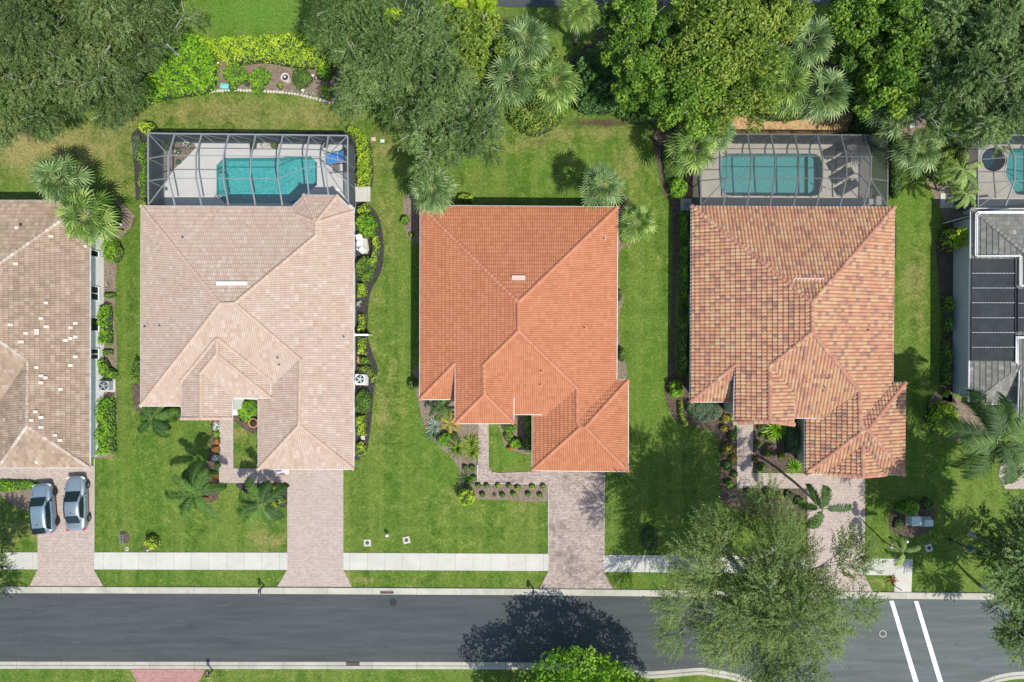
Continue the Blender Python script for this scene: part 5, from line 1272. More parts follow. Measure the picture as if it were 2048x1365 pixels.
bush('shrub', 'low dark green ground cover under the fan palm left of the dark framed cage', 1350, 330, 30, .5, 'l_mid', ry=46, leaf=(.13, .09), per=200)
bush('round_shrub', 'clipped bright green round shrub left of the dark framed cage', 1357, 376, 20, 1.3, 'l_bright', ry=21, wob=.04, leaf=(.15, .11), per=260)
# around the beige cage
plant('hedge', 'straight bright green hedge along the left side of the white framed cage', rect(279, 285, 295, 402), 1.1, 'l_bright', (.13, .09), 240, 'hedge', smooth=1)
bush('shrub', 'yellow green shrub at the upper left corner of the white framed cage', 294, 256, 17, 1.4, 'l_lime', ry=14, leaf=(.16, .12), per=220)
bush('shrub', 'dull sage shrub left of the straight hedge by the white framed cage', 272, 292, 11, .7, 'l_sage', ry=26, leaf=(.13, .08), per=240)
plant('hedge', 'curved yellow green hedge along the right side of the white framed cage', [(692, 258), (704, 252), (722, 262), (736, 280), (742, 310), (742, 345), (738, 370), (714, 374), (712, 330), (711, 290), (698, 272)], 1.2, 'l_lime', (.14, .10), 240, 'hedge')
plant('low_hedge', 'thin low hedge in the shade behind the white framed cage', rect(330, 272, 690, 280, .8), .6, 'l_dark', (.13, .09), 160, 'hedge', smooth=1)
# east side of the beige house, from the top down
for nm, lab, poly, h, mt in [
        ('shrub', 'yellow green shrub below the white slab beside the bay of the beige roof', ring(726, 418, 14, 12), .9, 'l_lime'),
        ('shrub', 'dark green flowering shrub with orange blooms beside the beige roof', ring(733, 450, 22, 24), 1.3, 'l_bright'),
        ('shrub', 'yellow green curved hedge right of the white garden seat', [(742, 470), (756, 472), (758, 500), (752, 530), (742, 545), (738, 520), (744, 495)], .8, 'l_lime'),
        ('shrub', 'dark green and red shrub below the white garden seat', ring(731, 538, 20, 28), 1.1, 'l_red'),
        ('shrub', 'yellow green clipped shrub below the green and red shrub', rect(713, 566, 733, 594), .8, 'l_lime'),
        ('shrub', 'small white and green plant beside the beige eave', ring(716, 607, 6, 7), .4, 'l_white'),
        ('shrub', 'yellow green clipped shrub just above the short white wall', rect(714, 628, 731, 665), .9, 'l_lime'),
        ('shrub', 'yellow green clipped shrub just below the short white wall', rect(714, 676, 732, 710), .9, 'l_lime'),
        ('shrub', 'lime green shrub beside the clay pots', ring(727, 722, 11, 9), .7, 'l_bright'),
        ('shrub', 'olive curved hedge wrapped round the white air conditioner', [(715, 733), (735, 730), (748, 742), (752, 756), (745, 768), (738, 760), (732, 748), (715, 744)], .8, 'l_ygr'),
        ('shrub', 'dark green loose shrub below the white air conditioner', ring(727, 805, 18, 26), 1.1, 'l_mid'),
        ('shrub', 'yellow green clipped shrub above the small white stepping slab', rect(712, 830, 731, 872), .9, 'l_lime'),
        ('shrub', 'yellow green clipped shrub at the lower right corner of the beige roof', ring(721, 900, 11, 18), .8, 'l_lime')]:
    plant(nm, lab, poly, h, M and mt, (.14, .10), 250, group='shrubs down the right side of the beige house', smooth=2)
# east side of the weathered house
for nm, lab, poly, h, mt in [
        ('shrub', 'large green shrub behind the lower fan palm at the weathered roof', ring(212, 428, 24, 32), 1.4, 'l_bright'),
        ('shrub', 'rounded bright green shrub below the lower fan palm', ring(222, 502, 18, 25), 1.4, 'l_bright'),
        ('shrub', 'tiny clipped green shrub below the bare twig plant', rect(207, 585, 229, 597), .6, 'l_bright'),
        ('clipped_hedge', 'narrow bright green hedge beside the middle windows of the white wall', rect(197, 610, 220, 690), 1.0, 'l_bright'),
        ('shrub', 'tiny flat green shrub above the hooked green shrub by the white wall', rect(203, 699, 225, 710), .5, 'l_bright'),
        ('shrub', 'hooked bright green shrub just above the dark air conditioner', [(193, 720), (210, 718), (218, 735), (232, 745), (228, 758), (208, 757), (194, 745)], 1.0, 'l_bright'),
        ('clipped_hedge', 'longest bright green hedge at the lower end of the white wall', rect(192, 796, 226, 912), 1.2, 'l_bright')]:
    plant(nm, lab, poly, h, mt, (.15, .11), 240, group='shrubs along the white wall of the weathered house', smooth=2)
# fronts
bush('round_shrub', 'yellow green round shrub alone on the lawn above the pavement', 302, 1087, 15, 1.0, 'l_lime', leaf=(.13, .09), per=320, wob=.05)
bush('shrub', 'red and green flowering shrub at the left eave of the beige roof', 273, 745, 12, 1.0, 'l_red', ry=28, leaf=(.15, .11), per=240)
bush('shrub', 'pale green shrub behind the small feather palm at the beige roof corner', 345, 828, 16, .8, 'l_mid', ry=12, leaf=(.14, .1), per=240)
for lab, x, y, r_, ry, mt in [('white flower clump at the upper end of the path strip by the beige porch', 431, 852, 10, 10, 'l_white'), ('orange flower clump above the upper white flower clump', 430, 842, 8, 4, 'l_orange'),
        ('green leafy clump between the white and orange flowers by the beige path', 431, 869, 8, 8, 'l_bright'), ('small orange and green clump in the middle of the beige path strip', 434, 882, 7, 8, 'l_orange'),
        ('orange flower clump just above the lower white flowers', 432, 900, 9, 10, 'l_orange'), ('white flower clump at the lower part of the beige path strip', 430, 917, 10, 9, 'l_white'),
        ('low green clump below the lower white flowers', 434, 932, 7, 8, 'l_mid'), ('orange flower clump level with the bend of the beige path', 428, 955, 10, 9, 'l_orange'),
        ('red flower clump at the foot of the feather palm', 415, 975, 14, 9, 'l_red'), ('small orange flower clump below the feather palm bed', 410, 998, 8, 5, 'l_orange')]:
    bush('flower_clump', lab, x, y, r_, .4, mt, ry=ry, leaf=(.12, .09), per=420, cat='flowers', group='flower clumps along the beige house path')
bush('flower_clump', 'green bed with scattered white flowers in the courtyard of the beige house', 494, 822, 20, .6, 'l_bright', ry=24, leaf=(.16, .12), per=260, cat='flowers')
for k, (x, y, r_) in enumerate([(484, 808, 3), (494, 817, 3), (501, 818, 3), (487, 826, 3), (488, 831, 2.5), (498, 832, 2.5), (480, 842, 2.5)]):
    bush('flower_clump', f'small white flower head above the beige courtyard bed, {ORD[k]} from the top', x, y, r_, .75, 'l_white', leaf=(.12, .09), per=500, cat='flowers', group='white flower heads in the beige courtyard')
for lab, x, y, r_, mt in [('lime shrub at the top of the dark bed left of the beige driveway', 552, 974, 8, 'l_lime'), ('green shrub at the left of the dark bed by the beige driveway', 535, 979, 8, 'l_bright'),
        ('lime shrub in the middle of the dark bed by the beige driveway', 530, 993, 7, 'l_lime'), ('green shrub at the right of the dark bed by the beige driveway', 562, 1002, 8, 'l_bright'), ('lime shrub at the foot of the dark bed by the beige driveway', 549, 1011, 8, 'l_lime')]:
    bush('shrub', lab, x, y, r_, .6, mt, leaf=(.15, .1), per=260, group='shrubs in the bed by the beige driveway')
# orange house front
up_ = [(957, 972), (973, 972), (996, 972), (1018, 972), (1036, 976), (1065, 974), (1086, 973)]; lo_ = [(965, 990), (1005, 991), (1027, 989), (1056, 989), (1080, 991)]
for k, (x, y) in enumerate(up_): bush('round_bush', f'small round green bush, {ORD[k]} from left in the upper row by the orange house driveway', x, y, 6.2, .5, 'l_lime' if k > 1 else 'l_bright', leaf=(.10, .07), per=520, wob=.06, group='small round bushes in two rows by the orange house')
for k, (x, y) in enumerate(lo_): bush('round_bush', f'small round green bush, {ORD[k]} from left in the lower row by the orange house driveway', x, y, 6.2, .5, 'l_bright' if k < 4 else 'l_lime', leaf=(.10, .07), per=520, wob=.06, group='small round bushes in two rows by the orange house')
bush('round_bush', 'small red leaved seedling in the lower row of bushes by the orange house', 989, 990, 4, .25, 'l_mottled', leaf=(.1, .05), per=400)
bush('round_shrub', 'large yellow green ball shrub at the corner of the orange house front bed', 933, 994, 18.5, 1.5, 'l_lime', leaf=(.13, .09), per=380, wob=.04)
def spiky(name, label, px, py, r, h, mat, n=40, group=None, w=.07, cat='plant'):
    """rosette of long strap leaves"""
    c = P(px, py, h * .4); rs = random.Random(int(px + py)); V = []; Q = []; RN = []; R = r * S
    for k in range(n):
        az = k * 2.39996; u = (k + .5) / n; el = math.radians(82 - 74 * u); L = math.hypot(R, h) * rs.uniform(.8, 1.05) * (.7 + .3 * u); d = Vector((math.cos(az) * math.cos(el), math.sin(az) * math.cos(el), math.sin(el)))
        sd = Vector((-math.sin(az), math.cos(az), 0)) * w * .5; p0 = Vector((math.cos(az), math.sin(az), 0)) * .05; p1 = p0 + d * L * .55; p2 = p0 + d * L - Vector((0, 0, L * .28)); p2.z = max(.03, p2.z)
        b = len(V); V += [p0 - sd * .6, p0 + sd * .6, p1 + sd, p1 - sd, p2 + sd * .1, p2 - sd * .1]; Q += [(b, b + 1, b + 2, b + 3), (b + 3, b + 2, b + 4, b + 5)]; RN += [rs.random()] * 2
    me = raw('leaves', np.array([tuple(v) for v in V]), np.array(Q), RN); o = mobj(name, me, M[mat], None, Vector((c.x, c.y, .02))); tag(o, label, cat, group); return o
spiky('spiky_plant', 'pale silver spiky plant below the golden palm by the orange house', 869, 853, 20, .8, 'l_silver', 44)
spiky('spiky_plant', 'blue green spiky plant at the lawn edge by the orange house', 866, 869, 15, .7, 'l_sage', 40)
bush('round_shrub', 'bright green shrub between the blue spiky plant and the striped clumps by the orange house', 888, 881, 15, .9, 'l_bright', leaf=(.14, .1), per=260)
bush('shrub', 'low mid green shrub right of the bright green shrub by the orange house', 909, 873, 9, .5, 'l_mid', leaf=(.13, .09), per=260)
for lab, x, y, r_ in [('striped strap leaved clump at the lawn edge left of the orange house path', 915, 897, 20), ('upper striped strap leaved clump beside the orange house path', 942, 886, 16), ('lower striped strap leaved clump beside the orange house path', 944, 905, 15)]:
    spiky('strap_leaf_clump', lab, x, y, r_, .8, 'l_ygr', 70, 'strap leaved clumps by the orange house path', .09)
spiky('spiky_plant', 'dark strappy plant just above the large yellow green ball shrub', 933, 960, 19, .9, 'l_dark', 44)
bush('shrub', 'small green shrub at the upper left of the path bend by the orange house', 930, 935, 6.5, .5, 'l_mid', leaf=(.12, .08), per=350); bush('shrub', 'slightly larger green shrub close to the path bend by the orange house', 945, 937, 7.5, .6, 'l_bright', leaf=(.12, .08), per=350)
bush('shrub', 'green shrub beside the dark strappy plant at the path bend', 948, 957, 7, .5, 'l_bright', leaf=(.12, .08), per=300)
for lab, x, y, r_, ry, h, mt in [('green shrub in the orange house courtyard close to the gable', 1020, 856, 15, 10, .8, 'l_bright'), ('yellow flowering shrub on the curved edge of the orange house courtyard bed', 1018, 874, 10, 14, .7, 'l_ygr'),
        ('large leaved green shrub in the middle of the orange house courtyard bed', 1032, 888, 14, 11, .8, 'l_bright'), ('golden orange shrub at the tip of the orange house courtyard bed', 1021, 896, 8, 6, .5, 'l_orange')]:
    bush('shrub', lab, x, y, r_, h, mt, ry=ry, leaf=(.17, .12), per=220, group='shrubs in the orange house courtyard')
plant('clipped_hedge', 'narrow dark green hedge along the garage wall in the orange house courtyard', rect(1049, 830, 1063, 906), .9, 'l_bright', (.12, .08), 240, 'hedge', smooth=1)
for lab, x, y, r_, ry, h, mt in [('olive shrub at the lower left eave of the orange roof', 826, 769, 11, 13, .9, 'l_red'), ('round green shrub in the pale bed beside the upper left eave of the orange roof', 808, 439, 10, 11, .6, 'l_bright'), ('small yellow shrub below the round green shrub left of the orange roof', 822, 470, 6, 6, .4, 'l_lime'),
        ('lime shrub behind the top left corner of the orange roof', 932, 396, 18, 10, .9, 'l_lime'), ('dark shrub beneath the fan palm at the top right corner of the orange roof', 1188, 402, 26, 8, .9, 'l_dark'), ('green shrub under the short fan palm by the orange roof', 1250, 478, 10, 10, .6, 'l_bright'),
        ('reddish shrub in the pale bed halfway down the right eave of the orange roof', 1240, 590, 6, 12, .6, 'l_red'), ('brownish shrub near the lower right eave of the orange roof', 1244, 709, 10, 14, .8, 'l_red'), ('dark low shrub between the two fan palms at the orange roof corner', 1240, 400, 14, 12, .7, 'l_mid')]:
    bush('shrub', lab, x, y, r_, h, mt, ry=ry, leaf=(.14, .1), per=230)
# mottled house, left side
for lab, x0, y0, x1, y1, mt in [('upper clipped green hedge beside the left eave of the mottled roof', 1359, 422, 1378, 480, 'l_bright'), ('second clipped green hedge beside the left eave of the mottled roof', 1360, 492, 1378, 596, 'l_bright'),
        ('third clipped olive hedge beside the left eave of the mottled roof', 1358, 645, 1376, 752, 'l_ygr')]:
    plant('clipped_hedge', lab, rect(x0, y0, x1, y1), 1.1, mt, (.14, .10), 240, 'hedge', 'hedges down the left side of the mottled house', smooth=1)
bush('shrub', 'small dark shrub between the second and third hedge by the mottled roof', 1366, 622, 8, .6, 'l_mid', ry=14, leaf=(.13, .09), per=250)
bush('shrub', 'bright green shrub at the lawn tip below the hedges of the mottled roof', 1354, 780, 17, 1.1, 'l_bright', ry=19, leaf=(.16, .12), per=240)
plant('shrub', 'narrow yellow green shrub row along the curved bed of the mottled house', [(1356, 805), (1366, 806), (1368, 828), (1378, 848), (1368, 854), (1360, 840)], .7, 'l_lime', (.13, .10), 300, 'shrub')
plant('shrub', 'broad sage green low shrub below the left gable of the mottled roof', [(1372, 803), (1400, 801), (1435, 806), (1446, 820), (1436, 840), (1410, 846), (1388, 842), (1374, 822)], .9, 'l_sage', (.11, .07), 330, 'shrub')
spiky('spiky_plant', 'yellow strap leaves sticking out of the sage green shrub', 1414, 814, 8, 1.1, 'l_gold', 9, w=.14)
for lab, x, y, r_, mt in [('yellow striped shrub left of the green garden hose', 1450, 838, 10, 'l_mottled'), ('lime shrub just above the green garden hose', 1463, 838, 8, 'l_lime'), ('red leaved shrub left of the mottled house path', 1449, 858, 8, 'l_mottled'), ('green shrub below the hose beside the mottled house path', 1465, 873, 10, 'l_mid'),
        ('large red and yellow shrub beside the mottled house path', 1455, 900, 14, 'l_mottled'), ('yellow leaved shrub below the large red and yellow one', 1468, 915, 9, 'l_mottled'), ('olive shrub on the shaded left of the mottled house path', 1457, 932, 12, 'l_red'),
        ('lime shrub at the bend of the mottled house path', 1470, 950, 8, 'l_lime'), ('green shrub in the shade below the bend of the mottled house path', 1460, 968, 9, 'l_bright')]:
    bush('shrub', lab, x, y, r_, .6, mt, leaf=(.15, .1), per=280, group='shrubs left of the mottled house path')
spiky('spiky_plant', 'big bright green arching plant below the gable of the mottled roof', 1557, 860, 22, 1.3, 'l_bright', 60, w=.16)
plant('shrub', 'tall silver green hedge along the garage wall in the mottled house courtyard', rect(1577, 848, 1596, 910), 1.5, 'l_sage', (.12, .07), 330, 'shrub', smooth=1)
for lab, x, y, r_, mt in [('olive shrub at the top of the mottled house courtyard beside the path', 1522, 855, 9, 'l_mid'), ('lime shrub below the big arching plant', 1541, 876, 9, 'l_lime'), ('small green shrub left in the mottled house courtyard', 1525, 872, 6, 'l_bright'), ('small green shrub right of the path in the mottled house courtyard', 1517, 888, 7, 'l_mid'),
        ('round green shrub in the middle of the mottled house courtyard', 1536, 908, 8, 'l_bright'), ('lime star shaped shrub right of the round green one', 1564, 913, 8, 'l_lime'), ('yellow shrub beside the lower path of the mottled house courtyard', 1512, 919, 7, 'l_mottled'), ('dark shrub above the lower path bend of the mottled house', 1524, 935, 10, 'l_red')]:
    bush('shrub', lab, x, y, r_, .5, mt, leaf=(.15, .1), per=280, group='shrubs in the mottled house courtyard')
spiky('spiky_plant', 'bright green cycad like plant at the garage corner of the mottled house', 1590, 933, 15, .7, 'l_bright', 50, w=.1)
for lab, x, y, r_, mt in [('green shrub under the street tree left below the mottled house path', 1500, 990, 12, 'l_mid'), ('green shrub below the middle of the mottled house path', 1538, 985, 10, 'l_bright'), ('small yellow flowering shrub beside the bare palm trunk', 1562, 993, 6, 'l_gold'), ('dark shrub between the path and the street tree', 1580, 992, 10, 'l_dark'), ('green shrub beside the tall feather palm trunk', 1600, 1005, 11, 'l_bright')]:
    bush('shrub', lab, x, y, r_, .7, mt, leaf=(.15, .1), per=260, group='shrubs below the mottled house path')
bush('round_shrub', 'dark oval clipped shrub in the tree shade above the pavement', 1302, 1080, 19, 1.1, 'l_dark', ry=27, leaf=(.13, .09), per=280, wob=.05)
plant('low_hedge', 'thin low green plants along the right eave of the mottled roof', rect(1787, 430, 1793, 520, .8), .5, 'l_bright', (.12, .08), 300, 'plants', smooth=1)
# right side
bush('round_shrub', 'big yellow green rounded shrub below the grey roof beside the palm trunk', 1890, 838, 29, 1.6, 'l_lime', ry=34, leaf=(.17, .13), per=230)
spiky('spiky_plant', 'dark green star shaped agave beside the big yellow green shrub', 1937, 872, 16, .6, 'l_sage', 30, w=.12)
bush('round_shrub', 'bright lime round shrub beside the grey wall', 1911, 478, 22, 2.0, 'l_lime', ry=24, leaf=(.18, .14), per=240)
for lab, x0, y0, x1, y1 in [('clipped green hedge halfway down the grey wall', 1890, 592, 1905, 664), ('clipped green hedge at the lower half of the grey wall', 1888, 680, 1903, 770)]:
    plant('clipped_hedge', lab, rect(x0, y0, x1, y1), 1.0, 'l_bright', (.14, .10), 240, 'hedge', 'hedges along the grey wall', smooth=1)
bush('shrub', 'small green shrub at the foot of the grey wall above the palm trunk', 1893, 788, 9, .6, 'l_bright', ry=8, leaf=(.13, .09), per=260)
bush('shrub', 'bright green shrub behind the pale green utility boxes', 1818, 1018, 22, .9, 'l_bright', ry=17, leaf=(.15, .11), per=240)
bush('shrub', 'reddish twiggy shrub left of the pale green utility boxes', 1800, 1050, 12, .6, 'l_red', leaf=(.14, .07), per=150)
bush('shrub', 'dark green shrub right of the pale green utility boxes', 1858, 1008, 12, .6, 'l_mid', leaf=(.14, .1), per=230)
plant('shrub', 'low green planting at the left edge beside the parked hatchback', [(-10, 962), (40, 960), (72, 963), (70, 978), (40, 982), (-10, 985)], .5, 'l_bright', (.14, .09), 240)
spiky('fallen_frond', 'brown dried palm frond lying on the verge beside the pavement spur', 1784, 1160, 16, .15, 'l_brown', 14, w=.1, cat='palm frond')
for lab, x, y in [('green shrub in front of the grey house between the palm fronds', 2015, 905), ('dark shrub at the right edge beside the grey house paving', 2035, 900)]:
    bush('shrub', lab, x, y, 16, .8, 'l_mid', leaf=(.16, .11), per=220)
# ---------------------------------------------------------------- cars
def loft(name, secs, mat, parent, mirror=True, level=1, close=True):
    """secs: list of (y, [(x, z), ...]) half sections from the centre line outwards"""
    V = []; F = []; n = len(secs[0][1])
    for y, pr in secs:
        row = [(x, y, z) for x, z in pr]; V += row + [(-x, y, z) for x, y, z in reversed(row) if x > 1e-6]
    m = len(V) // len(secs)
    for i in range(len(secs) - 1):
        for k in range(m): F.append((i * m + k, i * m + (k + 1) % m, (i + 1) * m + (k + 1) % m, (i + 1) * m + k))
    F.append(tuple(reversed(range(m)))); F.append(tuple((len(secs) - 1) * m + k for k in range(m)))
    me = bpy.data.meshes.new(name); me.from_pydata(V, [], F)
    bm = bmesh.new(); bm.from_mesh(me); bmesh.ops.recalc_face_normals(bm, faces=bm.faces); bm.to_mesh(me); bm.free()
    me.polygons.foreach_set('use_smooth', [True] * len(me.polygons)); me.update()
    o = mobj(name, me, mat, parent)
    s_ = o.modifiers.new('s', 'SUBSURF'); s_.levels = s_.render_levels = 2 if level > 1 else 1
    return o
def car(name, label, px, py, heading, paint, L, W, Ht, suv, rim):
    c = P(px, py, 0); root = empty(name, (c.x, c.y, .055), heading, label, 'car'); h = L / 2; w = W / 2
    def sec(y, ww, z0, z1, cr=.05): return (y, [(0, z1 + cr), (ww * .55, z1 + cr * .8), (ww * .86, z1), (ww * .985, z1 - .10), (ww, z1 - .28), (ww * .985, z0 + .16), (ww * .9, z0), (0, z0)])
    if suv:
        S_ = [(h, .60, .40, .62), (h - .10, .78, .28, .82), (h - .35, .90, .24, .94), (h - .8, .98, .22, 1.03), (h - 1.25, 1, .22, 1.10), (0, 1, .22, 1.08), (-h + .9, 1, .22, 1.12), (-h + .35, .98, .26, 1.13), (-h + .1, .92, .30, 1.05), (-h, .78, .40, .85)]
        wb, wt, rf, rr, rb = h - 1.15, h - 1.85, h - 2.0, -h + .65, -h + .12
    else:
        S_ = [(h, .52, .36, .55), (h - .10, .74, .26, .66), (h - .35, .89, .20, .76), (h - .85, .98, .18, .86), (h - 1.35, 1, .18, .93), (0, 1, .18, .92), (-h + 1.1, 1, .18, .98), (-h + .5, .98, .20, 1.0), (-h + .12, .88, .26, .93), (-h, .70, .36, .72)]
        wb, wt, rf, rr, rb = h - 1.32, h - 2.15, h - 2.3, -h + 1.42, -h + .72
    loft('body', [sec(y, w * a, z0, z1) for y, a, z0, z1 in S_], M[paint], root)
    belt = 1.08 if suv else .93
    def cs(y, wb_, zb, wt_, zt): return (y, [(0, zt + .035), (wt_ * .7, zt + .02), (wt_, zt - .05), (wb_, zb), (0, zb)])
    wt_ = w * .72
    secs = [cs(wb + .03, w * .80, belt - .03, w * .78, belt + .06), cs(wt, w * .91, belt - .03, wt_ * .98, Ht - .06), cs(rf - .25, w * .93, belt - .03, wt_, Ht), cs((rf + rr) / 2, w * .94, belt - .03, wt_, Ht + .01), cs(rr + .1, w * .93, belt - .03, wt_ * .97, Ht - .02), cs(rb, w * .84, belt, wt_ * (.94 if suv else .9), belt + (.22 if suv else .07))]
    loft('cabin', secs, M[paint], root, level=1)
    # glass
    def gl(nm, pts):
        mb = MB(); mb.add(pts, [tuple(range(len(pts)))]); o = mb.build(nm, M['glass'], root)
        sd = o.modifiers.new('s', 'SOLIDIFY'); sd.thickness = .015; return o
    e = .045
    gl('windscreen', [(-w * .73, wb - .02, belt + .10), (w * .73, wb - .02, belt + .10), (wt_ * .90, wt + .02, Ht - .005 + e * .3), (-wt_ * .90, wt + .02, Ht - .005 + e * .3)])
    zt_r = Ht - .01; zb_r = belt + (.34 if suv else .14)
    gl('rear_window', [(wt_ * .86, rb + .03, zb_r), (-wt_ * .86, rb + .03, zb_r), (-wt_ * .86, rr - .02, zt_r + .02), (wt_ * .86, rr - .02, zt_r + .02)])
    for s_ in (-1, 1):
        x0, x1 = s_ * (w * .935 + .012), s_ * (wt_ * 1.0 + .035)
        z0, z1 = belt + .03, Ht - .10
        pts = [(x0 * .985, wb - .28, z0), (x0, (wb + rb) / 2, z0), (x0 * .965, rb + (.25 if suv else .38), z0 + .03), (x1, rr + .0, z1), (x1 * 1.01, (rf + rr) / 2, z1 + .02), (x1, wt - .10, z1)]
        if s_ < 0: pts = pts[::-1]
        gl('side_window', pts)
        mb = MB(); mb.box((s_ * (w + .09), wb - .36, belt + .02), (.2, .12, .14)); mb.build('mirror', M['black'] if suv else M[paint], root, bevel=.03)
        mb = MB(); mb.box((s_ * w * .70, h - .21, .70 if suv else .60), (.34, .26, .13), rz=-s_ * .45); mb.build('headlight', M['lamp'], root, bevel=.03)
        mb = MB(); mb.box((s_ * w * .80, -h + .11, .92 if suv else .80), (.26, .16, .14), rz=s_ * .4); mb.build('tail_light', M['redlens'], root, bevel=.03)
        for hy in (.35, -.6):
            mb = MB(); mb.box((s_ * (w + .005), hy, belt - .16), (.03, .2, .035)); mb.build('door_handle', M[paint], root, bevel=.008)
        for wy in (h - .92, -h + (.88 if suv else 1.0)):
            R = .345 if suv else .33; cx = s_ * (w - .09)
            t = MB(); t.lathe((0, 0, 0), [(R * .6, -.11), (R * .9, -.115), (R, -.08), (R, .08), (R * .9, .115), (R * .6, .11)], 24)
            tv = MB(); tv.add([(z, x, y) if False else (cx + z, wy + x, R + y) for x, y, z in t.v], t.f)
            ty = tv.build('wheel', M['rubber'], root, True)
            rm = MB(); rr_ = MB(); rr_.lathe((0, 0, 0), [(R * .64, -.10), (R * .64, .118), (R * .56, .10), (R * .5, .075)], 20)
            rm.add([(cx + (z if s_ > 0 else -z), wy + x, R + y) for x, y, z in rr_.v], rr_.f, 1)
            for k in range(5):
                a = 2 * math.pi * k / 5; d = Vector((0, math.cos(a), math.sin(a))); p = Vector((cx + s_ * .105, wy, R))
                rm.beam(p + d * .03, p + d * R * .6, .07, .03)
            rm.build('rim', [M[rim], M['metal_dk']], ty)
    for s_ in (-1, 1):
        mb = MB(); mb.beam((s_ * .12, wb + .03, belt + .13), (s_ * .12 + .42, wb - .20, belt + .22), .02, .02); mb.build('wiper', M['black'], root)
        mb = MB(); mb.beam((s_ * w * .70, h - .45, .0), (s_ * w * .78, wb + .1, .0), .014, .01); mb2 = MB(); z_ = (1.06 if suv else .90); mb2.beam((s_ * w * .60, h - .50, z_ - .075), (s_ * w * .66, wb + .15, z_ + .045), .018, .02); mb2.build('bonnet_seam', M['black'], root)
    mb = MB(); mb.box((0, h - .04, .46), (W * .55, .06, .16)); mb.build('grille', M['black'], root, bevel=.02)
    mb = MB(); mb.box((0, rr + .35, Ht + .045), (.05, .14, .05)); mb.build('roof_antenna', M['black'], root, bevel=.01)
    return root
car('parked_car', 'pale blue grey hatchback parked on the left of the brick driveway', 98.5, 1013, math.radians(4.5), 'carb', 4.45, 1.84, 1.58, True, 'rim_d')
car('parked_car', 'silver saloon car parked on the right of the brick driveway by the lawn', 162.5, 1003, math.radians(2.0), 'cars', 4.85, 1.82, 1.42, False, 'rim_s')

# ---------------------------------------------------------------- small things
def air_con(label, px, py, mat, dark):
    c = P(px, py, .45); root = empty('air_conditioner', (c.x, c.y, .03), R0.uniform(-.03, .03), label, 'air conditioner')
    mb = MB(); mb.box((0, 0, .03), (1.12, 1.12, .07)); mb.build('pad', M['walk'], root)
    mb = MB(); mb.box((-.02, .02, .44), (.86, .86, .74)); mb.build('cabinet', M[mat], root, bevel=.04)
    mb = MB(); mb.lathe((-.02, .02, .815), [(.38, 0), (.38, .02), (.36, .025)], 24); mb.build('fan_opening', M['metal_dk'], root)
    fb = MB()
    for k in range(5):
        a = 2 * math.pi * k / 5; d = Vector((math.cos(a), math.sin(a), 0)); n_ = Vector((-d.y, d.x, 0)); o = Vector((-.02, .02, .842))
        fb.poly([o + d * .06 - n_ * .02, o + d * .31 - n_ * .03, o + d * .33 + n_ * .09, o + d * .2 + n_ * .10, o + d * .06 + n_ * .03])
    fb.lathe((-.02, .02, .84), [(.08, 0), (.08, .03)], 14); fb.build('fan_blades', M['util'] if not dark else M['acgrey'], root)
    g = MB()
    for r_ in (.16, .26, .37):
        pts = [Vector((-.02 + r_ * math.cos(a), .02 + r_ * math.sin(a), .875)) for a in [2 * math.pi * k / 24 for k in range(25)]]; g.tube(pts, .006, 4)
    g.build('guard', M['metal_dk'], root)
air_con('white air conditioner beside the right eave of the beige roof', 722.5, 759, 'white', False)
air_con('dark grey air conditioner by the white wall of the weathered house', 213, 772, 'acgrey', True)

def mailbox(label, px, py, rz=0):
    b = P(px, py, 0); root = empty('mailbox', (b.x, b.y, .02), rz, label, 'mailbox', 'kerbside mailboxes')
    mb = MB(); mb.box((0, 0, .6), (.10, .10, 1.2)); mb.box((0, -.12, .98), (.08, .45, .08)); mb.box((0, 0, 1.28), (.14, .14, .05)); mb.lathe((0, 0, 1.3), [(.03, 0), (.07, .05), (.05, .1), (.01, .14)], 10)
    mb.build('post', M['metal_dk'], root, bevel=.008)
    mb = MB(); pr = [(-.11, 0), (.11, 0), (.11, .14), (.08, .21), (0, .24), (-.08, .21), (-.11, .14)]
    vs = [(x, y, 1.02 + z) for y in (-.42, .12) for x, z in pr]; n = len(pr)
    mb.add(vs, [tuple(range(n)), tuple(reversed(range(n, 2 * n)))] + [(i, i + n, (i + 1) % n + n, (i + 1) % n) for i in range(n)]); mb.build('box', M['metal_dk'], root)
    mb = MB(); mb.box((.13, -.2, 1.22), (.015, .14, .07)); mb.build('flag', M['red'], root)
mailbox('black mailbox at the kerb left of the beige house driveway', 528.5, 1171.5); mailbox('black mailbox at the kerb left of the orange house driveway', 1066, 1175.5)
mailbox('black mailbox at the bottom edge of the photo across the road', 426, 1339, math.pi)

b = P(1901, 1080, 0); root = empty('lamp_post', (b.x, b.y, 0), 0, 'slim black post lamp with blue glass lantern on the shaded lawn', 'lamp post')
mb = MB(); mb.lathe((0, 0, 0), [(.16, 0), (.16, .06), (.09, .14), (.055, .3), (.045, 2.2), (.06, 2.24)], 14); mb.build('post', M['metal_dk'], root, True)
mb = MB(); mb.lathe((0, 0, 2.24), [(.10, 0), (.17, .05), (.22, .34), (.20, .36)], 8); lh = mb.build('lantern', M['glass'], root)
mb = MB(); mb.lathe((0, 0, 2.60), [(.27, 0), (.26, .03), (.10, .17), (.03, .20), (.03, .28)], 8); mb.build('cap', M['navy'], root)
mb = MB(); mb.lathe((0, 0, 2.83), [(.045, 0), (.06, .05), (.02, .1)], 10); mb.build('finial', M['steel'], root)

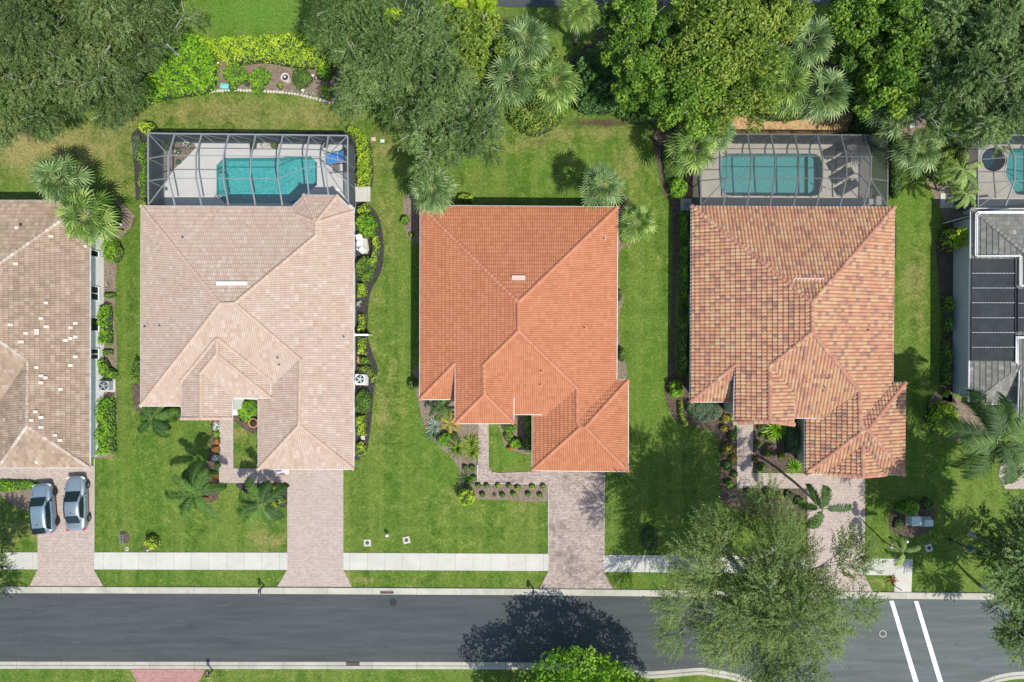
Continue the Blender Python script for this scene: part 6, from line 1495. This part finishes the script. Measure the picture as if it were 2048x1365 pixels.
def bollard(label, px, py):
    b = P(px, py, 0); mb = MB(); mb.lathe((0, 0, 0), [(.13, 0), (.13, .62), (.12, .70), (.07, .76), (.01, .78)], 18)
    tag(mb.build('bollard', M['white'], None, True, loc=(b.x, b.y, 0)), label, 'bollard', 'white utility markers')
bollard('white round topped marker post on the lawn between the two square lids', 776.5, 1067.5); bollard('white round topped marker post by the shrub island of the utility boxes', 1806, 1079)
def lid(label, px, py, rz, mat='walk'):
    b = P(px, py, 0); root = empty('access_lid', (b.x, b.y, .0), rz, label, 'lid', 'square concrete utility lids')
    mb = MB(); mb.box((0, 0, .025), (.62, .62, .07)); mb.build('frame', M[mat], root, bevel=.01)
    mb = MB(); mb.lathe((0, 0, .058), [(.17, 0), (.17, .012), (.15, .018)], 18); mb.build('cover', M['soil'] if False else M['mulch'], root)
lid('square concrete lid on the lawn beside the beige house driveway', 735, 1086, 0.03); lid('slightly turned square concrete lid right of the white marker post', 813, 1080.5, .25)
lid('square concrete lid beside the young feather palm', 1789, 1092, -.35); lid('shaded square concrete lid between the utility boxes and the lamp post', 1857, 1096, .3)
def plate(name, label, px, py, wx, wy, mat, rz=0, cat='cover', z=.03, h=.05, mark=None):
    b = P(px, py, 0); mb = MB(); mb.box((0, 0, 0), (wx, wy, h)); mats = [M[mat]]
    if mark: mb.box((0, 0, h / 2 + .006), (wx * .45, wy * .45, .014), mi=1); mats.append(M[mark])
    o = mb.build(name, mats, None, bevel=.008, loc=(b.x, b.y, z)); o.rotation_euler.z = rz; tag(o, label, cat); return o
plate('valve_cover', 'pinkish square cover on the lawn right of the white framed cage', 747, 279, .42, .34, 'pinkish', .1)
plate('valve_cover', 'green plastic cover on the lawn right of the pinkish cover', 765, 282.5, .36, .28, 'util', 0)
plate('valve_cover', 'small cream cover at the pavement edge below the grey rack', 254.5, 1098, .26, .36, 'stone', 0, mark='soil')
plate('valve_cover', 'small pale square plate at the pavement edge below the round shrub', 296, 1101, .22, .14, 'stone', 0)
plate('valve_cover', 'pale grey box cover on the dirt patch above the dark framed cage', 1824, 251, .4, .4, 'util', .1)
plate('stepping_slab', 'small white stepping slab between two yellow green shrubs by the beige eave', 726, 876, .36, .38, 'walk', .1, 'slab')
plate('door_slab', 'white concrete slab outside the lower right corner of the white framed cage', 726, 389, 1.35, 1.35, 'walk', 0, 'slab', .05, .1)
plate('door_slab', 'grey pad with a doormat beside the left corner of the mottled roof', 1372, 410, 1.0, 1.1, 'walk', 0, 'slab', .05, .1, 'alu')
plate('door_slab', 'grey concrete step between the dark framed cage and the grey house wall', 1893, 402, 1.2, 1.3, 'walk', 0, 'slab', .05, .1)
# drains and manholes
def grate(label, px, py, w_, h_):
    b = P(px, py, 0); root = empty('storm_drain', (b.x, b.y, .045), -.006, label, 'drain', 'kerb storm drains'); 
    mb = MB(); mb.box((0, 0, 0), (w_, h_, .05)); mb.build('pit', M['black'], root)
    for s_ in (-1, 1):
        g = MB(); cx = s_ * w_ * .25
        for k in range(9): g.box((cx - w_ * .21 + w_ * .42 * k / 8, 0, .035), (.022, h_ * .9, .03))
        for yy in (-.45, 0, .45): g.box((cx, h_ * yy, .045), (w_ * .45, .03, .03))
        g.build('grating', M['mulch'] if False else simple('rusty_iron', (.13, .095, .08), .8, .25, 9), root)
grate('rusty storm drain grate in the kerb right of the beige house driveway', 774, 1181, 1.2, .58); grate('rusty storm drain grate in the kerb on the far side of the road', 706, 1331, 1.2, .58)
grate('storm drain grate in the kerb at the left edge of the photo', 1, 1180, .9, .55)
def manhole(label, px, py, ringm, disc):
    b = P(px, py, 0); root = empty('manhole', (b.x, b.y, .012), 0, label, 'manhole cover', 'manholes in the road')
    mb = MB(); mb.lathe((0, 0, 0), [(.33, 0), (.33, .010), (.25, .012)], 28); mb.build('frame', ringm, root)
    mb = MB(); mb.lathe((0, 0, .011), [(.245, 0), (.245, .008), (.18, .009)], 28)
    mb.lathe((0, 0, .02), [(.12, 0), (.12, .006), (.08, .008)], 20); mb.build('cover', disc, root)
manhole('dark manhole cover in the road below the storm drain', 786.5, 1205, M['rubber'], M['rubber']); manhole('manhole with a pale ring left of the crosswalk lines', 1765.5, 1268, M['kerb'], M['asphalt'])
# utility boxes
def utility_box(label, px, py, w_, d_, h_):
    b = P(px, py, h_ * .7); root = empty('utility_box', (b.x, b.y, 0), .02, label, 'utility box', 'pale green utility boxes')
    mb = MB(); mb.box((0, 0, .05), (w_ + .3, d_ + .3, .1)); mb.build('pad', M['walk'], root)
    mb = MB(); mb.box((0, 0, .1 + h_ / 2), (w_, d_, h_)); mb.box((0, 0, .1 + h_ + .02), (w_ + .05, d_ + .05, .05)); mb.build('cabinet', M['util'], root, bevel=.02)
    mb = MB(); mb.box((0, -d_ / 2 - .02, .1 + h_ * .5), (w_ * .8, .03, h_ * .8)); mb.build('door', M['util'], root, bevel=.01)
utility_box('taller pale green utility box in the shrub island', 1829, 1041, .8, .8, .7); utility_box('lower pale green utility box right of the taller one', 1854, 1045, .72, .55, .5)
# grey rack on the lawn
b = P(251, 1077, 0); mb = MB()
for s_ in (-.14, .14): mb.beam((s_ - .1, -.4, .45), (s_ - .1, .4, .45), .03, .03)
for y in (-.4, -.2, 0, .2, .4): mb.beam((-.24, y, .45), (.04, y, .45), .02, .02)
for s_ in (-.24, .04):
    for y in (-.4, .4): mb.beam((s_, y, 0), (s_, y, .45), .025, .025)
tag(mb.build('metal_rack', M['alu'], None, loc=(b.x, b.y, 0)), 'small grey metal rack standing on the lawn beside a dirt spot', 'rack')
# flag on a short pole
b = P(556, 940, 2.2); root = empty('flag', (b.x, b.y, 2.25), 0, 'striped red white and blue flag under the garage eave of the beige roof', 'flag')
mb = MB(); mb.tube([(-.5, .5, .1), (.05, -.55, .35)], .014, 6); mb.build('pole', M['white'], root)
fl = MB(); N_ = 13; Lf, Hf = 1.15, .62
def fp(u, v_): return Vector((.0 + u * Lf * .82, -.42 + v_ * Hf * .82 - u * .02 + .1 * v_, .28 - .30 * u + .05 * math.sin(u * 9 + v_ * 2) - .12 * (1 - v_)))
K = 10
for r_ in range(N_):
    for k in range(K):
        u0, u1 = k / K, (k + 1) / K; v0, v1 = r_ / N_, (r_ + 1) / N_
        mi = 2 if (u0 < .4 and v0 >= 6 / 13 - .01) else (0 if r_ % 2 == 0 else 1)
        fl.poly([fp(u0, v0), fp(u1, v0), fp(u1, v1), fp(u0, v1)], mi)
for rr_ in range(9):
    for k in range(6 if rr_ % 2 == 0 else 5):
        u = .033 + (k + (0 if rr_ % 2 == 0 else .5)) * .067; v_ = 6 / 13 + (rr_ + .8) / 10 * 7 / 13; p = fp(u, v_) + Vector((0, 0, .006)); q = .011
        fl.poly([p + Vector((-q, 0, 0)), p + Vector((0, -q, 0)), p + Vector((q, 0, 0)), p + Vector((0, q, 0))], 1)
fo = fl.build('cloth', [M['red'], M['white'], M['navy']], root)
# short white wall, garden seat, bench, pots
a, b = P(712, 670, .9), P(739, 671, .9); mb = MB(); mb.box(((a.x + b.x) / 2, (a.y + b.y) / 2, .75), (abs(b.x - a.x), .10, 1.5)); mb.box(((a.x + b.x) / 2, (a.y + b.y) / 2, 1.53), (abs(b.x - a.x) + .06, .16, .06))
tag(mb.build('privacy_wall', M['white'], None), 'short white wall sticking out from the right side of the beige house', 'wall')
def chair(name, label, px, py, rz, mat, group=None):
    b = P(px, py, 0); root = empty(name, (b.x, b.y, .06), rz, label, 'chair', group)
    mb = MB(); mb.box((0, 0, .42), (.5, .5, .05)); mb.build('seat', M[mat], root, bevel=.01)
    mb = MB(); 
    for k in range(5): mb.box((-.2 + .1 * k, .25, .7), (.05, .04, .5))
    mb.box((0, .25, .95), (.5, .05, .06)); mb.build('backrest', M[mat], root)
    for sx in (-.22, .22):
        for sy in (-.22, .22): mb = MB(); mb.box((sx, sy, .2), (.04, .04, .4)); mb.build('leg', M[mat], root)
        mb = MB(); mb.box((sx, 0, .64), (.05, .5, .04)); mb.build('armrest', M[mat], root)
slab('patio', [(713, 476), (735, 478), (738, 500), (734, 510), (713, 500)], .05, M['walk'])
chair('garden_chair', 'white garden chair at the top of the small pale patio beside the beige roof', 722, 479, .3, 'white', 'white garden furniture on the small patio')
chair('garden_chair', 'white garden chair at the lower side of the small pale patio', 728, 502, 2.4, 'white', 'white garden furniture on the small patio')
b = P(719, 487, .6); mb = MB(); mb.lathe((0, 0, 0), [(.2, 0), (.2, .03), (.03, .06), (.03, .6), (.28, .62), (.28, .65)], 18); tag(mb.build('garden_table', M['white'], None, True, loc=(b.x, b.y, .055)), 'tiny round white table on the small pale patio', 'table', 'white garden furniture on the small patio')
b = P(472, 818, .3); root = empty('garden_bench', (b.x, b.y, .06), math.pi / 2, 'white bench by the porch in the beige courtyard', 'bench')
mb = MB(); mb.box((0, 0, .42), (1.1, .42, .05)); mb.build('seat', M['white'], root, bevel=.01)
mb = MB(); mb.box((0, .22, .72), (1.1, .05, .45)); mb.build('backrest', M['white'], root, bevel=.01)
for sx in (-.5, .5): mb = MB(); mb.box((sx, 0, .2), (.06, .4, .4)); mb.build('leg', M['white'], root)
def pot(label, px, py, r_, h_, mat, plant_=None, soil='soil', name='plant_pot', cat='pot', group=None, z0=.03):
    b = P(px, py, h_ * .6); root = empty(name, (b.x, b.y, z0), 0, label, cat, group)
    mb = MB(); mb.lathe((0, 0, 0), [(r_ * .6, 0), (r_ * .9, h_ * .6), (r_, h_ * .92), (r_ * 1.08, h_), (r_ * 1.02, h_ + .02), (r_ * .86, h_), (r_ * .84, h_ * .85)], 22); mb.build('bowl', M[mat], root, True)
    mb = MB(); mb.lathe((0, 0, h_ * .86), [(r_ * .84, 0), (r_ * .2, .02)], 18); mb.build('soil', M[soil], root, True)
    return root
pot('big round clay pot with dark soil at the garage wall in the beige courtyard', 508, 846, .40, .5, 'terra')
pot('smaller clay pot resting beside the big round one in the beige courtyard', 512, 842, .14, .3, 'terra')
for k, (x, y, rz, lb) in enumerate([(716, 713, .3, 'upper overturned clay pot beside the yellow green shrub by the beige eave'), (714, 722, 1.2, 'lower overturned clay pot beside the beige eave')]):
    b = P(x, y, .1); mb = MB(); mb.lathe((0, 0, 0), [(.11, 0), (.17, .36), (.19, .44), (.15, .44)], 16); o = mb.build('clay_pot', M['terra'], None, True, loc=(b.x, b.y, .2)); o.rotation_euler = (math.pi / 2, 0, rz); tag(o, lb, 'pot', 'overturned clay pots')
# garden bed ornaments
b = P(572, 157, .4); root = empty('urn_fountain', (b.x, b.y, .03), 0, 'round pale urn fountain with a dark centre in the stone edged bed', 'fountain')
mb = MB(); mb.lathe((0, 0, 0), [(.30, 0), (.34, .1), (.18, .25), (.2, .45), (.40, .62), (.42, .68), (.30, .68), (.26, .6)], 24); mb.build('bowl', M['stone'], root, True)
mb = MB(); mb.lathe((0, 0, .60), [(.29, 0), (.1, .02)], 20); mb.build('water', M['black'], root)
mb = MB(); mb.lathe((0, 0, .6), [(.09, 0), (.09, .2), (.03, .26)], 12); mb.build('finial', M['white'], root, True)
b = P(450, 173, .2); mb = MB(); mb.add([(-.4, -.2, 0), (.35, -.3, 0), (.42, .15, 0), (-.35, .28, 0), (-.42, -.18, .3), (.35, -.26, .34), (.38, .18, .3), (-.3, .22, .36), (0, 0, .42)], [(0, 1, 5, 4), (1, 2, 6, 5), (2, 3, 7, 6), (3, 0, 4, 7), (4, 5, 8), (5, 6, 8), (6, 7, 8), (7, 4, 8)])
tag(mb.build('garden_ornament', M['teal'], None, loc=(b.x, b.y, .03)), 'turquoise square ornament at the left end of the stone edged bed', 'ornament')
b = P(437, 132, .3); mb = MB(); mb.beam((0, 0, 0), (0, 0, .5), .03, .03); mb.box((0, 0, .55), (.34, .16, .02), rz=.6); mb.box((.02, .09, .565), (.34, .1, .02), rz=.6, mi=1)
tag(mb.build('garden_flag', [M['red'], M['white']], None, loc=(b.x, b.y, .03)), 'tiny red and white garden banner beside the vine mound', 'banner')
b = P(505, 156, .3); root = empty('garden_gnome', (b.x, b.y, .03), 0, 'black and white bird shaped ornament on the mulch of the stone edged bed', 'ornament')
mb = MB(); mb.lathe((0, 0, 0), [(.08, 0), (.16, .12), (.15, .26), (.08, .36), (.11, .45), (.07, .54), (.01, .57)], 14); mb.build('body', M['black'], root, True)
mb = MB(); mb.lathe((.16, -.18, 0), [(.1, 0), (.19, .08), (.14, .2), (.02, .26)], 10); mb.build('base_stone', M['white'], root, True)
root.name = 'bird_ornament'
for x, y, r_, lb in [(625, 151, .12, 'upper white stone ornament beside the upright shrub in the garden bed'), (632, 156, .08, 'lower white stone ornament beside the upright shrub in the garden bed'), (605, 180, .16, 'flat pale stone below the oval shrub in the garden bed')]:
    b = P(x, y, .1); mb = MB(); mb.lathe((0, 0, 0), [(r_ * .7, 0), (r_, r_ * .4), (r_ * .7, r_ * .9), (r_ * .1, r_ * 1.1)], 9); tag(mb.build('ornament_stone', M['white'], None, loc=(b.x, b.y, .03)), lb, 'stone')
proto = None
for x, y in [(584, 183), (607, 187), (614, 187.5), (627, 187), (647, 193.5), (654, 195.5), (673, 200), (696, 203)]:
    b = P(x, y, .2); pl_k = 0 if proto is None else pl_k + 1
    if proto is None:
        proto = empty('path_light', (b.x, b.y, .03), 0, 'small grey solar path light standing behind the row of edging stones', 'path light', 'solar path lights behind the edging stones')
        mb = MB(); mb.tube([(0, 0, 0), (0, 0, .3)], .015, 6); mb.build('stake', M['metal_dk'], proto)
        mb = MB(); mb.lathe((0, 0, .3), [(.05, 0), (.10, .02), (.10, .05), (.04, .07)], 12); mb.build('head', M['alu'], proto)
    else: o = copy_tree(proto); o.location = (b.x, b.y, .03)
    (proto if pl_k == 0 else o)['label'] = f'small grey solar path light behind the edging stones, {ORD[pl_k]} from the left'
line = [(408, 186.5), (425, 184), (440, 182), (470, 180.5), (500, 181.5), (530, 183), (560, 184.5), (590, 188), (615, 194), (640, 200), (665, 206), (690, 209.5), (712, 211), (734, 213.5)]
q_ = [P(*p) for p in line]; seg = []; rr = random.Random(5)
for a, b in zip(q_[:-1], q_[1:]):
    n = max(1, round((b - a).length / .27))
    for i in range(n): seg.append(a.lerp(b, i / n))
stones = []
for i in range(4):
    bm = bmesh.new(); bmesh.ops.create_icosphere(bm, subdivisions=2, radius=.15)
    for v_ in bm.verts: v_.co *= 1 + rr.uniform(-.12, .12); v_.co.z *= .55
    me = bpy.data.meshes.new('edging_stone'); bm.to_mesh(me); bm.free(); me.materials.append(M['stone']); stones.append(me)
for i, p in enumerate(seg):
    o = bpy.data.objects.new('edging_stone', stones[i % 4]); COL.objects.link(o); o.location = (p.x + rr.uniform(-.02, .02), p.y + rr.uniform(-.03, .03), .05); o.rotation_euler.z = rr.uniform(0, 6); o.scale = (rr.uniform(.8, 1.05),) * 3
    tag(o, 'pale rounded stone in the curved row edging the back garden bed', 'stone', 'row of edging stones')
# pool furniture
def lounger(label, px, py, rz, mat, group=None, w_=.65, L=1.95, z0=.055, back=.5):
    b = P(px, py, .35); root = empty('sun_lounger', (b.x, b.y, z0), rz, label, 'sun lounger', group)
    mb = MB(); mb.box((0, -.32, .33), (w_, L - .68, .05)); mb.build('seat', M[mat], root, bevel=.015)
    mb = MB(); mb.beam((0, .33, .34), (0, .33 + .62 * math.cos(back), .34 + .62 * math.sin(back)), w_, .05); mb.build('backrest', M[mat], root, bevel=.012)
    mb = MB()
    for s_ in (-1, 1): mb.beam((s_ * (w_ / 2 + .02), -.98, .33), (s_ * (w_ / 2 + .02), .95, .33), .04, .05)
    mb.build('frame', M['metal_dk'] if mat != 'blue' else M['alu'], root)
    for sx in (-1, 1):
        for y in (-.85, .75): mb = MB(); mb.box((sx * (w_ / 2), y, .16), (.04, .04, .33)); mb.build('leg', M['metal_dk'] if mat != 'blue' else M['alu'], root)
lounger('blue towelled sun lounger by the right end of the angular pool', 671, 316, math.radians(-82), 'blue', w_=.9, L=1.7)
lounger('brown sling lounger just below the blue one by the angular pool', 680, 337, math.radians(-86), 'brown', w_=.72, L=1.3)
GL = 'dark sun loungers beside the rounded pool'
for x, y, rz, lb in [(1670, 303, -62, 'topmost charcoal sun lounger beside the rounded pool'), (1680, 326, -62, 'second charcoal sun lounger from the top beside the rounded pool'), (1685, 352, -60, 'third charcoal sun lounger from the top beside the rounded pool'), (1695, 376, -60, 'lowest charcoal sun lounger beside the rounded pool')]:
    lounger(lb, x, y, math.radians(rz), 'char', GL)
b = P(1756, 402, .3); mb = MB(); mb.box((0, 0, .2), (.5, .8, .4)); mb.box((-.7, -.1, .22), (.4, .5, .45)); tag(mb.build('storage_box', M['white'], None, bevel=.02, loc=(b.x, b.y, .055)), 'white boxes in the lower right corner of the dark framed cage', 'box')
def rock(label, px, py, r_, h_, mat='stone'):
    bm = bmesh.new(); bmesh.ops.create_icosphere(bm, subdivisions=3, radius=1); rs_ = random.Random(int(px))
    for v_ in bm.verts: v_.co.x *= r_ * (1 + rs_.uniform(-.1, .1)); v_.co.y *= r_ * .6; v_.co.z *= h_ * (1 + rs_.uniform(-.2, .2))
    me = bpy.data.meshes.new('rockery'); bm.to_mesh(me); bm.free(); b = P(px, py, .2); o = mobj('rockery', me, M[mat], None, Vector((b.x, b.y, .1))); tag(o, label, 'rocks')
rock('pale rock heap against the far screen of the white framed cage', 533, 291, .62, .35)
b = P(533, 297, 0); mb = MB(); mb.lathe((0, 0, 0), [(1.05, 0), (1.05, .10), (.92, .12)], 30); o = mb.build('planter_rim', M['deck1'], None, loc=(b.x, b.y, .05)); o.scale = (1, .55, 1); tag(o, 'shallow half round pool deck planter in front of the pale rock heap', 'planter')
for lb, x, y, r_, mt in [('dark round plant left of the pale rock heap in the white framed cage', 506, 290, 9, 'l_dark'), ('round green plant right of the pale rock heap in the white framed cage', 548, 290, 8, 'l_ygr'), ('dark bush in the upper left corner of the white framed cage', 334, 290, 9, 'l_dark'),
        ('white flowering plant in the corner bed of the white framed cage', 372, 286, 9, 'l_white'), ('small white flowering plant lower in the corner bed of the white framed cage', 352, 303, 7, 'l_white'), ('purple brown plant in the corner bed of the white framed cage', 355, 323, 5, 'l_red')]:
    bush('potted_plant' if 'round' in lb else 'shrub', lb, x, y, r_, .6, mt, leaf=(.12, .09), per=300)
pot('grey pot standing at the top right of the white framed cage', 653, 292, .24, .4, 'acgrey'); pot('small pale pot on the deck at the left of the white framed cage', 333, 379, .14, .3, 'stone')
bush('shrub', 'dark leafy plant behind the blue lounger in the white framed cage', 689, 303, 6, .7, 'l_dark', ry=9, leaf=(.13, .09), per=300)
plate('pool_mat', 'pale square mat on the deck near the bay of the beige roof', 676, 380, .45, .22, 'white', .1, 'mat', .07, .03)
# white step lamp on hood etc
b = P(1470, 858, .3); mb = MB(); 
for k in range(3):
    pts = [Vector((.26 * math.cos(a), .42 * math.sin(a), .05 + .05 * k)) for a in [2 * math.pi * j / 24 - 1.3 for j in range(0, 17)]]; mb.tube([p * (1 - .07 * k) for p in pts], .025, 6)
tag(mb.build('garden_hose', M['green_pl'], None, True, loc=(b.x, b.y, .05)), 'coiled green garden hose at the start of the mottled house path', 'hose')
b = P(1789, 1172, 0); mb = MB(); mb.tube([(0, 0, 0), (0, 0, .9)], .035, 8); mb.box((0, 0, .95), (.12, .12, .06)); tag(mb.build('marker_post', M['metal_dk'], None, loc=(b.x, b.y, .05)), 'thin dark marker post beside the brown fallen frond', 'post')
# bare twig plant and stump by the weathered house
b = P(213, 575, .4); mb = MB(); rs_ = random.Random(4)
for k in range(9):
    a = rs_.uniform(0, 6.28); p = Vector((math.cos(a), math.sin(a), 0)); mb.tube([Vector((0, 0, 0)), p * .2 + Vector((0, 0, .4)), p * rs_.uniform(.35, .6) + Vector((0, 0, rs_.uniform(.6, 1)))], [.02, .014, .006], 5)
tag(mb.build('twig_plant', M['bark'], None, loc=(b.x, b.y, .02)), 'bare twiggy plant beside the white wall above the tiny clipped shrub', 'plant')
b = P(237, 450, .3); mb = MB(); mb.tube([(.3, .1, .1), (-.1, 0, .22), (-.5, -.02, .3)], [.16, .13, .09], 9); tag(mb.build('log', M['bark'], None, True, loc=(b.x, b.y, 0)), 'grey log lying in the mulch right of the lower fan palm', 'log')
# side screen of the grey house
a, b = P(1898, 444, 1.0), P(1934, 434, 1.0); mb = MB(); mb.beam((a.x, a.y, .9), (b.x, b.y, .9), .06, 1.6); tag(mb.build('gate_panel', M['white'], None), 'white gate panel slanting from the grey wall below the small concrete step', 'gate')
